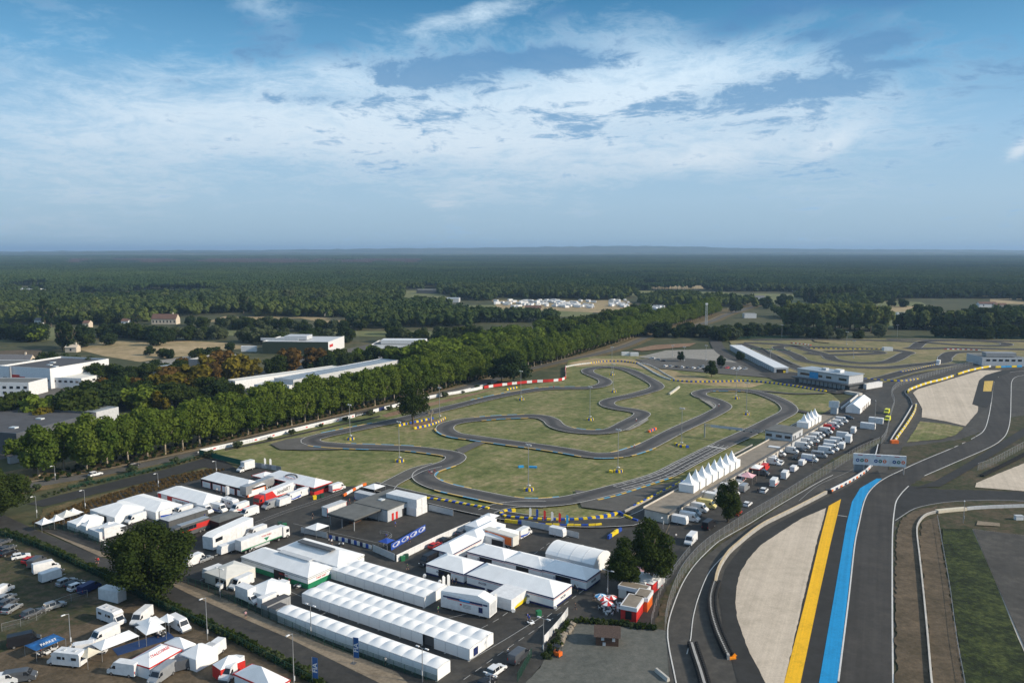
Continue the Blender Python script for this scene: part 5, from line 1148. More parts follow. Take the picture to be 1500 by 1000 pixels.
tent('marquee', 'right one of the two plain white tents, next to the red and white trailer tent', (228, 750), 20, 8.8, 2.7, 4.4, 'hip', door=0)
BA = dict(trim=m_lgrey)
t = tent('team_tent', 'white roofed tent with a red and white trailer side at the scrub edge', (297, 739), 23, 8.5, 2.8, 4.8, group='red and white team tents', door=0, **BA)
for x, w_, c_ in ((.8, 1.5, m_red), (21.9, 1.6, m_red), (16.6, 2.4, m_red), (11.2, 8.0, m_pvc)): MB().box((x, .12, .25), (w_, .06, 2.45)).build('printed_panel', c_, t)
MB().box((11, .14, 2.45), (9, .04, .3)).build('red_sweep', m_red, t); MB().box((-.12, -4.2, .3), (.05, 6.5, .5)).build('red_sweep', m_red, t); letters('birelART', 1.25, m_dgrey, t, (11.2, .19, 1.5), PI, shear=.2); letters('birelART', .8, m_dgrey, t, (3.8, .14, 1.5), PI, shear=.2); letters('birelART', 1.0, m_red, t, (-.16, -4.2, 1.6), PI * 1.5, shear=.2)
t = tent('team_tent', 'white roofed tent with red and black skirts, middle of the red team tents', (361, 717), 23.5, 7.8, 2.9, 5.2, mwall=m_black, trim=m_black, group='red and white team tents')
for x in (2.5, 8, 11.4, 15, 20.5): MB().box((x, .1, .3), (1.6 if x == 11.4 else 4.2, .05, 1.9)).build('printed_panel', m_pvc, t); MB().box((x, .09, .2), (1.9 if x == 11.4 else 4.6, .04, 2.1)).build('panel_border', m_red, t)
MB().box((-.14, -3.9, .35), (.05, 6.4, 1.8)).build('printed_panel', m_pvc, t); MB().box((-.13, -3.9, .2), (.04, 7.2, 2.1)).build('panel_border', m_orange, t)
t = tent('team_tent', 'white roofed tent with the round red emblem on its roof', (460, 714), 24.5, 8.0, 2.9, 5.0, low=(m_red, .5), mwall=m_black, trim=m_red, group='red and white team tents')
b = MB()
for i in range(14):
    a = i * PI / 14; c_ = (13 + 2.6 * math.cos(a), -2.2 - 1.2 * math.sin(a))
    b.box((c_[0], c_[1], 0), (.7, .45, .04), a)
o = b.build('emblem', m_dgrey, t, loc=(0, 0, 0)); s_ = math.atan2(5.0 - 2.9, 4.0); o.rotation_euler = (-s_, 0, 0); o.location = (0, 0, 2.98)
letters('birelART', 1.6, m_red, t, (13, -1.5, 2.98 + 1.5 * math.tan(s_) + .08), PI, -s_ if False else -s_, name='emblem_lettering')
tent('canopy', 'white canopy behind the red team tents with two flags', (386, 700), 6, 6, 2.6, 3.6, 'pyr', trim=m_red, walls=False, posts=True)
# small tents at the left entrance
for i, (x, y, L_, W_, lab, wl) in enumerate([(61, 769, 4, 3.5, 'small canopy at the corner of the paddock next to the noticeboard', False), (92, 759, 5, 5, 'white peaked tent behind the corner canopy', False), (79, 764, 3, 3, 'low small canopy between two peaked tents', False), (112, 768, 5, 8, 'white walled tent in the middle of the corner group', True), (103, 755, 4, 4, 'small peaked tent touching the scrub strip', False), (153, 779, 6.5, 6.5, 'large canopy behind the yellow and blue lorry', False), (126, 771, 3, 4, 'folded awning tent with a blue edge', True)]):
    tent('canopy', lab, (x, y), L_, W_, 2.4, 3.9, 'pyr', walls=wl, posts=not wl, door=0, bay=3, sag=.3, mroof=m_pvc if i != 1 else m_pvc2)
# camp at the bottom left
K_ = dict(ang=AU)
def ctent(name, label, near, left, right, hw, hr, **kw):
    """tent from three picture points of its eaves: near, left and right corner"""
    n, l, r = (G(*q, hw) for q in (near, left, right)); L = (l - n).length; W = (r - n).length; a = math.atan2((r - n).y, (r - n).x) + PI / 2
    t = tent(name, label, near, L, W, hw, hr, ang=a, **kw); TD[t.name] = (L, W, hw, hr); return t
ctent('canopy', 'long white open canopy over a blue floor mat', (149, 952), (132, 944), (203, 931), 2.5, 3.7, walls=False, posts=True)
ctent('canopy', 'beige peaked canopy at the end of the long white one', (128, 964), (115, 957), (149, 953), 2.4, 3.6, kind='pyr', walls=False, posts=True, mroof=m_beige, sag=.25)
ctent('canopy', 'white peaked canopy with blue back wall beside the access road hedge', (214, 930), (193, 919), (243, 920), 2.5, 3.7, kind='pyr', walls=False, posts=True, sag=.2)
ctent('canopy', 'white peaked canopy just behind the blue walled one', (213, 921), (196, 912), (242, 911), 2.5, 3.7, kind='pyr', walls=False, posts=True, sag=.2)
ctent('canopy', 'small white canopy beside the van parked at the hedge', (247, 912), (234, 905), (261, 905), 2.5, 3.7, kind='pyr', walls=False, posts=True, sag=.2)
t = ctent('team_tent', 'white tent with red trim and red roof lettering in the camp', (219, 977), (186, 969), (265, 951), 2.6, 4.2, trim=m_red, door=0); L_, W_, a0_, a1_ = TD[t.name]; letters('ITALCORSE', .85, m_red, t, (L_ * .24, -W_ / 2, a0_ + (a1_ - a0_) * .57 + .1), -PI / 2, math.atan2(a1_ - a0_, L_ * .5))
ctent('tent', 'plain white tent right behind the red lettered tent', (270, 951), (242, 940), (287, 942), 2.6, 3.9, kind='pyr', door=0)
ctent('tent', 'white peaked tent by the grey cargo boxes', (287, 966), (264, 957), (319, 949), 2.6, 4.2, kind='pyr', door=0)
ctent('tent', 'white peaked tent with red walls near the bottom edge', (323, 981), (306, 975), (359, 966), 2.5, 3.9, kind='pyr', door=0, mwall=m_red)
ctent('tent', 'large white tent with red trim cut by the bottom edge', (398, 1010), (341, 987), (424, 995), 2.6, 4.6, kind='pyr', trim=m_red, door=0)
t = ctent('canopy', 'blue and black printed awning sheltering karts', (53, 953), (41, 943), (96, 935), 2.4, 3.0, kind='pyr', walls=False, posts=True, mroof=mat('printed_blue_fabric', (.015, .10, .28), .6, var=.85, scale=.35)); L_, W_, a0_, a1_ = TD[t.name]; letters('PARKET', .9, m_white, t, (L_ * .2, -W_ / 2, 2.75), -PI / 2, .4)
b = MB(); p = G(168, 957); b.box((0, 0, 0), (11, 3.6, .03)); q = b.build('floor_mat', mat('dull_blue', (.015, .05, .16), .8), None, loc=(p.x + 4, p.y + 4, .16), rz=math.radians(42)); tag(q, 'blue floor mat spread under the long white canopy', 'mat')
tent('tent', 'white peaked tent between the box van and white trailer', (388, 872), 6.5, 7.5, 2.7, 4.2, 'pyr', door=0)
tent('annexe_tent', 'grey and white annexe tent joined to the food trailer', (331, 848), 8, 8.5, 2.8, 4.2, 'hip', mroof=m_pvc2, mwall=m_pvc2)
tent('canopy', 'white canopy beside the red and white blocks', (549, 717), 5.2, 5.2, 2.4, 3.3, 'pyr', walls=False, posts=True)
tent('canopy', 'white peaked canopy at the corner of the office yard', (463, 777), 4.6, 5, 2.4, 3.4, 'pyr', walls=False, posts=True)
tent('canopy', 'small navy canopy beside the blue hoarding', (567, 796), 3.2, 3.2, 2.4, 3.2, 'pyr', walls=False, posts=True, mroof=m_blue)
tent('canopy', 'pink canopy standing among the vans in the strip', (1102, 700), 5.0, 5.0, 2.6, 3.9, 'pyr', walls=False, posts=True, mroof=m_pink, sag=.3)
tent('canopy', 'white and red striped canopy beside the pink one', (1112, 687), 4.5, 5.5, 2.7, 3.5, 'hip', walls=False, posts=True, trim=m_red)
t = tent('marquee', 'white gabled marquee with arched side openings near the yellow vans', (1260, 598.5), 6.6, 30, 2.8, 5.0, 'gablew', bay=4, ang=AV + PI / 2, door=0)
for i in range(4): MB().box((-.06, -8 - i * 5, .1), (.03, 2.2, 2.3)).build('opening', m_wood, t)
# pagodas on the pit building roof
def pagoda(q, zb, s, label):
    def mk():
        t = thing('pagoda_tent', '', 'tent'); b = MB(); pyramid(b, s, s, 2.5, 6.0, .62, -s / 2, s / 2, 6); b.build('roof', m_pvc, t)
        for x, y, dx, dy in ((0, s / 2, s, .05), (0, -s / 2, s, .05), (s / 2, 0, .05, s), (-s / 2, 0, .05, s)): MB().box((x, y, 0), (dx - .1, dy if dy > .1 else .05, 2.5)).build('wall_panel', m_pvc, t)
        for x in (-1, 1):
            for y in (-1, 1): MB().tube((x * s / 2, y * s / 2, 0), (x * s / 2, y * s / 2, 2.6), .05, None, 5).build('pole', m_steel, t)
        return t
    return STOCK.put(('pagoda', s), mk, (q.x, q.y, zb), AV, label, None, 'pointed white tents on the pit roof')
# ---------------------------------------------------------------- pit building
PH = 3.2; A = G(978, 768); B = G(1222, 620); D = (B - A).normalized(); Wd = 7.6; N = Vector((-D.y, D.x, 0)); LB = (B - A).length; ba = math.atan2(D.y, D.x)
t = thing('pit_building', 'long low pit building with flat terrace roof and row of doors', 'building', tuple(A), ba)
LC, LR = 0, LB - 6
MB().box((LB / 2, Wd / 2, 0), (LB, Wd, PH)).build('body', m_lconc, t); MB().box((LB / 2, Wd / 2, PH), (LB + .6, Wd + .8, .25)).build('roof', m_sand, t)
MB().box((LB / 2, -.45, PH - .1), (LB + .6, .25, .75)).build('parapet', m_dgrey, t); MB().box((LB / 2, Wd + .3, PH + .25), (LB + .6, .12, .5)).build('kerb_rail', m_lconc, t)
for i in range(38):
    x = 3 + i * (LB - 6) / 37
    if i % 3 == 2: MB().box((x, -.03, 1.4), (1.2, .06, .9)).build('window', m_glass, t)
    else: MB().box((x, -.03, .02), (1.1, .06, 2.3)).build('door', m_dgrey if i % 3 else m_lgrey, t)
for i in range(10): MB().box((6 + i * (LB - 12) / 9, -.9, PH + .3), (.12, .12, 1.1)).build('railing_post', m_steel, t)
for i in range(8):
    q = A + D * (24.5 + i * 5.05) + N * (Wd * .62); pagoda(q, PH + .27, 4.9, '%s pointed tent from the lower end of the long group on the pit roof' % nth(i))
for i in range(4):
    q = A + D * (LB - 32 + i * 5.05) + N * (Wd * .55); pagoda(q, PH + .27, 4.9, '%s pointed tent of the four at the upper end of the pit roof' % nth(i))
# race control block and timing gantry
p = A + D * 111 + N * 1.0; t = thing('race_control', 'two storey grey control block rising from the pit building', 'building', tuple(p), ba)
MB().box((6, 4.0, 0), (13, 11.0, 6.6)).build('body', m_lgrey, t); MB().box((6, 4.0, 6.6), (13.5, 11.5, .3)).build('roof', m_roofg, t)
for y in (0.4, 4, 8): MB().box((-.53, y, 4.4), (.06, 2.4, 1.1)).build('window', m_glass, t)
for x in (3, 9): MB().box((x, -1.53, 4.0), (1.4, .06, 1.3)).build('window', m_glass, t)
MB().box((0.9, -1.54, 3.4), (1.0, .05, 2.1)).build('door', m_dgrey, t)
g0 = G(1032, 641); g1 = p + D * 1 + N * 8.5; a_ = math.atan2((g1 - g0).y, (g1 - g0).x); Lg = (g1 - g0).length
t = thing('timing_gantry', 'grey steel gantry spanning the kart start straight', 'gantry', tuple(g0), a_)
MB().box((0, 0, 0), (.5, .5, 6.2)).build('mast', m_steel, t); b = MB()
for z in (5.2, 6.0):
    for y in (-.35, .35): b.tube((0, y, z), (Lg, y, z), .07, None, 5)
for i in range(int(Lg / 1.2)): b.tube((i * 1.2, -.35, 5.2), (i * 1.2 + 1.2, -.35, 6.0), .04, None, 4); b.tube((i * 1.2, .35, 6.0), (i * 1.2 + 1.2, .35, 5.2), .04, None, 4)
b.build('truss', m_grey, t); MB().box((Lg * .35, -.5, 5.1), (Lg * .5, .1, 1.0)).build('panel', m_lgrey, t)
for i in range(5): MB().box((Lg * (.4 + i * .11), 0, 4.7), (.8, .5, .5)).build('light_unit', m_dgrey, t)
# ---------------------------------------------------------------- kart club office and its yard
p = G(519, 779); t = thing('club_office', 'grey club office with a wide open canopy and red doors', 'building', tuple(p), AU)
hh = 3.5
MB().box((4.9, -5.2, hh), (10.8, 11.2, .35)).build('canopy_roof', m_roofg, t); MB().box((4.9, -5.2, hh - .25), (11.0, 11.4, .28)).build('canopy_fascia', m_black, t)
for x in (0.2, 5, 9.6):
    for y in (-.2, -10.2): MB().box((x, y, 0), (.22, .22, hh)).build('canopy_post', m_grey, t)
MB().box((5.5, -6, .0), (1.6, 3.5, 1.1)).build('counter', m_wood, t); MB().box((5, -5.5, .16), (9, 9, .05)).build('paving', m_lconc, t)
MB().box((3.9, -19.0, 0), (13.5, 16.0, hh + .3)).build('office_body', m_lgrey, t); MB().box((3.9, -19.0, hh + .3), (13.9, 16.4, .22)).build('office_roof', m_roofg, t); MB().box((5, -17, hh + .5), (1.6, 1.6, .3)).build('skylight', m_skylight, t)
for y in (-13.2, -15.0): MB().box((-2.88, y, .1), (.06, .9, 2.3)).build('door', m_red, t)
for y in (-18.5, -22.5, -25): MB().box((-2.88, y, .1), (.06, 2.0, 2.4)).build('door', m_black, t)
p = G(610, 757.5); 
for i, (dx, z, l_, lab) in enumerate([(0, 0, 12.2, 'lower white container block behind the club office'), (0, 2.62, 12.2, 'upper white container stacked on the lower block')]):
    t = thing('container', lab, 'container', (p.x, p.y, z + .15), AU); MB().box((l_ / 2 + dx, -2.6, 0), (l_, 5.2 if z == 0 else 4.8, 2.6)).build('body', m_white, t); b = MB()
    for j in range(20): b.box((j * .6 + .4, .02 if z == 0 else -.18, .15), (.14, .05, 2.3))
    tag(b.build('corrugation', m_white, t), kind='stuff'); MB().box((-.02, -2.6, .2), (.05, .06, 2.2)).build('door_seam', m_grey, t)
p = G(560, 741); t = thing('container', 'low long white container left of the stacked pair', 'container', tuple(p), AU); MB().box((5, -1.3, 0), (14, 2.6, 2.6)).build('body', m_lgrey, t)
p = G(480, 758); t = thing('container', 'white ticket cabin with red edges left of the office canopy', 'container', (p.x, p.y, .15), AV); MB().box((4, 1.2, 0), (8, 2.4, 2.7)).build('body', m_white, t); MB().box((4, 1.2, 2.7), (8.2, 2.6, .18)).build('roof', m_lgrey, t)
for x in (0, 8): MB().box((x, 0, 0), (.14, .14, 2.8)).build('edge', m_red, t)
# hoardings, fences: (line, height, materials by panel, panel length)
def hoarding(name, label, pts, h, mats_, pl=2.4, cat='fence', t_=.06, feet=False, z=.15, group=None, gap=.04):
    L_ = smooth_line(GP(*pts), 3); P0 = along(L_, pl); t = thing(name, label, cat, (P0[0][0].x, P0[0][0].y, z), 0, group)
    for i, (p, a) in enumerate(P0[:-1]):
        q = P0[i + 1][0]; a = math.atan2((q - p).y, (q - p).x); m = mats_[i % len(mats_)] if callable(mats_) is False else mats_(i)
        o = MB().box((pl / 2, 0, .05), (pl - gap, t_, h)).build('panel', m, t, loc=(p.x - P0[0][0].x, p.y - P0[0][0].y, 0), rz=a)
        if feet: MB().box((0, 0, 0), (.08, .5, .12)).build('foot', m_dgrey, o)
    return t
hoarding('white_hoarding', 'white panel hoarding beside the parked dark cars', [(581, 824), (640, 795), (690, 773)], 1.9, [m_white])
hoarding('banner_fence', 'pale grey screened fence left of the printed flags', [(441, 781), (462, 785), (482, 790)], 1.7, [m_lgrey])
hoarding('banner_fence', 'printed blue and white fence in front of the office yard', [(482, 790), (515, 797), (546, 806)], 1.2, [m_blue, m_white, m_navy, m_white], 1.1)
hoarding('banner_fence', 'pale grey screened fence near the navy canopy', [(546, 808), (562, 815), (580, 823)], 1.9, [m_lgrey])
hoarding('banner_fence', 'pale screened fence right of the stacked containers', [(628, 748), (650, 753), (670, 758)], 1.9, [m_lgrey])
hoarding('banner_fence', 'pale screened fence below the yellow boards', [(764, 770), (800, 777), (850, 790)], 1.7, [m_lgrey])
hoarding('banner_fence', 'grey screened fence behind the emblem tent', [(368, 684), (390, 687), (413, 691)], 1.8, [m_lgrey, m_grey])
t = hoarding('screen_fence', 'green screened fence at the corner of the kart circuit', [(292, 666), (330, 676), (368, 685)], 2.0, [mat('green_screen', (.01, .11, .075), .7)], 2.5)
t = thing('banner_hoarding', 'blue hoarding with white oval logos in the office yard', 'banner', tuple(G(573, 807)), 0); q = G(623, 778) - G(573, 807); a_ = math.atan2(q.y, q.x); t.rotation_euler = (0, 0, a_); Lq = q.length
MB().box((Lq / 2, 0, .2), (Lq, .08, 1.9)).build('board', m_blue, t)
for i in range(4):
    x = Lq * (.14 + .25 * i); b = MB()
    for k_ in range(16): a = k_ * PI / 8; b.box((x + 1.5 * math.cos(a), -.06, 1.15 + .55 * math.sin(a)), (.55, .03, .12))
    b.build('logo_ring', m_white, t); q_ = MB(); q_.side([(x - .1, .85), (x + 1.5, 1.75), (x + 1.5, 1.45), (x + .3, .75)], -.09, -.06); q_.build('logo_stroke', m_white, t)
# barricades along the lane
L_ = smooth_line(GP((378, 768), (420, 752), (465, 737), (500, 724)), 3); n_ = 0
def mk_barr():
    t = thing('barricade', '', 'barrier'); b = MB(); b.tube((-1.1, 0, 1.0), (1.1, 0, 1.0), .03, None, 4); b.tube((-1.1, 0, .2), (1.1, 0, .2), .03, None, 4)
    for i in range(9): b.tube((-1.1 + i * .275, 0, .2), (-1.1 + i * .275, 0, 1.0), .018, None, 3)
    b.build('frame', m_steel, t)
    for x in (-.9, .9): MB().box((x, 0, 0), (.06, .6, .05)).build('foot', m_steel, t)
    return t
for i, (p, a) in enumerate(along(L_, 2.4)): STOCK.put('barr', mk_barr, (p.x, p.y, .15), a, '%s steel crowd barrier up the lane below the parked vans' % nth(i), None, 'steel crowd barriers')
t = hoarding('water_barrier', 'line of red and white plastic road blocks near the track entrance', [(503, 728), (520, 718), (538, 710)], .8, [m_orange, m_white, m_white], 2.0, 'barrier', .5)
# feather flags
for i, (x, y, c_, nm) in enumerate([(775, 762, m_white, 'white'), (785, 764, m_blue, 'pale blue'), (796, 766, m_red, 'red'), (807, 768, m_white, 'white'), (818, 770, m_red, 'orange red'), (829, 773, m_sky, 'light blue')]):
    p = G(x, y); t = thing('feather_flag', '%s feather flag, %s of six by the tyre barrier' % (nm, nth(i)), 'flag', (p.x, p.y, .1), 0, 'feather flags'); MB().tube((0, 0, 0), (0, 0, 3.6), .04, .02, 5).build('pole', m_steel, t)
    b = MB(); b.side([(.04, 1.0), (.04, 3.7), (.35, 3.9), (.75, 3.4), (.7, 1.3)], -.02, .02); b.build('flag_cloth', c_, t)
for i, (x, y) in enumerate([(331, 730), (333, 730), (387, 687), (395, 688), (655, 866), (648, 868), (724, 895), (719, 898)]):
    p = G(x, y); t = thing('feather_flag', 'white feather flag, %s from the left across the paddock' % nth(i), 'flag', (p.x, p.y, .15), .4, 'white feather flags'); MB().tube((0, 0, 0), (0, 0, 3.8), .04, .02, 5).build('pole', m_steel, t); MB().side([(.04, 1.0), (.04, 3.9), (.35, 4.1), (.75, 3.6), (.7, 1.3)], -.02, .02).build('flag_cloth', m_pvc, t)
for x, y, tp, lab in ((518, 972, 931, 'blue three letter banner standing on the sandy verge'), (458, 1002, 960, 'blue three letter banner standing beside the lower hedge')):
    p = G(x, y); h_ = (y - tp) * CH / (y - YH); t = thing('banner', lab, 'banner', (p.x, p.y, .1), -.3); MB().tube((0, 0, 0), (0, 0, h_), .06, None, 6).build('pole', m_steel, t); MB().box((.62, 0, h_ * .24), (1.1, .04, h_ * .76)).build('banner_cloth', mat('banner_blue', (.02, .10, .30), .6), t); MB().box((0, 0, 0), (1.0, 1.0, .12)).build('foot', m_dgrey, t)
    q = letters('FIA', 1.35, m_white, t, (.62, -.04, h_ * .62), 0, bold=.04); q.rotation_euler = (PI / 2, -PI / 2, 0)
# ---------------------------------------------------------------- lorries, coach, hospitality unit
def deco_birel(t, h):
    for s in (-1, 1):
        y = s * 1.27; b = MB(); b.poly([(h, y, 1.15), (h, y, 3.85), (h - 3.2, y, 3.85), (h - 5.6, y, 1.15)]); b.build('red_front', m_red, t); b = MB(); b.poly([(h - 5, y * 1.003, 1.15), (-h + 2, y * 1.003, 1.15), (h - 4.6, y * 1.003, 1.7)]); b.build('red_sweep', m_red, t)
    letters('birelART', 1.7, m_dgrey, t, (-1.8, 1.3, 2.6), PI, shear=.2); letters('birelART', 1.7, m_dgrey, t, (-1.8, -1.3, 2.6), 0, shear=.2)
def putlorry(mk, a, b_, flip, label, z=.155):
    p, rz = at_mid(*a, *b_); t = mk(); t.location = (p[0], p[1], z); t.rotation_euler = (0, 0, rz + (PI if flip else 0)); t['label'] = label; return t
putlorry(lambda: make_semi(m_white, m_red, 13.6, deco=deco_birel), (378, 743), (432, 720), True, 'long white and red lettered lorry with a red cab')
putlorry(lambda: make_semi(m_silver, None, 13.6), (352, 732), (402, 712), True, 'grey trailer parked behind the red cabbed lorry')
def deco_tk(t, h):
    letters('TONY KART', .6, m_red, t, (1.5, -1.3, 3.1), 0); b = MB(); b.poly([(.6, -1.27, 2.5), (2.4, -1.27, 2.5), (1.5, -1.27, 1.5)]); b.build('emblem', m_green, t); MB().box((0, -1.265, 1.12), (13.4, .02, .25)).build('green_line', m_green, t)
putlorry(lambda: make_semi(m_white, m_white, 13.6, deco=deco_tk), (346, 814), (412, 789), False, 'white lorry with a green triangle emblem behind the green skirted tents')
def deco_sodi(t, h):
    for s in (-1, 1): MB().box((0, s * 1.27, 1.2), (9.5, .03, 2.2)).build('orange_side', m_orange, t)
    letters('SODI', 2.0, m_black, t, (.8, 1.3, 2.2), PI, bold=.04); letters('SODI', 2.0, m_black, t, (.8, -1.3, 2.2), 0, bold=.04)
putlorry(lambda: make_semi(m_pvc2, m_white, 10.5, deco=deco_sodi, H=3.7), (752, 804), (716, 793), False, 'orange sided black lettered lorry between the navy trimmed tents')
p, rz = at_mid(303, 808, 366, 779); t = thing('hospitality_trailer', 'long white exhibition trailer beside the big oak', 'trailer', p, rz); MB().box((0, 0, .6), (15.5, 3.6, 3.4)).build('body', m_white, t); MB().side([(-7.75, 4.0), (7.75, 4.0), (7.75, 4.6), (-6, 4.5)], -1.8, 1.8).build('roof', m_pvc, t); wheels(t, (-6, -4.8, -3.6), 3.6, .5); MB().box((-5.5, -1.82, 2.4), (2.6, .04, 1.0)).build('window', m_glass, t)
for i in range(5): MB().box((-2.2 + i * 2, -1.82, 1.0), (1.7, .04, 2.6)).build('side_panel', m_white, t)
def coach():
    t = thing('coach', '', 'coach'); L = 12.5; h = L / 2
    MB().side([(-h, .4), (-h, 3.3), (-h + .3, 3.55), (h - .8, 3.55), (h - .1, 3.1), (h, 1.4), (h - .05, .4)], -1.25, 1.25).build('body', m_dgrey, t)
    for s in (-1, 1):
        for j in range(6): MB().box((-h + 1.6 + j * 1.75, s * 1.265, 2.0), (1.65, .03, 1.0)).build('window', m_glass, t)
        MB().box((-.3, s * 1.27, 1.55), (L - 2.0, .03, .38)).build('red_stripe', m_red, t); MB().box((-3.4, s * 1.28, 2.0), (4.5, .03, 1.0)).build('red_panel', m_red, t)
    MB().poly([(h + .01, -1.15, 1.5), (h + .01, 1.15, 1.5), (h - .08, 1.1, 3.0), (h - .08, -1.1, 3.0)]).build('windscreen', m_glass, t); MB().box((-1, 0, 3.55), (9, 2.1, .12)).build('roof', m_silver, t); wheels(t, (-h + 2.6, -h + 3.9, h - 2.4), 2.5, .5); return t
t = coach(); p = G(279, 783); t.location = (p.x, p.y, .155); t.rotation_euler = (0, 0, AV - PI); t['label'] = 'dark grey coach with red panels beside its black awning'
tent('awning', 'black sided awning with grey roof behind the dark coach', (321, 765), 6, 8.5, 3.0, 3.6, 'hip', mroof=m_roofg, mwall=m_black, door=0)
tent('awning', 'long low grey awning along the far side of the dark coach', (247, 763), 4.5, 13, 2.8, 3.2, 'hip', mroof=m_lgrey, mwall=m_dgrey, door=0)
p = G(717, 909); t = thing('hospitality_unit', 'tall white exhibition truck body with blue chequered band', 'trailer', (p.x, p.y, .155), math.radians(153)); MB().box((6.2, -1.7, .5), (12.4, 3.4, 3.4)).build('body', m_white, t); MB().side([(0, 3.9), (12.4, 3.9), (12.4, 4.2), (3, 4.9)], -3.3, -.1).build('roof', m_pvc, t)
MB().box((6.2, .03, 2.9), (9.0, .03, .45)).build('blue_band', m_navy, t); MB().box((6.2, .05, 2.85), (2.6, .03, .5)).build('band_print', m_sky, t); MB().box((6.2, .03, 2.72), (9.0, .035, .1)).build('red_line', m_red, t); MB().box((7.2, .03, 1.9), (.5, .03, .4)).build('red_mark', m_red, t)
for i in range(3): MB().box((5.6, .03, 1.5 + i * .3), (2.0, .03, .12)).build('small_print', m_grey, t)
b = MB()
for i in range(8): 
    for x0 in (.6, 10.8): b.box((x0 + .28 * (i // 2), .03, 2.95 + .2 * ((i + i // 2) % 2)), (.26, .03, .18))
b.build('chequers', m_navy, t); MB().box((2.2, .03, 1.2), (1.0, .03, 1.2)).build('poster', m_navy, t); MB().box((-.03, -1.7, .8), (.03, 2.4, 2.6)).build('rear_panel', m_lgrey, t); wheels(t, (2.5, 9.5), 3.2, .42)
for w_ in list(t.children):
    if w_.name.startswith('wheel'): w_.location.y -= 1.7
p = G(750, 898); t = thing('marketing_trailer', 'low white trailer with yellow sweep and red base, next to the exhibition truck', 'trailer', (p.x, p.y, .155), AU); MB().box((3.2, -4, .3), (6, 8, 2.6)).build('body', m_white, t); b = MB(); b.poly([(.18, -.2, .32), (.18, -7.8, .32), (.18, -7.8, 1.9), (.18, -5, 1.2), (.18, -2.5, 1.0)]); b.build('yellow_sweep', m_yellow, t)
# other vehicles in the paddock: kind, x, y, heading, label
for v_ in [
    ('van_black', 628, 826, 'v', 'dark van with a roof rack beside the leftmost navy trimmed tent'), ('car_black', 652, 794, 'V', 'dark car in the middle of the row by the white hoarding'), ('car_grey', 677, 783, 'V', 'dark car at the upper end of the row by the hoarding'), ('car_red', 638, 802, 'V', 'dark red car at the lower end of the row by the hoarding'),
    ('van_blue_stripe', 767, 786, 'V', 'white van with a blue tail beside the plain white tent'), ('trailer', 817, 786, 'u', 'white box trailer against the pale screened fence'), ('suv_white', 727, 986, 'V', 'white car with tinted windows driving on the bottom road'), ('van_grey', 760, 967, 'V', 'dark grey van parked by the green gate'), ('car_black', 713, 1004, 'V', 'dark car half cut by the bottom edge ahead of the white one'),
    ('van', 376, 785, 'v', 'white van between the two white lorries'), ('caravan', 334, 810, 'v', 'white caravan at the tail of the green emblem lorry'), ('van', 365, 756, 'v', 'silver-white van, lowest in the line before the red cabbed lorry'), ('van_silver', 397, 744, 'v', 'silver van, second in the line before the red cabbed lorry'), ('van_blue_stripe', 428, 733, 'v', 'white van with blue and yellow print in the lorry line'), ('van', 443, 727, 'v', 'white van at the top of the line before the red cabbed lorry'),
    ('camper', 338, 744, 'u', 'white motorhome behind the lowest van of the line'), ('van_blue_stripe', 321, 750, 'u', 'white van with a yellow mark left of the motorhome'), ('van_red', 473, 720, 'V', 'red van under the corner of the emblem tent'), ('van_red_stripe', 494, 719, 'V', 'white van with red print next to the red van'), ('van_box', 360, 690, 'v', 'white box lorry behind the middle red team tent'),
    ('van', 199, 765, 'v', 'white van in front of the left plain white tent'), ('van_blue_stripe', 268, 754, 'v', 'white van with blue figures near the red and white trailer tent'), ('van_blue_stripe', 245, 757, 'V', 'white and blue van behind the silver car'), ('car_silver', 227, 770, 'v', 'silver estate car beside the coach awning'),
    ('van_box', 167, 787, 'V', 'white box van with blue and yellow sides behind the fence'), ('container', 144, 789, 'u', 'white cabin box against the green fence'), ('van_red_stripe', 335, 858, 'v', 'white van with an orange flash near the annexe tent'), ('van', 354, 860, 'v', 'plain white van next to the orange flashed one'), ('van_box', 364, 882, 'u', 'white box van parked along the green fence'), ('container', 405, 872, 'V', 'white cabin behind the red lettered van'), ('van_red_stripe', 396, 886, 'V', 'white van with red lettering beside the grey cages'),
    ('container_grey', 396, 899, 'V', 'grey cage box left of the tent row end'), ('container_grey', 408, 904, 'V', 'second grey cage box touching the tent row end'), ('container_grey', 413, 891, 'V', 'grey cage box behind the other two'), ('trailer', 312, 846, 'v', 'food trailer with an open side hatch by the annexe tent')]:
    veh(*v_)
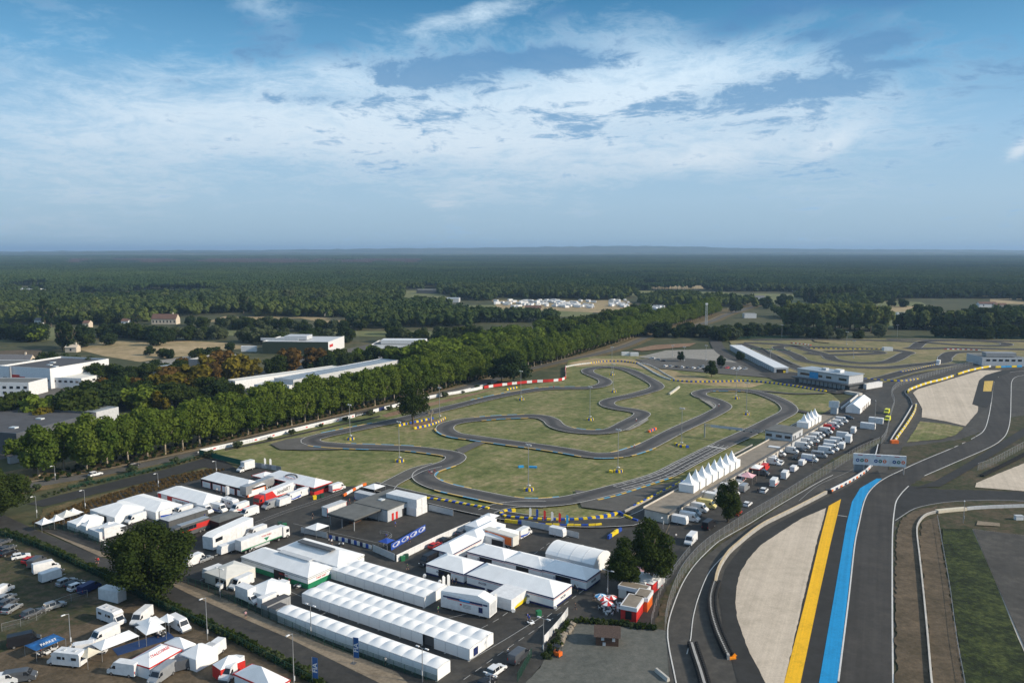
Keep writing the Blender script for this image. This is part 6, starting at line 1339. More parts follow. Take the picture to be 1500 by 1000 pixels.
# pit strip vehicles
STRIP = [('trailer', 996, 768, 'u', 'white box trailer, lowest in the row along the pit building'), ('van', 1010, 763, 'u', 'second vehicle of the pit row, a white van'), ('van_silver', 1013, 755, 'u', 'grey van third in the pit row'), ('van', 1023, 749, 'u', 'white van just below the cream motor van'), ('van_cream', 1035, 744, 'u', 'cream yellow van among the white ones'), ('van_box', 1043, 738, 'u', 'white box lorry above the cream van'), ('van', 1048, 729, 'u', 'white van above the box lorry'), ('van', 1049, 721, 'u', 'white van hidden behind the lone tree'),
    ('van_red_stripe', 1085, 706, 'v', 'white lorry van with orange print left of the pink canopy'), ('van_grey', 1115, 696, 'u', 'dark van beside the pink canopy'), ('van_red', 1120, 689, 'V', 'red and white van above the pink canopy'), ('van', 1130, 680, 'u', 'white van above the red one near the control block'), ('van_red_stripe', 1134, 711, 'V', 'white van with red marks near the fence'), ('suv_white', 1119, 721, 'V', 'white estate car alone beside the fence'), ('car_white', 1095, 741, 'V', 'small white car on the grass edge by the fence'), ('van', 1012, 796, 'v', 'white van with an awning nearest the curved fence'), ('van_black', 1038, 774, 'V', 'black van with red print facing up the strip'),
    ('van_box', 1138, 668, 'u', 'white box truck under the control block'), ('van', 1158, 664, 'u', 'white van with an open side right of the box truck'), ('car_grey', 1172, 661, 'u', 'dark green car squeezed between vans'), ('van', 1175, 657, 'u', 'white van above the dark green car'), ('van', 1179, 651, 'u', 'fourth white van of the upper pit row'), ('van', 1189, 648, 'u', 'fifth white van of the upper pit row'), ('van', 1193, 643, 'u', 'sixth white van of the upper pit row'), ('van_s', 1199, 640, 'u', 'small white van below the dark one'), ('van_grey', 1204, 638, 'u', 'dark van under the red van'), ('van', 1209, 635, 'u', 'white van directly below the red van'), ('van_red', 1212, 630, 'u', 'bright red van in the upper pit row'), ('van_blue_stripe', 1219, 627, 'u', 'white van directly above the red van'), ('van', 1225, 623, 'u', 'white van, last but one in the pit row'), ('van', 1232, 619, 'u', 'white van at the top end of the pit row'),
    ('van', 1130, 677, 'u', 'white van left of the box truck'), ('van_s', 1112, 681, 'u', 'white and red small van beside the striped canopy'), ('minibus', 1200, 670, 'u', 'silver minibus, lowest of the second row'), ('van', 1210, 664, 'u', 'white van next to the minibus'), ('van_blue_stripe', 1217, 660, 'u', 'navy and white van in the second row'), ('van', 1218, 654, 'u', 'white van behind the navy and white one'), ('van', 1227, 650, 'u', 'white van in the second row below the box truck'), ('trailer', 1233, 658, 'V', 'small white trailer beside the second row box truck'), ('van_box', 1243, 649, 'V', 'white box truck at the end of the second row'), ('van_s', 1175, 681, 'V', 'white van standing alone between the two rows'), ('suv_grey', 1243, 614, 'u', 'olive pickup by the top end of the pit row'), ('car_white', 1143, 681, 'v', 'white car left of the lone van'),
    ('container', 1271, 628, 'u', 'front white cabin by the lamp mast'), ('container', 1283, 620, 'u', 'rear white cabin with a window'), ('van_yellow', 1299, 606, 'v', 'bright yellow van, upper of the pair inside the fence'), ('van_yellow', 1300, 617, 'v', 'bright yellow van, lower of the pair inside the fence'), ('van_box', 1374, 535, 'v', 'white lorry on the far circuit road')]
for v_ in STRIP: veh(*v_, group='vehicles parked along the pit building')
for v_ in [('van', 1060, 733, 'u', 'white van just above the lone tree'), ('van_box', 1068, 725, 'u', 'white box truck by the doors above the lone tree'), ('van', 1076, 718, 'u', 'white van below the orange printed one'), ('van_silver', 1090, 719, 'V', 'silver van parked along the strip below the pink canopy'), ('van', 1150, 700, 'V', 'white van on the fence side below the minibus'), ('van_s', 1163, 690, 'V', 'small white van on the fence side near the minibus'), ('van_blue_stripe', 1186, 676, 'u', 'white van with blue print left of the minibus'), ('van', 1236, 642, 'u', 'white van behind the end box truck'), ('car_black', 1165, 672, 'v', 'black car in the lane by the minibus'), ('van', 1250, 634, 'V', 'white van before the white cabins')]: veh(*v_, group='vehicles parked along the pit building')
for v_ in [('van', 300, 752, 'u', 'white van between the coach annexe and the red and white trailer tent'), ('van_red_stripe', 351, 749, 'v', 'white and red van behind the motorhome'), ('van', 457, 722, 'v', 'white van close to the emblem tent corner'), ('trailer', 415, 741, 'v', 'small white trailer in the lorry line'), ('van', 287, 826, 'V', 'white van behind the annexe tent'), ('car_silver', 300, 822, 'V', 'silver car behind the annexe tent'), ('van_blue_stripe', 424, 722, 'v', 'white van with blue print behind the lorry line')]: veh(*v_)
# car field, camp
FIELD = [('car_white', 31, 818, (60, 812), 'white car in the field below the junction'), ('car_red', 45, 823, (70, 812), 'dark red car beside the white one in the field'), ('van_grey', 54, 828, (72, 816), 'grey people carrier in the field row'), ('van', 68, 837, (92, 831), 'tall white van in the field row'), ('suv_grey', 79, 842, (100, 834), 'grey car half hidden behind the white van'), ('trailer', 74, 851, (92, 845), 'white horse-box style trailer in the field row'), ('suv_silver', 98, 856, (118, 848), 'silver estate car after the trailer'), ('car_black', 110, 859, (130, 851), 'black car after the silver estate'), ('suv_white', 115, 863, (134, 856), 'white SUV near the end of the field row'), ('van_navy', 131, 866, (150, 857), 'navy van ending the field row'),
    ('car_grey', 5, 797, (20, 792), 'grey car at the left edge, topmost in the field'), ('car_grey', 11, 806, (28, 800), 'dark grey car below the topmost one'), ('car_black', 12, 813, (30, 807), 'black car at the left edge of the field'), ('van_s', 4, 870, (20, 862), 'white van cut by the left edge'), ('suv_silver', 9, 880, (28, 870), 'pale blue car second from the left edge row'), ('suv_grey', 12, 887, (30, 877), 'dark blue car in the left edge row'), ('suv_silver', 18, 895, (36, 885), 'silver car lowest in the left edge row'), ('suv_silver', 80, 891, (96, 886), 'beige car alone inside the temporary fence'), ('suv_grey', 48, 902, (66, 895), 'dark estate car beside the temporary fence posts'),
    ('camper', 163, 911, (185, 920), 'motorhome with an open grey awning in the camp'), ('camper', 100, 974, (80, 972), 'white motorhome at the lower camp'), ('van', 182, 988, (160, 985), 'white van lettered beside the red lettered tent'), ('van', 263, 922, (280, 930), 'white van facing right beside the hedge'), ('van', 208, 911, (190, 925), 'long white van behind the peaked canopies'), ('van', 153, 938, (132, 948), 'white van behind the long canopy'), ('van_s', 117, 957, (100, 960), 'small white van next to the beige canopy'), ('van_grey', 30, 998, (55, 994), 'grey off-road van at the bottom left corner'), ('van_s', 4, 1003, (30, 998), 'white van roof in the bottom left corner'), ('van_grey', 262, 982, (240, 988), 'grey van with yellow print in the camp'), ('van', 296, 970, (280, 980), 'white van in front of the grey boxes'), ('van', 312, 962, (296, 975), 'pale van with open rear doors near the hedge'), ('van_silver', 238, 995, (225, 1005), 'small silver van at the bottom of the camp'), ('van_red_stripe', 340, 990, (330, 1000), 'white van with red letters beside the red walled tent'), ('suv_white', 140, 697, (165, 691), 'white car driving up the avenue road'), ('car_black', 196, 683, (225, 676), 'dark car driving up the avenue road ahead of the white one'), ('van_black', 36, 945, (60, 940), 'dark van behind the blue printed awning')]
for v_ in FIELD: veh(*v_, group=None)
veh('container', 165, 878, (190, 884), 'white toilet cabin under the big oak'); veh('container_grey', 20, 678, 'v', 'dark lorry box by the warehouse wall')
veh('van_blue_stripe', 56, 598, 'V', 'left blue and white lorry beside the dark clump'); veh('van_blue_stripe', 72, 596, 'V', 'right blue and white lorry beside the dark clump')
# cars in the distant car park
KC = ['car_white', 'car_silver', 'car_black', 'suv_white', 'car_grey', 'car_red', 'car_silver', 'suv_grey']
for i in range(10): veh(KC[i % 5], 975 + i * 8.2, 537.5 + i * .6, 'V', '%s car of the front line in the far car park' % nth(i), 'cars in the far car park', .2)
for i in range(8): veh(KC[(i * 3 + 1) % 8], 1030 + i * 8.8, 538.5 + i * .4 + (.5 if i % 2 else 0), 'v', '%s car of the back line in the far car park' % nth(i), 'cars in the far car park', .2)
for i, x in enumerate((955, 963, 971)): veh(KC[i], x, 526 + i * 2, 'U', '%s car by the far car park entrance' % nth(i), 'cars in the far car park', .2)
veh('container', 916, 521, 0.0, 'left white lorry box beside the brown field'); veh('container', 929, 521.5, 0.0, 'right white lorry box beside the brown field')
# ---------------------------------------------------------------- kart circuit: tyre barriers, masts, walls
def blocks(name, label, pts, h=1.0, w=1.0, cols=(m_yellow, m_blue), pat=(0, 1), seg=1.3, z=.1, cat='barrier', group='yellow and blue barriers', step=None):
    """barrier of separate blocks in alternating colours, one joined run"""
    L_ = smooth_line(GP(*pts), 1.5); b = MB(); p0 = L_[0]
    for j, (p, a) in enumerate(along(L_, seg * 1.04)): b.box((p.x - p0.x, p.y - p0.y, 0), (seg, w * (1 + .08 * math.sin(j * 5.1)), h * (1 + .05 * math.sin(j * 3.7))), a + .03 * math.sin(j * 2.3), pat[j % len(pat)], .94)
    t = thing(name, label, cat, (p0.x, p0.y, z), 0, group); o = b.build('barrier_blocks', list(cols), t); o['kind'] = 'stuff'; return t
TYL = [([(627, 733), (650, 736), (690, 743), (717, 748)], 'yellow and blue tyre wall below the stacked containers'),
       ([(752, 750), (740, 751.5), (734, 754), (740, 759), (760, 761.5), (800, 764), (850, 763.5), (880, 759.5), (911, 753)], 'hooked yellow and blue tyre wall behind the feather flags'),
       ([(866, 532.5), (880, 530.5), (896, 530), (915, 530.5), (934, 533)], 'yellow and blue tyre wall on the top bend of the bank'),
       ([(984, 558), (1010, 560), (1040, 560), (1070, 559.5), (1092, 559), (1120, 561), (1160, 566), (1210, 574.5)], 'longest yellow and blue tyre wall beyond the upper hairpin'),
       ([(585, 624.5), (600, 621), (620, 617), (634, 614)], 'back edge of the tyre island round the spreading tree'), ([(608, 628.5), (625, 625), (640, 620), (652, 613.5)], 'front edge of the tyre island round the spreading tree'),
       ([(743, 571.5), (757, 568.5)], 'short tyre wall below the red and white wall'), ([(1012, 556), (1013, 556.5)], 'single tyre block')]
for pts, lab in TYL[:-1]: blocks('tyre_barrier', lab, pts)
bY = dict(h=1.1, w=1.0, seg=1.9)
blocks('water_barrier', 'yellow and blue road blocks behind the screened fence', [(744, 766), (770, 769), (800, 772), (860, 773), (882, 771)], 1.1, .5, pat=(0, 0, 1), seg=2.0); blocks('water_barrier', 'yellow and blue road blocks at the pit entry bend', [(911, 756), (925, 763), (938, 767)], 1.1, .5, pat=(1, 0, 0), seg=2.0)
blocks('water_barrier', 'short angled yellow and blue barrier in front of the white cabins', [(893, 789), (900, 784), (908, 779)], 1.2, .6, pat=(1, 0, 0), seg=2.0)
blocks('white_tyre_wall', 'white painted tyre wall on the left bank bend', [(829, 538), (845, 535), (866, 532.5)], .9, .8, (m_pvc2, m_lgrey), seg=1.1, group='white tyre walls'); blocks('white_tyre_wall', 'white painted tyre wall down the right bank', [(934, 533), (945, 539), (958, 547), (970, 553), (983, 557.5)], .9, .8, (m_pvc2, m_lgrey), seg=1.1, group='white tyre walls')
blocks('white_tyre_wall', 'outer white fence blocks over the bank', [(920, 531), (945, 534), (962, 541), (975, 549), (988, 556)], .8, .4, (m_pvc2, m_lgrey), seg=1.4, group='white tyre walls')
blocks('tyre_barrier', 'pale diagonal tyre wall with a blue end on the grass', [(981, 578.5), (988, 573.5), (995, 568)], 1.1, 1.1, (m_beige, m_pvc2), seg=1.3); blocks('tyre_barrier', 'small orange blue and white tyre stack on the infield', [(951, 633.5), (956, 631), (961, 629)], 1.0, 1.0, (m_orange, m_blue), seg=1.5)
p = G(771, 685.5); t = thing('tyre_barrier', 'pair of blue blocks either side of the nearest flood mast', 'barrier', tuple(p)); MB().box((-2.0, .3, 0), (2.0, 1.0, .9), .3).build('block', m_sky, t); MB().box((2.4, -.1, 0), (3.0, 1.0, .8), -.15).build('block', m_sky, t)
MASTS = [(585, 676, 617, 'flood mast by the near left bend of the kart track'), (774, 718, 650, 'nearest flood mast, right in the big infield lawn'), (905, 691, 628, 'flood mast left of the start straight'), (998, 654, 597, 'flood mast beside the inner back straight'), (864, 615, 566, 'flood mast in the middle esses'), (763, 585.5, 543, 'flood mast on the upper left lawn'), (644, 614, 567, 'flood mast in the tyre island'), (513, 643.5, 592, 'flood mast at the far left hairpin'), (898, 574, 533, 'flood mast inside the top loop, lower one'), (896, 549, 508, 'flood mast inside the top loop, upper one'), (1078, 583.5, 541, 'flood mast inside the right loop, upper one'), (1093, 607, 560, 'flood mast inside the right loop, lower one'), (1250, 527, 499, 'flood mast on the far circuit, middle one'), (1240, 507, 486, 'flood mast on the far circuit, rear one'), (1128, 533, 513, 'thin mast left on the far circuit'), (1145, 495, 476, 'mast in front of the poplar belt'), (1314, 495, 476, 'mast at the fence of the far circuit'), (1034, 530, 506, 'mast in the far car park'), (1002, 531, 508, 'second mast in the far car park'), (985, 524, 506, 'thin mast at the left of the far car park')]
for i, (x, y, tp, lab) in enumerate(MASTS):
    t = lamp_mast(x, y, tp, lab, 'flood', 'floodlight masts of the kart circuit', AV)
    if i < 12 and i != 6:
        q = thing('tyre_stack', 'yellow and blue blocks at the foot of the ' + ' '.join(lab.split()[:7]), 'barrier', tuple(G(x, y + .6)), 0, 'tyre stacks round the masts'); rr = random.Random(i)
        for k_ in range(rr.choice([5, 6, 7])):
            a = -2.6 + k_ * .62; b = MB(); b.tube((0, 0, 0), (0, 0, 1.15), .58, .55, 9); b.build('tyre_block', (m_yellow, m_blue)[k_ % 2], q, loc=(1.25 * math.cos(a), 1.0 * math.sin(a), 0))
blocks('tyre_stack', 'low yellow blocks beside the stack of the back straight mast', [(990, 652), (1000, 656), (1007, 656)], 1.0, .9)
blocks('tyre_stack', 'blue and yellow pallet beside the stack left of the start straight', [(895, 692), (899, 692.4)], .8, 1.6)
LAMPS = [(54, 758, 725, 'one', 'lamp post by the noticeboard at the paddock corner'), (125, 748, 716, 'one', 'lamp post behind the corner canopies'), (232, 714, 692, 'one', 'lamp post at the scrub strip'), (81, 703, 681, 'one', 'lamp post on the avenue verge at the left'), (154, 806, 770, 'one', 'lamp post at the bend of the sandy strip'), (104, 950, 895, 'one', 'tall lamp post in the camp'), (304, 938, 871, 'one', 'tall lamp post on the hedge side, left one'), (323, 876, 830, 'two', 'twin lamp behind the food trailer'), (431, 1008, 922, 'one', 'tall lamp post on the hedge side, right one'), (456, 934, 883, 'two', 'twin lamp at the end of the single tent row'), (619, 1000, 945, 'two', 'twin lamp before the lower end of the tent row'), (796, 961, 902, 'two', 'twin lamp by the white gate panels'), (718, 1016, 985, 'two', 'lamp at the bottom edge by the white car'), (890, 876, 833, 'two', 'round headed lamp by the red parasols'), (317, 695, 674, 'one', 'lamp behind the middle red team tent'), (1190, 682, 650, 'one', 'lamp among the pit strip vans'), (1281, 630, 585, 'one', 'lamp post beside the white cabins'), (1411, 767, 731, 'one', 'lamp post on the dark verge at the right'), (971, 775, 756, 'one', 'lamp near the pit building corner')]
for x, y, tp, kd, lab in LAMPS: lamp_mast(x, y, tp, lab, kd, 'street lamps', AU if kd == 'two' else AV - PI)
# lattice mast
p = G(1034, 489); t = thing('lattice_mast', 'tall lattice radio mast rising above the trees', 'mast', tuple(p)); b = MB(); H_ = 28
for x, y in ((-1, -1), (1, -1), (1, 1), (-1, 1)): b.tube((x, y, 0), (x * .6, y * .6, H_), .14, None, 4)
for i in range(14): z0, z1 = i * 2, i * 2 + 2; s0, s1 = 1 - .4 * z0 / H_, 1 - .4 * z1 / H_; b.tube((-s0, -s0, z0), (s1, -s1, z1), .09, None, 3); b.tube((s0, s0, z0), (-s1, s1, z1), .09, None, 3); b.tube((-s0, s0, z0), (-s1, -s1, z1), .09, None, 3)
b.build('lattice', m_lgrey, t); MB().box((0, 0, H_), (2.4, .6, 1.6)).build('antenna', m_white, t)
# boundary walls: printed wall beside the avenue
def wall_thing(name, label, pts, h, mats_, t_=.25, panel=None, pm=None, z=.05, cat='wall', cap=None):
    L_ = smooth_line(GP(*pts), 3); p0 = L_[0]; t = thing(name, label, cat, (p0.x, p0.y, z)); rel = [q - Vector((p0.x, p0.y, 0)) for q in L_]
    if panel is None: b = MB(); wall_line(b, rel, h, t_, 0, 0, 1 if cap else None); b.build('wall', [mats_[0]] + ([cap] if cap else []), t)
    else:
        P_ = along(rel, panel)
        for i, (a, c) in enumerate(zip(P_[:-1], P_[1:])):
            d = c[0] - a[0]; an = math.atan2(d.y, d.x); MB().box((d.length / 2, 0, 0), (d.length - .05, t_, h)).build('panel', mats_[i % len(mats_)] if not pm else mats_[pm(i)], t, loc=(a[0].x, a[0].y, 0), rz=an)
    return t
wp = [(292, 664.5), (340, 654), (380, 645.5), (420, 635), (460, 625.5), (500, 616), (530, 609)]
t = wall_thing('advertising_wall', 'long white wall with repeated faint grey and red print beside the avenue road', wp, 1.7, [m_white], panel=12)
L_ = smooth_line(GP(*wp), 3); p0 = L_[0]
for i, (p, a) in enumerate(along(L_, 9.5, 3)): o_ = MB(); [o_.box((j * .8 - 3.5, -.14, .5 + .02 * (j % 3)), (.5, .03, .55 + .12 * (j % 2))) for j in range(8)]; o_.box((3.6, -.14, .6), (1.4, .03, .5), 0, 1, .6); o_.build('worn_print', [m_lgrey, m_red], t, loc=(p.x - p0.x, p.y - p0.y, 0), rz=a)
wall_thing('advertising_wall', 'dark blue and black advertising boards in the long wall', [(530, 609), (545, 605), (560, 601), (574, 597.5)], 1.7, [m_black, m_black, m_white, m_navy, m_white, m_navy], panel=4.2)
wall_thing('advertising_wall', 'plain white wall behind the spreading tree', [(574, 597.5), (610, 588), (640, 581.5), (680, 575), (709, 569)], 1.6, [m_white], panel=8)
wall_thing('advertising_wall', 'red and white advertising wall above the dark round tree', [(709, 569), (740, 564.5), (780, 560.5), (810, 559), (826, 556.5), (829, 552), (828, 545), (829, 538)], 1.6, [m_red, m_white, m_red, m_red, m_white], panel=3.5)
wall_thing('low_barrier', 'low black tyre line at the foot of the long printed wall', [(330, 660), (380, 650), (430, 639), (500, 623), (556, 611)], .7, [m_black], .6)
wall_thing('guard_rail', 'white rails on the verge beyond the spreading tree', [(618, 587), (660, 577), (700, 567), (728, 559)], .8, [m_lgrey], .12)
wall_thing('pit_wall', 'grey concrete pit wall along the start straight', [(915, 753), (950, 735), (985, 717), (1020, 699), (1060, 677), (1102, 655)], 1.2, [m_conc], .4, cap=m_lconc); wall_thing('pit_wall', 'grey concrete wall at the upper end of the pit lane', [(1137, 640), (1160, 626), (1180, 616)], 1.2, [m_conc], .4, cap=m_lconc)
b = MB(); L_ = smooth_line(GP((915, 753), (950, 735), (985, 717), (1020, 699), (1060, 677)), 3); p0 = L_[0]; tt = thing('tyre_barrier', 'yellow tyre tops lining the pit wall', 'barrier', (p0.x, p0.y, 1.26), 0, 'yellow and blue barriers')
for j, (p, a) in enumerate(along(L_, 2.2, 6)): b.box((p.x - p0.x, p.y - p0.y, 0), (1.2, .45, .35), a, 0 if j % 3 else 1)
o = b.build('barrier_blocks', [m_yellow, m_blue], tt); o['kind'] = 'stuff'
p = G(1222, 606); t = thing('podium', 'small white podium tower with a red panel at the top of the pit lane', 'podium', tuple(p), AV); MB().box((0, 0, 0), (3.5, 3, 3.4)).build('tower', m_lgrey, t); MB().box((-1.9, 0, 3.4), (.2, 4.6, 3.2)).build('board', m_white, t); MB().box((1.9, 0, 3.4), (.2, 3.6, 2.8)).build('board', m_white, t); MB().box((0, -1.55, 3.5), (1.8, .08, 1.8)).build('red_panel', m_red, t)
wall_thing('low_wall', 'white wall running from the podium to the clubhouse', [(1232, 600), (1245, 590), (1257, 580)], 1.3, [m_white], .3)
# riders on the kart track
def bike():
    t = thing('cyclist', '', 'cyclist'); fr = MB()
    for x in (-.52, .52):
        w_ = MB()
        for k_ in range(12): a, c = k_ * PI / 6, (k_ + 1) * PI / 6; w_.tube((x + .33 * math.cos(a), 0, .34 + .33 * math.sin(a)), (x + .33 * math.cos(c), 0, .34 + .33 * math.sin(c)), .03, None, 4, cap=False)
        w_.build('wheel', m_rub, t)
    for a, c in (((-.52, .34), (-.2, .92)), ((-.2, .92), (.0, .3)), ((-.2, .88), (.42, .88)), ((.42, .98), (.52, .34)), ((.0, .3), (.4, .82)), ((-.52, .34), (0, .3))): fr.tube((a[0], 0, a[1]), (c[0], 0, c[1]), .025, None, 5)
    fr.tube((.44, -.24, .98), (.44, .24, .98), .02, None, 5); fr.box((-.22, 0, .92), (.26, .12, .05)); fr.build('frame', m_red, t); return t
for i, (x, y, sh_, lab) in enumerate([(629, 696, 'blue', 'cyclist in blue, left one of the three riding abreast'), (632.5, 698, 'white', 'cyclist in the middle of the three riding abreast'), (637, 694.5, 'black', 'cyclist in black, right one of the three riding abreast'), (929, 658.5, 'white', 'rider in white on the inner straight'), (932, 619.5, 'white', 'rider in white leaving the middle esses'), (1053, 597.5, 'white', 'rider in white with a red saddle on the right loop'), (811, 570.5, 'red', 'far rider in red on the upper straight')]):
    p = G(x, y); a = (AV + PI) if i < 3 else AV; STOCK.put('bike', bike, (p.x, p.y, ZP + .02), a, lab, None, 'cyclists on the kart track')
    o = person(x, y, lab.replace('cyclist', 'person cycling').replace('rider', 'person riding'), sh_, 'ride', a, None, 'people cycling'); o.location = (p.x, p.y, ZP + .02)
# ---------------------------------------------------------------- race circuit walls, gravel side
wall_thing('trackside_wall', 'curved concrete wall with a sand coloured top beside the gravel', [(1048, 858), (1050, 846), (1056, 830), (1068, 812), (1080, 801), (1100, 784), (1120, 770), (1140, 760), (1170, 745), (1200, 729.5), (1212, 723)], 1.3, [m_conc], .6, cap=m_tan)
wall_thing('trackside_wall', 'curved concrete wall carrying the long tyre stack', [(1047, 858), (1043, 872), (1041, 884), (1043, 904), (1051, 932), (1062, 956), (1067, 968)], 1.2, [m_conc], .5)
wall_thing('trackside_wall', 'concrete wall at the bottom edge with black tyres', [(1013, 949), (1018, 966), (1026, 990), (1036, 1025)], 1.3, [m_conc], .5)
def tyre_wall(label, pts, rows, lay, z=.1, name='tyre_wall'):
    """stacked black tyres; each course real rings, one joined run"""
    L_ = smooth_line(GP(*pts), 1.5); p0 = L_[0]; b = MB(); 
    for r_ in range(rows):
        for p, a in along(offset_line(L_, -.75 * r_), .78, .3 * (r_ % 2)):
            for k_ in range(lay): b.tube((p.x - p0.x, p.y - p0.y, k_ * .24), (p.x - p0.x, p.y - p0.y, k_ * .24 + .21), .36, .33, 7)
            b.tube((p.x - p0.x, p.y - p0.y, lay * .24), (p.x - p0.x, p.y - p0.y, lay * .24 + .01), .18, .18, 6)
    t = thing(name, label, 'tyre wall', (p0.x, p0.y, z)); o = b.build('tyres', m_rub, t); o['kind'] = 'stuff'; return t
tyre_wall('long stack of black tyres on the gravel side of the curved wall', [(1054, 857), (1050, 870), (1048, 884), (1050, 904), (1058, 930), (1069, 955), (1074, 965)], 3, 5)
tyre_wall('black tyre stack along the wall at the bottom edge', [(1020, 948), (1026, 966), (1034, 990), (1044, 1025)], 3, 5)
p = G(1074, 966); t = thing('marker_board', 'orange arrow board at the end of the long tyre stack', 'sign', (p.x, p.y, .1), .2); t.scale = (.62,) * 3; b = MB(); b.side([(0, .2), (0, 1.1), (-.5, 1.1), (.45, 2.1), (1.4, 1.1), (.9, 1.1), (.9, .2)], -.06, .06); b.build('arrow', mat('bright_orange', (.9, .30, .01), .5), t); MB().box((-.4, 0, 0), (2.2, 1.2, .9)).build('block', mat('bright_orange', (.9, .30, .01), .5), t)
t = wall_thing('trackside_wall', 'white banner wall with orange and blue marks curving behind the blue band', [(1216, 722), (1228, 716), (1240, 710), (1252, 703), (1266, 694), (1274, 687), (1279, 680), (1283, 668), (1286, 655)], 1.4, [m_white], .3)
L_ = smooth_line(GP((1216, 722.6), (1240, 710.6), (1266, 694.6), (1277, 684)), 2); p0 = G(1216, 722)
for i, (p, a) in enumerate(along(L_, 3.6, 1.5)): MB().box((0, 0, .4), (1.5, .03, .6)).build('printed_mark', (m_orange, m_navy)[i % 2], t, loc=(p.x - p0.x + .1 * math.sin(a), p.y - p0.y - .12 * math.cos(a), 0), rz=a)
MB().box((0, 0, 0), (1.8, 1.2, 1.5)).build('end_block', m_black, t, loc=(-1.0, -1.0, 0))
tyre_wall('black tyre stack beside the white banner wall, behind the sign gantry', [(1289, 654), (1288, 662), (1286, 672)], 2, 5)
# sign gantry over the pit exit
p = G(1255, 692); q = G(1328, 692); t = thing('sign_gantry', 'wide white overhead sign with round blue green and orange emblems', 'sign gantry', (p.x, p.y, 0)); a_ = 0.0; Lg = 17.5; v_ = 692 - YH
hb = (692 - 679) * CH / v_; ht = (692 - 663) * CH / v_; t.rotation_euler = (0, 0, math.radians(-14)); x0 = -1.4
MB().box((x0 + Lg / 2, 0, hb), (Lg, .9, ht - hb)).build('board', m_white, t)
for i in range(3):
    for j, c_ in enumerate((mat('emblem_blue', (.01, .06, .22), .5), mat('emblem_green', (.01, .14, .10), .5), mat('emblem_orange', (.75, .14, .02), .5))):
        x = x0 + 1.4 + i * 6.1 + j * 1.45; z_ = hb + (ht - hb) * .42; b = MB(); b.tube((x, -.46, z_), (x, -.50, z_), .62, None, 16); e = b.build('emblem', c_, t); MB().side([(x - .3, z_ - .18), (x + .3, z_ - .18), (x + .2, z_ + .1), (x, z_ + .28), (x - .2, z_ + .1)], -.53, -.51).build('emblem_figure', m_white, e)
    MB().box((x0 + 2.2 + i * 6.1, -.46, ht - .45), (1.6, .02, .22)).build('caption', m_red, t); MB().box((x0 + 4.6 + i * 6.1, -.46, ht - .45), (1.4, .02, .16)).build('caption', m_lgrey, t)
for x in (x0 + .4, x0 + 3.6): MB().box((x, 0, 0), (.4, .5, hb)).build('post', m_steel, t)
for i in range(6): MB().box((x0 + 2.0, 0, .3 + i * hb / 6.5), (3.0, .3, .12)).build('brace', m_steel, t)
MB().box((x0 + 2.0, .2, .2), (3.2, .08, hb - .3)).build('screen', m_grey, t); MB().tube((x0 + Lg - .6, 0, 0), (x0 + Lg - .6, 0, hb), .25, None, 8).build('post', m_steel, t)
blocks('water_barrier', 'yellow and white blocks along the top of the upper gravel trap', [(1330, 576), (1332, 572.5), (1345, 567), (1360, 562), (1380, 557), (1396, 552)], 1.3, .7, (m_yellow, m_white), (0, 0, 1), 2.6); blocks('water_barrier', 'yellow blocks at the far end of the upper gravel trap', [(1404, 549), (1420, 544), (1436, 540.5), (1450, 538)], 1.3, .7, (m_yellow, m_white), (0, 0, 0, 1), 2.6)
blocks('water_barrier', 'blue and yellow blocks at the right edge before the far tower', [(1462, 539), (1478, 538.5), (1493, 538)], 1.4, .7, (m_yellow, m_sky), (0, 1, 1), 4); blocks('water_barrier', 'yellow blocks beside the lane down from the upper gravel', [(1310, 649), (1316, 640), (1324, 629), (1334, 614), (1340, 603), (1342, 594)], 1.1, .6, (m_yellow, m_white), (0, 0, 1), 2.2)
p = G(1310, 649); t = thing('marker_board', 'orange block ending the yellow blocks of the lane', 'barrier', (p.x, p.y, .1)); MB().box((-.5, -1, 0), (3.0, 1.6, 1.5)).build('block', m_orange, t)
wall_thing('trackside_wall', 'white topped wall beside the lane down from the upper gravel', [(1304, 648), (1312, 635), (1322, 620), (1334, 600), (1337, 594)], 1.0, [m_conc], .3, cap=m_white); wall_thing('low_wall', 'dark wall under the yellow blocks of the upper gravel', [(1337, 596), (1333, 586), (1326, 578), (1328, 573), (1345, 566.3), (1380, 556), (1420, 543), (1450, 537)], 1.0, [m_dgrey], .5)
tyre_wall('black tyre roll along the upper pit strip fence', [(1243, 664), (1250, 660), (1262, 653), (1277, 646)], 2, 5)
wall_thing('trackside_wall', 'long white wall round the grass at the right of the race track', [(1366, 1010), (1364, 1000), (1358, 930), (1352, 867), (1347, 820), (1343, 785), (1344, 772), (1350, 762), (1358, 756), (1372, 752)], 1.0, [m_conc], .35, cap=m_lconc)
wall_thing('trackside_wall', 'pale slab wall by the lamp on the dark verge', [(1372, 752), (1390, 750), (1414, 748)], 1.1, [m_beige], 1.4); wall_thing('trackside_wall', 'grey block wall running to the right edge', [(1416, 748), (1440, 746), (1500, 744), (1540, 744)], 1.2, [m_lgrey], .4, panel=2.6)
wall_thing('edge_kerb', 'white kerb round the dark tarmac at the right', [(1425, 777), (1440, 812), (1456, 850), (1480, 908), (1500, 952), (1530, 1020)], .35, [m_lconc], .5); wall_thing('edge_kerb', 'pale kerb along the top of the dark tarmac', [(1425, 777), (1450, 780), (1500, 786), (1540, 790)], .35, [m_lconc], .9)
tyre_wall('black tyre roll running up to the right edge', [(1437, 699), (1450, 692), (1475, 680), (1500, 667), (1525, 653)], 2, 4)
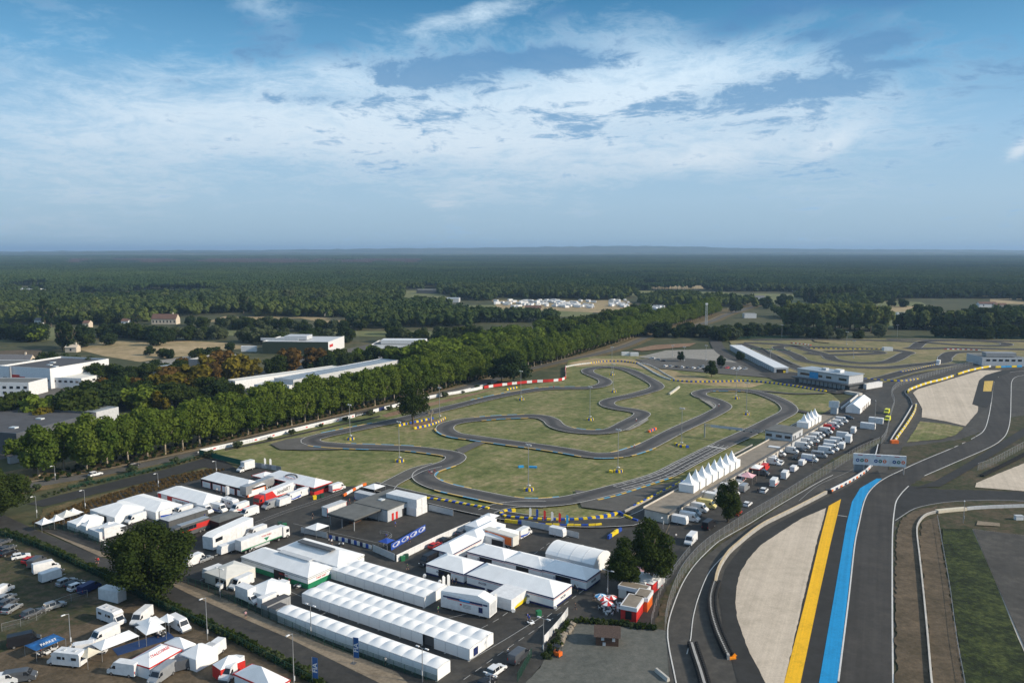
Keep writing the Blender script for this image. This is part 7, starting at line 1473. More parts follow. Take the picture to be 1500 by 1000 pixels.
p = G(1492, 762); t = thing('marshal_box', 'small white marshal box on the dark verge', 'box', tuple(p)); MB().box((0, 0, 0), (2.2, 1.2, 1.5)).build('body', m_white, t); MB().box((0, 0, 1.5), (2.4, 1.4, .1)).build('lid', m_lgrey, t)
def fence(name, label, pts, h, m, sp=3.0, z=.05, group=None, post=m_steel, lean=0.0):
    L_ = smooth_line(GP(*pts), 3); P_ = along(L_, sp); p0 = P_[0][0]; t = thing(name, label, 'fence', (p0.x, p0.y, z), 0, group); n_ = 0
    for i, (p, a) in enumerate(P_):
        r = p - p0
        if i < 150: MB().tube((r.x, r.y, 0), (r.x, r.y, h), .06, .05, 5).build('post', post, t)
    b = MB(); c = MB()
    for (p, a), (q, _) in zip(P_[:-1], P_[1:]): u, w_ = p - p0, q - p0; b.poly([(u.x, u.y, .1), (w_.x, w_.y, .1), (w_.x, w_.y, h - .1), (u.x, u.y, h - .1)]); c.tube((u.x, u.y, h), (w_.x, w_.y, h), .035, None, 4, cap=False); c.tube((u.x, u.y, h * .5), (w_.x, w_.y, h * .5), .02, None, 3, cap=False)
    b.build('wire_mesh', m, t); c.build('rail', post, t); return t
fence('catch_fence', 'tall wire fence curving between the ring road and the pit strip', [(974, 924), (980, 895), (992, 862), (1006, 838), (1030, 812), (1060, 790), (1100, 764), (1140, 740), (1180, 714), (1220, 690), (1255, 668), (1290, 652)], 3.6, m_mesh, 3.2)
fence('wire_fence', 'lower wire fence behind the red stalls', [(954, 916), (962, 886), (972, 862), (990, 836), (1006, 815), (1014, 806)], 2.0, m_mesh, 3.2); fence('catch_fence', 'wire fence from the yellow vans to the upper gravel', [(1290, 652), (1298, 640), (1302, 622), (1306, 606), (1310, 592), (1306, 578), (1318, 566), (1350, 556), (1400, 541), (1440, 534), (1500, 528)], 3.2, m_mesh, 5)
fence('wire_fence', 'green wire fence on the sandy strip beside the paddock', [(60, 776), (100, 780), (172, 812), (256, 852), (280, 858), (328, 878), (380, 902), (424, 922), (480, 948), (530, 965), (600, 990), (655, 1010)], 2.0, m_gmesh, 2.6, post=m_dgreen); fence('wire_fence', 'green wire fence along the car field hedge', [(0, 786), (60, 806), (140, 844), (200, 874), (280, 912), (340, 940), (400, 972), (460, 1004)], 1.8, m_gmesh, 2.8, post=m_dgreen)
fence('gate', 'green gate and fence by the dark grey van', [(758, 1000), (764, 990), (772, 975), (783, 955)], 2.0, m_gmesh, 2.4, post=m_dgreen); hoarding('white_hoarding', 'white gate panels between the twin lamp and the gravel lot', [(797, 945), (812, 928), (822, 916), (836, 896)], 1.9, [m_white, m_lgrey])
fence('wire_fence', 'grey rail fence in the dirt lane at the right', [(1373, 760), (1380, 800), (1391, 864), (1401, 939), (1412, 1000), (1418, 1040)], 1.2, m_mesh, 3.5); fence('wire_fence', 'temporary mesh fence across the car field', [(3, 925), (50, 912), (72, 895), (93, 885), (115, 878), (135, 873)], 1.8, m_thin, 3.4)
fence('catch_fence', 'grey wire fence above the black tyre roll at the right', [(1432, 690), (1450, 684), (1480, 668), (1500, 657), (1530, 640)], 3.0, m_mesh, 3.2); fence('wire_fence', 'far wire fence behind the second karting circuit', [(1050, 500), (1100, 496.5), (1200, 495.5), (1300, 495.5), (1400, 496.5), (1520, 498)], 2.5, m_gmesh, 9, post=m_dgreen)
fence('wire_fence', 'wire fence between the avenue road and the side track', [(100, 716), (180, 700), (250, 682), (292, 669)], 1.5, m_gmesh, 3.2, post=m_dgreen); fence('wire_fence', 'low wire fence round the office yard', [(557, 783), (575, 787), (560, 800), (568, 806)], 1.2, m_mesh, 2.5)
# hedges and weeds: stuff
hb_ = [crown_mesh('hedge_clump', m_, seed=300 + i, shape='round', nl=10, nq=260, qs=.08, w=1.3) for i, m_ in enumerate((L_dark, L_oak, L_grey))]
def hedge(name, label, pts, hgt, wid, sp=1.1, meshes=None, rows=2):
    L_ = smooth_line(GP(*pts), 2); P_ = []; R_ = []; S_ = []
    for r_ in range(rows):
        for p, a in along(offset_line(L_, (r_ - (rows - 1) / 2) * wid / rows), sp): P_.append((p.x + RND.uniform(-.3, .3), p.y + RND.uniform(-.3, .3), -.1)); R_.append(RND.uniform(0, 6)); S_.append(hgt * RND.uniform(.75, 1.2))
    return scatter(name, label, P_, R_, S_, meshes or hb_)
hedge('hedge', 'long green hedge along the lower side of the access road', [(0, 780), (60, 800), (144, 840), (230, 882), (280, 906), (360, 945), (420, 976), (470, 1004)], 1.7, 1.6)
hedge('undergrowth', 'weeds and boulders edge between the stalls and the gravel lot', [(800, 965), (815, 945), (838, 914), (880, 914), (920, 918), (958, 922)], 1.5, 1.5); hedge('undergrowth', 'green weeds in the ditch at the right', [(1392, 790), (1404, 850), (1416, 910), (1430, 970), (1445, 1010)], .6, 4, 1.0, [crown_mesh('weed_clump', L_lime, seed=350, nl=8, nq=120, qs=.11, w=1.6)], rows=4)
lg = [crown_mesh('scrub_clump', leaf_mat('scrub_leaves', (.075, .060, .022), (.19, .125, .055)), seed=330, nl=8, nq=160, qs=.1, w=1.6), hb_[2]]
hedge('scrub', 'rusty brown scrub between the side track and the tents', [(70, 768), (120, 746), (180, 727), (240, 709), (300, 695), (318, 694)], 1.0, 11, 1.5, lg[:1], 6); hedge('scrub', 'low bushes between the avenue road and the side track', [(66, 727), (120, 712), (180, 699), (240, 685), (300, 668)], 1.1, 4, 2.2, [hb_[1], hb_[2]], 2)
hedge('undergrowth', 'undergrowth in the shade under the avenue trees', [(60, 702), (117, 690), (202, 671), (294, 650), (404, 624), (508, 600), (620, 574), (720, 548), (816, 525), (900, 500)], 1.8, 14, 3.6, [hb_[0], hb_[0], hb_[1]], 3)
# ---------------------------------------------------------------- clubhouse, shed, stalls
def block(name, label, near, L, W, h, ang=AU, wall=m_lgrey, roof=m_roofg, at=0.0, parapet=.4, wins=(), cat='building', wwin=(), strip=None, skyl=0, side2=None):
    """flat roofed block; near = its nearest ground corner, L runs along ang, W to the right of it"""
    p = G(*near, at); t = thing(name, label, cat, (p.x, p.y, 0), ang); w_ = MB()
    for c_, d_ in (((L / 2, -.15, 0), (L, .3, h + parapet)), ((L / 2, -W + .15, 0), (L, .3, h + parapet)), ((.15, -W / 2, 0), (.3, W - .6, h + parapet)), ((L - .15, -W / 2, 0), (.3, W - .6, h + parapet))): MB().box(c_, d_).build('wall', (side2 or wall) if d_[0] == .3 else wall, t)
    MB().box((L / 2, -W / 2, h - .2), (L - .62, W - .62, .25)).build('roof', roof, t)
    for (x, z, ww, hh_) in wins: MB().box((x, .03, z), (ww, .06, hh_)).build('window', m_glass, t)
    for (y, z, ww, hh_) in wwin: MB().box((-.03, -y, z), (.06, ww, hh_)).build('window', m_glass, t)
    for i in range(skyl): MB().box((L * (.2 + .6 * ((i * 7) % 10) / 10), -W * (.25 + .5 * ((i * 3) % 5) / 5), h + .05), (3, 2, .5)).build('skylight', m_skylight, t)
    return t
pq = G(1180, 563); pr = G(1242, 573); a_ = math.atan2((pq - pr).y, (pq - pr).x); Lc = (G(1164, 560) - pr).length
t = thing('clubhouse', 'two storey grey clubhouse with balcony and row of doors under it', 'building', tuple(pr), a_)
MB().box((Lc / 2, -9, 0), (Lc, 15, 3.4)).build('ground_floor', m_dgrey, t); MB().box((Lc / 2 - .5, -7.0, 3.4), (Lc + 2, 18, .5)).build('balcony', m_dgrey, t); MB().box((Lc / 2, -9, 3.9), (Lc - 2, 14, 4.6)).build('upper_floor', m_lgrey, t); MB().box((Lc / 2, -9, 8.5), (Lc - 1, 15, .3)).build('roof', m_metalroof, t)
for i in range(11): MB().box((4 + i * (Lc - 8) / 10, -1.45, .2), (2.2, .1, 2.6)).build('door', m_lgrey, t)
for i in range(12): MB().tube((2 + i * (Lc - 4) / 11, 1.6, 0), (2 + i * (Lc - 4) / 11, 1.6, 3.4), .14, None, 6).build('column', m_grey, t)
for x, w_ in ((5, 5), (14, 3.5), (20, 3.5), (30, 7), (39, 6)):
    if x < Lc - 3: MB().box((x, -1.97, 5.3), (w_, .08, 1.3)).build('window', m_glass, t)
MB().box((24, -1.93, 4.2), (6, .1, 3.6)).build('printed_panel', m_sky, t); MB().box((12, -9, 8.8), (4, 4, 1.6)).build('roof_unit', m_white, t); MB().box((22, -10, 8.8), (3, 3, 1.2)).build('roof_unit', m_lgrey, t)
block('annexe', 'white cabin at the right end of the clubhouse', (1269, 571), 2, 16, 3.0, a_, m_white); 
p = G(1250, 578); t = thing('ramp', 'pale loading ramp blocks in front of the clubhouse annexe', 'ramp', tuple(p), a_); MB().box((0, 0, 0), (9, 3, 1.6)).build('block', m_lconc, t); MB().box((12, 2, 0), (6, 1.5, 1.0)).build('block', m_dgrey, t)
p0 = G(1134, 547); p1 = G(1069, 512.5); a_ = math.atan2((p1 - p0).y, (p1 - p0).x); Ls = (p1 - p0).length; t = thing('long_shed', 'very long low white roofed shed beside the far circuit road', 'shed', tuple(p0), a_); MB().box((Ls / 2, -4.5, 0), (Ls, 9, 3.6)).build('body', m_lgrey, t); MB().prism([(0, .3), (Ls, .3), (Ls, -9.3), (0, -9.3)], 3.6, 4.1).build('roof', m_white, t); MB().box((-.04, -4.5, .3), (.06, 6, 2.6)).build('mural', m_black, t); MB().box((-.06, -6.5, .4), (.06, 1.5, 1.6)).build('mural_yellow', m_yellow, t)
for i in range(24): MB().box((3 + i * (Ls - 6) / 23, .03, .2), (1.2, .06, 2.2)).build('door', m_grey, t)
# stalls: red kiosks, parasols, hut
def kiosk(label, near, L, W, h, a, col=m_red, left=m_lgrey):
    p = G(*near); t = thing('food_stall', label, 'stall', (p.x, p.y, .15), a); MB().box((L / 2, -W / 2, 0), (L, W, h)).build('body', col, t); MB().box((L / 2, -W / 2, h), (L + .3, W + .3, .9)).build('fascia', m_white, t); MB().box((L / 2, -W / 2, h + .9), (L - .3, W - .3, .02)).build('roof', m_sand, t); MB().box((L / 2, .03, .5), (L * .4, .06, 1.8)).build('hatch', m_black, t); return t
kiosk('red food stall with white fascia nearest the gravel lot', (932, 913), 3.5, 6.5, 2.5, AU + .15); kiosk('orange red stall joined behind the nearest red one', (948, 898), 3.0, 4.5, 2.5, AU + .15, m_orange); kiosk('white stall beside the pair of red ones', (945, 885), 6.5, 3.0, 2.2, AU + .05, m_pvc2)
tent('canopy', 'red and white stall canopy behind the bushy trees', (956, 856), 6.5, 6, 2.6, 3.4, 'pyr', low=(m_red, .9), door=0, trim=m_red)
tent('canopy', 'pale pink canopy half hidden by the bushy trees', (938, 841), 4, 4, 2.6, 3.6, 'pyr', walls=False, posts=True, mroof=m_pink)
for v_ in [('van', 938, 866, 'u', 'white van under the bushy trees'), ('van', 948, 858, 'u', 'second white van under the bushy trees'), ('trailer', 963, 860, 'V', 'white box trailer by the lower wire fence'), ('van', 952, 832, 'V', 'white van behind the taller bushy tree'), ('car_red', 1080, 754, 'V', 'red car under the lone tree of the strip')]: veh(*v_)
def parasol(col):
    t = thing('parasol', '', 'parasol'); MB().tube((0, 0, 0), (0, 0, 2.5), .04, None, 6).build('pole', m_steel, t)
    for k_ in range(8): 
        a, c = k_ * PI / 4, (k_ + 1) * PI / 4; MB().poly([(1.45 * math.cos(a), 1.45 * math.sin(a), 2.05), (1.45 * math.cos(c), 1.45 * math.sin(c), 2.05), (0, 0, 2.65)]).build('panel', col if k_ % 2 else m_pvc, t)
    return t
for i, (x, y, c_, lab) in enumerate([(884, 890, m_red, 'red and white parasol, left one over the white tables'), (895, 888, m_red, 'red and white parasol, right one over the white tables'), (890, 897, m_red, 'red and white parasol, front one over the white tables'), (880, 886, m_sky, 'blue parasol behind the red ones')]):
    p = G(x, y); STOCK.put(('para', c_.name), lambda: parasol(c_), (p.x, p.y, .15), i * .3, lab, None, 'parasols at the food stalls')
def chair_():
    t = thing('chair', '', 'chair'); MB().box((0, 0, .42), (.45, .45, .05)).build('seat', m_white, t); MB().box((-.2, 0, .45), (.05, .45, .45)).build('backrest', m_white, t)
    for x in (-.19, .19):
        for y in (-.19, .19): MB().box((x, y, 0), (.05, .05, .42)).build('leg', m_white, t)
    return t
def table_():
    t = thing('table', '', 'table'); MB().tube((0, 0, .70), (0, 0, .74), .55, None, 12).build('tabletop', m_white, t); MB().tube((0, 0, 0), (0, 0, .7), .06, None, 6).build('leg', m_white, t); return t
for i, (x, y) in enumerate([(884, 893), (891, 900), (898, 892), (905, 895), (909, 888)]):
    p = G(x, y); STOCK.put('table', table_, (p.x, p.y, .15), 0, 'round white table, %s from the left at the food stalls' % nth(i), None, 'white tables')
    for k_ in range(4): a = k_ * PI / 2 + i; STOCK.put('chair', chair_, (p.x + .95 * math.cos(a), p.y + .95 * math.sin(a), .15), a + PI, '%s white plastic chair round the %s white table' % (nth(k_), nth(i)), None, 'white plastic chairs')
p = G(906, 948.5); t = thing('wooden_hut', 'small brown wooden hut with shingle roof on the gravel lot', 'hut', (p.x, p.y, .1), math.radians(172)); 
MB().side([(0, 0), (0, 2.3), (4.6, 2.3), (4.6, 0)], -3.6, 0).build('body', m_wood, t); b = MB()
b.poly([(-.4, .5, 2.15), (5.0, .5, 2.15), (5.0, -1.8, 3.7), (-.4, -1.8, 3.7)]); b.poly([(-.4, -1.8, 3.7), (5.0, -1.8, 3.7), (5.0, -4.1, 2.15), (-.4, -4.1, 2.15)]); b.poly([(0, 0, 2.3), (0, -3.6, 2.3), (0, -1.8, 3.6)]); b.poly([(4.6, 0, 2.3), (4.6, -3.6, 2.3), (4.6, -1.8, 3.6)]); b.build('roof', mat('shingles', (.085, .06, .05), .95, var=.35, scale=4), t)
for x, z, c_ in ((1.0, 1.2, m_lgrey), (3.2, 1.3, m_lgrey), (2.9, .2, m_lgrey)): MB().box((x, .05, z), (.6, .08, .7)).build('hatch', c_, t)
def forklift():
    t = thing('forklift', '', 'forklift'); MB().box((-.3, 0, .35), (1.6, 1.1, .8)).build('body', m_orange, t); MB().box((-.2, 0, 1.15), (.5, .5, .35)).build('seat', m_black, t)
    for x in (-.8, .4):
        for y in (-.5, .5): MB().box((x, y, 1.1), (.07, .07, 1.1)).build('roof_post', m_black, t)
    MB().box((-.2, 0, 2.2), (1.4, 1.1, .06)).build('overhead_guard', m_black, t)
    for y in (-.3, .3): MB().box((.75, y, .1), (.1, .1, 2.3)).build('mast', m_dgrey, t); MB().box((1.35, y, .08), (1.1, .12, .05)).build('fork', m_dgrey, t)
    wheels(t, (-.8, .4), 1.1, .3); return t
t = forklift(); p = G(815, 961); t.location = (p.x, p.y, .1); t.rotation_euler = (0, 0, 2.4); t['label'] = 'orange forklift parked on the gravel lot'
p = G(970, 992); t = thing('concrete_block', 'white concrete barrier lying on the gravel lot at the bottom', 'barrier', (p.x, p.y, .1), -1.15); MB().side([(-2, 0), (2, 0), (2, .9), (-2, .9)], -.3, .3, 0, lambda z: 1.3 if z < .1 else .7).build('block', m_lconc, t)
for i in range(9):
    x, y = 812 + i * 2.4 + random.uniform(-2, 2), 946 - i * 3.6; p = G(x, y); t = thing('boulder', '%s boulder up the bank beside the white gate panels' % nth(i), 'rock', (p.x + 1, p.y, .1), random.random() * 3, 'boulders on the bank'); s = random.uniform(.5, 1.1); o = MB().ball((0, 0, s * .4), s, 7, 5, 0, .7).build('stone', m_sand, t)
    for v_ in o.data.vertices: v_.co *= random.uniform(.8, 1.2)
for i, (x, y, m_) in enumerate([(590, 822, m_green2), (595, 819, m_dgreen), (461, 732, m_yellow), (466, 731, m_dgreen), (472, 729, m_dgreen), (410, 771, m_dgreen), (417, 773, m_green2), (816, 884, m_green2), (789, 903, m_green2)]):
    p = G(x, y); t = thing('waste_bin', '%s waste bin, %s across the paddock from the left' % ({m_yellow: 'yellow'}.get(m_, 'green'), nth(i)), 'bin', (p.x, p.y, .15), .5, 'waste bins'); MB().box((0, 0, .1), (1.0, .8, 1.1), 0, 0, 1.1).build('body', m_, t); MB().box((0, 0, 1.2), (1.15, .95, .12)).build('lid', m_, t)
for i, (x, y) in enumerate([(622, 846), (644, 855), (681, 853), (713, 865), (743, 874), (773, 884), (813, 892), (752, 897), (354, 828), (372, 833), (449, 860), (527, 832), (874, 852)]):
    p = G(x, y); t = thing('ballast_ball', '%s white water ballast drum at the tent feet' % nth(i), 'ballast', (p.x, p.y, .15), 0, 'white ballast drums'); MB().tube((0, -.35, .42), (0, .35, .42), .42, None, 10).build('drum', m_pvc, t); MB().box((0, 0, 0), (.5, .8, .1)).build('cradle', m_lgrey, t)
PEOPLE = [(141, 826, 'black', 'person walking on the access road, left one of the pair'), (144, 826, 'red', 'person walking on the access road, right one of the pair'), (360, 906, 'pink', 'person in a pink top walking on the sandy strip'), (597, 835, 'green', 'person in green near the white hoarding end'), (642, 898, 'green', 'person in green beside the exhibition truck'), (744, 961, 'white', 'person in white crossing the bottom road'), (663, 856, 'black', 'person in black between the tents and the exhibition truck'), (668, 856, 'black', 'second person in black by the white flags'), (770, 881, 'red', 'person by the doorway of the largest team tent'), (782, 879, 'black', 'person standing in the doorway of the largest team tent'), (773, 909, 'blue', 'person in blue bending over a kart trolley'), (775, 912, 'blue', 'person in blue beside the bending one'), (842, 866, 'black', 'person at the right corner of the team tents'), (846, 867, 'white', 'person in white at the right corner of the team tents'), (482, 797, 'white', 'person in white coveralls by the printed fence'), (486, 798, 'white', 'second person in white coveralls by the printed fence'), (409, 856, 'white', 'person beside the trolleys of the green skirted tent'), (413, 857, 'black', 'second person beside the trolleys'), (424, 857, 'red', 'person at the rear doorway of the green skirted tent'), (565, 975, 'white', 'person at the fence near the tent row'), (306, 714, 'red', 'person beside the red and white trailer tent'), (1107, 705, 'black', 'person by the pink canopy'), (1110, 722, 'black', 'person near the lone estate car'), (1238, 639, 'blue', 'person beside the second row box truck'), (1228, 637, 'black', 'person walking in the upper pit strip'), (843, 894, 'black', 'person left of the parasols'), (232, 935, 'white', 'person working under the blue walled canopy'), (240, 930, 'green', 'person in green by the white van in the camp'), (60, 960, 'red', 'person under the blue printed awning'), (84, 950, 'white', 'second person under the blue printed awning'), (902, 897, 'red', 'person in red seated area at the stalls'), (911, 893, 'black', 'person in black at the stalls'), (916, 885, 'red', 'second person in red at the stalls'), (579, 772, 'blue', 'person in blue at the office door')]
for i, (x, y, c_, lab) in enumerate(PEOPLE): person(x, y, lab, c_, 'walk' if i % 2 else 'stand', random.uniform(0, 6.28), None, 'people about the paddock')
for i, (x, y) in enumerate([(318, 722), (324, 724), (512, 738), (520, 735), (530, 728), (458, 760), (600, 795), (566, 790), (700, 800), (760, 800), (640, 812), (300, 760), (1080, 722), (1147, 672), (1196, 655), (1060, 745), (990, 790), (870, 880), (828, 905), (706, 935), (560, 850)]): person(x, y, 'person in %s, %s of the scattered walkers from the top left' % (('white', 'black', 'red', 'blue')[i % 4], nth(i)), ('white', 'black', 'red', 'blue')[i % 4], 'walk', random.uniform(0, 6.28), None, 'people about the paddock')
# kart trolleys
for i, (x, y) in enumerate([(395, 855), (404, 857), (437, 861), (435, 862), (500, 800), (232, 929), (238, 932), (60, 961), (68, 959), (80, 953), (777, 915), (150, 958)]):
    def kart():
        t = thing('racing_kart', '', 'kart'); MB().box((0, 0, .5), (1.7, .9, .1)).build('floor_tray', m_black, t); MB().side([(.4, .55), (.4, .75), (.95, .62), (.95, .52)], -.5, .5).build('nose', m_pvc, t); MB().box((-.2, 0, .6), (.45, .45, .4)).build('seat', m_dgrey, t)
        for s in (-1, 1): MB().box((0, s * .55, .55), (.8, .2, .2)).build('side_pod', m_pvc, t)
        for x_ in (-.6, .6):
            for s in (-1, 1): MB().tube((x_, s * .45, .55), (x_, s * .68, .55), .15, None, 8).build('wheel', m_rub, t)
        MB().box((0, 0, .1), (1.2, .5, .4)).build('trolley', m_steel, t); return t
    p = G(x, y); STOCK.put('kart', kart, (p.x, p.y, .15), random.uniform(0, 6), '%s racing kart on a trolley, counted along the tents' % nth(i), None, 'racing karts on trolleys')
# ---------------------------------------------------------------- the industrial estate and farther buildings
def wr(x0, x1, n, z, w_, h_): return [(x0 + (x1 - x0) * i / max(1, n - 1), z, w_, h_) for i in range(n)]
t = block('workshop', 'large white flat roofed workshop with red figures on its left face', (75, 569.5), 38, 44, 11, math.radians(163), m_white, m_roofd, wins=wr(3, 34, 8, 4.2, 3.2, 1.3), skyl=3, parapet=1.0)
for x, z in ((26, 5), (22, 4), (18, 3)): MB().box((x, .05, z), (6, .06, 2.2)).build('red_panel', m_red, t)
MB().tube((28, 1.5, 0), (28, 1.5, 12), .6, None, 8).build('flue', m_steel, t); MB().box((-.03, -8, .1), (.06, 6, 5)).build('loading_door', m_lgrey, t)
block('workshop_wing', 'low white wing with dark windows right of the workshop', (120, 570), 26, 22, 6, math.radians(168), m_white, m_pvc2, wins=wr(3, 22, 6, 3.6, 2, 1.2), wwin=[(4, 3.5, 2.5, 1.2), (10, 3.5, 2.5, 1.2), (16, 3.5, 2.5, 1.2), (4, .8, 2.5, 1.2)])
block('office_building', 'small white office with grid windows at the left edge', (43, 581), 60, 16, 7.5, math.radians(176), m_white, m_roofg, wins=wr(2, 14, 4, 4.4, 2, 1.4) + wr(2, 14, 4, 1.4, 2, 1.4)); block('factory_hall', 'white hall with window band cut by the left edge', (20, 556), 60, 22, 9, math.radians(178), m_white, m_roofg, wins=wr(3, 40, 12, 5.2, 2.4, 1.6))
t = block('warehouse', 'dark grey warehouse with flat roof beside the avenue', (26, 667), 60, 42, 8, math.radians(166), m_carg, m_roofd, skyl=4, side2=m_carg, parapet=.9); block('warehouse_wing', 'pale roofed wing on the right of the grey warehouse', (63, 668), 16, 34, 6.5, math.radians(152), m_grey, m_lconc, parapet=.6)
t = block('blue_hall', 'low hall with pale blue roof hidden by the avenue crowns', (105, 636), 30, 26, 7, math.radians(160), m_lgrey, m_metalroof)
t = block('blue_roof_shed', 'shed with pale blue pitched roof among autumn trees', (228, 560), 13, 34, 6, math.radians(176), m_render, m_metalroof, parapet=.1); MB().prism([(0, 0), (13, 0), (13, -34), (0, -34)], 6.1, 6.4).build('roof_sheet', m_metalroof, t)
t = block('grey_hall', 'grey cube hall with dark glazed corner', (312, 548), 18, 30, 9, math.radians(165), m_grey, m_lconc, wwin=[(6, 1, 7, 5), (15, 1, 6, 5)], parapet=.3)
t = block('long_hall', 'long hall with a pale glazed roof behind the avenue', (430, 575), 15, 95, 7, AU + .05, m_lgrey, m_metalroof, parapet=.3)
for i in range(18): MB().box((7, -3 - i * 5.1, 7.15), (13, .3, .25)).build('roof_rib', m_white, t)
t = block('long_hall', 'lower white canopy hall left of the glazed roof', (424, 577), 22, 18, 4.5, math.radians(166), m_white, m_pvc2, parapet=.1); block('long_hall', 'narrow white curved gallery left of the flags', (345, 571), 8, 75, 5, math.radians(140), m_white, m_pvc2, parapet=.2)
t = block('green_warehouse', 'green walled warehouse with white roof edge', (481, 519), 52, 45, 9, math.radians(176), mat('moss_green_cladding', (.035, .05, .03), .7), m_lgrey, side2=m_white, parapet=.6); MB().box((-.05, -8, 5), (.1, 9, 2)).build('red_sign', m_red, t); MB().box((30, -20, 9.6), (18, 14, 3)).build('roof_unit', m_lgrey, t); MB().box((40, -5, 10), (30, .5, 2)).build('truss', m_lgrey, t)
t = block('office_block', 'wide white office block with glass band', (636, 522), 48, 30, 8, math.radians(178), m_white, m_roofg, wins=[(10, 1.5, 14, 4), (27, 1.5, 12, 4), (41, 1.5, 8, 4)], wwin=[(8, 2, 5, 3), (18, 2, 5, 3)], parapet=.8); MB().box((25, -14, 8.4), (34, 12, 3)).build('upper_floor', m_white, t); block('site_office', 'white rooftop cabin block on the left of the office block', (590, 526), 28, 14, 3, math.radians(178), m_white, m_pvc2)
for x, y, L_, W_, h_, c_, r_, nm, lab in [(50, 432, 70, 40, 10, m_white, m_lgrey, 'factory', 'far white and red factory at the left edge'), (592, 459, 26, 30, 6, m_grey, m_metalroof, 'sports_hall', 'far hall with pale roof and green side'), (651, 430, 52, 16, 7, m_dgrey, m_pvc2, 'grandstand', 'far grandstand with white roof beyond the green pitch'), (672, 443, 20, 24, 6, m_lgrey, m_metalroof, 'shed', 'far grey shed right of the grandstand'), (1009, 463, 30, 24, 4, m_white, m_white, 'holiday_centre', 'white low buildings at the end of the campsite'), (375, 515, 12, 3, 4, m_white, m_white, 'container', 'white lorry box standing on the far yard'), (1336, 463, 18, 4, 4, m_white, m_white, 'container', 'long white trailer in the far meadow'), (1184, 428, 22, 30, 5, m_white, m_white, 'greenhouse', 'white tunnel roof beside the far meadow'), (1108, 466, 14, 10, 5, m_white, m_roofg, 'cottage', 'white cabin by the end of the avenue'), (1308, 515, 7, 4, 3, m_white, m_metalroof, 'kiosk', 'small white kiosk on the far circuit')]: block(nm, lab, (x, y), L_, W_, h_, math.radians(178), c_, r_)
MB().box((38, .2, 3), (12, .4, 6)).build('red_panel', m_red, bpy.data.objects['factory'])
def house(name, label, near, L, W, h, hr, ang, wall, roof, wins=4, chim=True):
    p = G(*near); t = thing(name, label, 'house', tuple(p), ang); MB().box((L / 2, -W / 2, 0), (L, W, h)).build('wall', wall, t)
    b = MB(); b.poly([(-.4, .5, h - .2), (L + .4, .5, h - .2), (L + .4, -W / 2, hr), (-.4, -W / 2, hr)]); b.poly([(-.4, -W / 2, hr), (L + .4, -W / 2, hr), (L + .4, -W - .5, h - .2), (-.4, -W - .5, h - .2)]); rf = b.build('roof', roof, t); b = MB(); b.poly([(0, 0, h), (0, -W, h), (0, -W / 2, hr - .1)]); b.poly([(L, 0, h), (L, -W, h), (L, -W / 2, hr - .1)]); b.build('gable', wall, t)
    if chim: MB().box((L * .2, -W / 2, hr - .5), (1, 1, 2)).build('chimney', wall, rf)
    for i in range(wins): MB().box((L * (i + .5) / wins, .03, h * .3), (1.3, .06, h * .4)).build('window', m_glass, t)
    return t
house('farmhouse', 'stone farmhouse with slate roof and gable wall at the left', (42, 539.5), 24, 10, 4, 9, math.radians(178), m_render, m_slate); house('barn_ruin', 'ruined gable walls beside the farmhouse hedge', (112, 516), 9, 6, 4, 6, math.radians(178), m_render, m_render, 1); house('manor_house', 'pink manor house among the left woods', (214, 463), 15, 9, 7, 10.5, math.radians(178), mat('pink_render', (.52, .38, .32), .9), m_slate, 5); house('farmhouse', 'long cream house with brown roof near the left meadow', (258, 475), 27, 10, 6, 11, math.radians(178), m_render, m_tileroof, 7); house('barn', 'barn with clay tile roof beside the campsite', (792, 458), 20, 14, 5, 9, math.radians(175), m_render, m_tileroof, 4)
for i, (x, y, w_) in enumerate([(a_, b_, c_ * (.7 if b_ > 455 and a_ < 400 else 1)) for a_, b_, c_ in [(60, 476, 10), (130, 480, 9), (188, 477, 11), (260, 430, 18), (285, 408, 14), (311, 409, 16), (430, 410, 30), (500, 406, 24), (487, 463, 10), (608, 383, 60), (1460, 450, 24), (1475, 452, 16), (1120, 440, 14), (1448, 461, 14), (1487, 458, 16), (1136, 423, 20)]]): house('cottage', '%s small pale house peeping from the far woods, counted in distance order' % nth(i), (x, y), w_, 8, 5, 7.5, math.radians(178), m_render if i % 2 else m_white, m_tileroof if i % 3 else m_slate, 2, False)
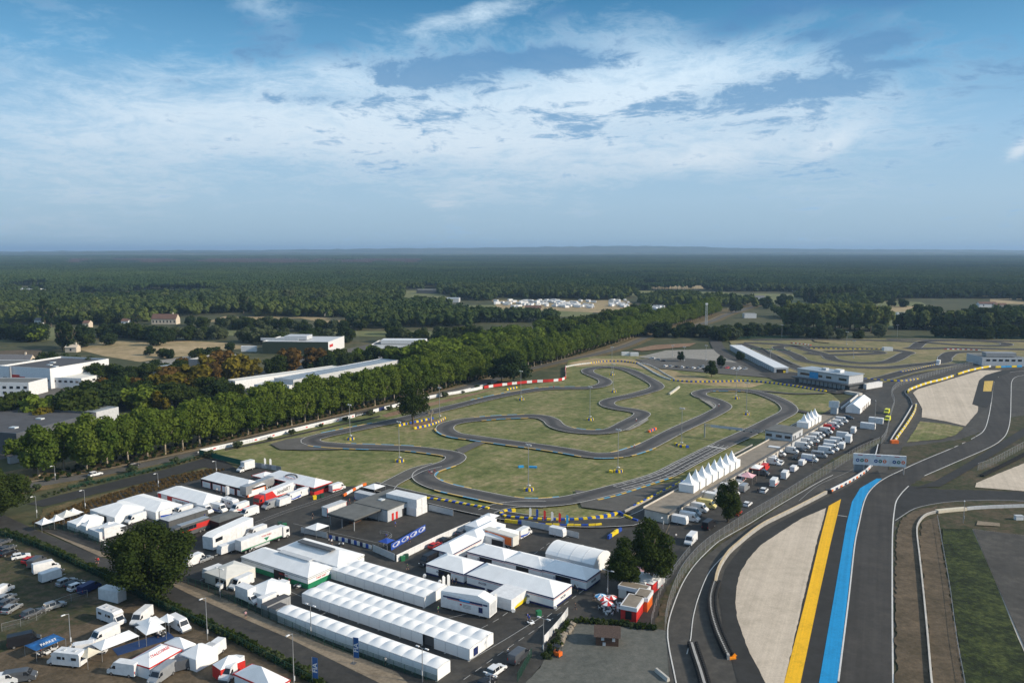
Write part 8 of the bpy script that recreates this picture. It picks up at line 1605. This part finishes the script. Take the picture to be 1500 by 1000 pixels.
# campsite: rows of white caravans
rc = random.Random(3)
def mk_cc(): t = thing('caravan', '', 'caravan'); MB().side([(-3, .5), (-3, 2.6), (2.6, 2.7), (3, 1.8), (2.8, .5)], -1.15, 1.15).build('body', m_white, t); MB().box((0, -1.16, 1.4), (1.6, .03, .6)).build('window', m_glass, t); MB().box((0, 0, 0), (.9, 2.2, .6)).build('wheel', m_rub, t); return t
n_ = 0
for (x0, x1, y0, y1, n) in [(724, 800, 441, 447.5, 36), (800, 872, 441, 452, 58), (893, 921, 441, 451, 26), (946, 973, 449, 456, 22), (742, 790, 447, 453, 12)]:
    for _ in range(n): p = G(rc.uniform(x0, x1), rc.uniform(y0, y1)); STOCK.put('cc', mk_cc, (p.x, p.y, .1), rc.uniform(0, 6.28), '%s white caravan of the campsite beyond the avenue, counted from its left end' % nth(n_) , None, 'caravans of the far campsite', (1.35,) * 3 if n_ else None); n_ += 1
# far circuit barriers
for pts, c_, lab in [([(1100, 512), (1130, 513), (1160, 515)], (m_dgreen, m_green2), 'green block line at the left of the far circuit'), ([(1160, 503.5), (1175, 505), (1189, 507)], (m_red, m_pvc), 'red and white block line at the left of the far circuit'), ([(1385, 512.5), (1410, 513), (1436, 514)], (m_red, m_pvc), 'red and white block line at the right of the far circuit'), ([(1440, 495.5), (1475, 496)], (m_red, m_pvc), 'red and white boards on the rear fence'), ([(1185, 511), (1230, 512), (1290, 512.5)], (m_dgrey, m_yellow), 'dotted tyre line across the far circuit'), ([(1320, 546), (1345, 541), (1370, 535)], (m_blue, m_yellow), 'blue and yellow tyre line beside the white lorry'), ([(1268, 556), (1290, 558), (1320, 559), (1345, 556)], (m_blue, m_yellow), 'blue and yellow tyre line behind the clubhouse annexe'), ([(1190, 499), (1195, 502), (1214, 504)], (m_black, m_rub), 'black tyre chicane at the rear of the far circuit'), ([(1116, 511), (1120, 514), (1128, 520)], (m_rub, m_black), 'black tyre chicane at the left of the far circuit'), ([(1140, 524), (1150, 530), (1160, 535)], (m_rub, m_black), 'black tyre row inside the left bend of the far circuit')]: blocks('tyre_barrier', lab, pts, 1.0, 1.1, c_, seg=1.8, group='barriers of the far circuit')
t = block('race_tower', 'grey two level control tower at the right edge', (1500, 537), 28, 22, 6, math.radians(176), m_lgrey, m_roofg, wins=wr(3, 24, 6, 3.6, 2.6, 1.4)); MB().box((14, -6, 6.5), (20, 6, 2.6)).build('upper_floor', m_grey, t)
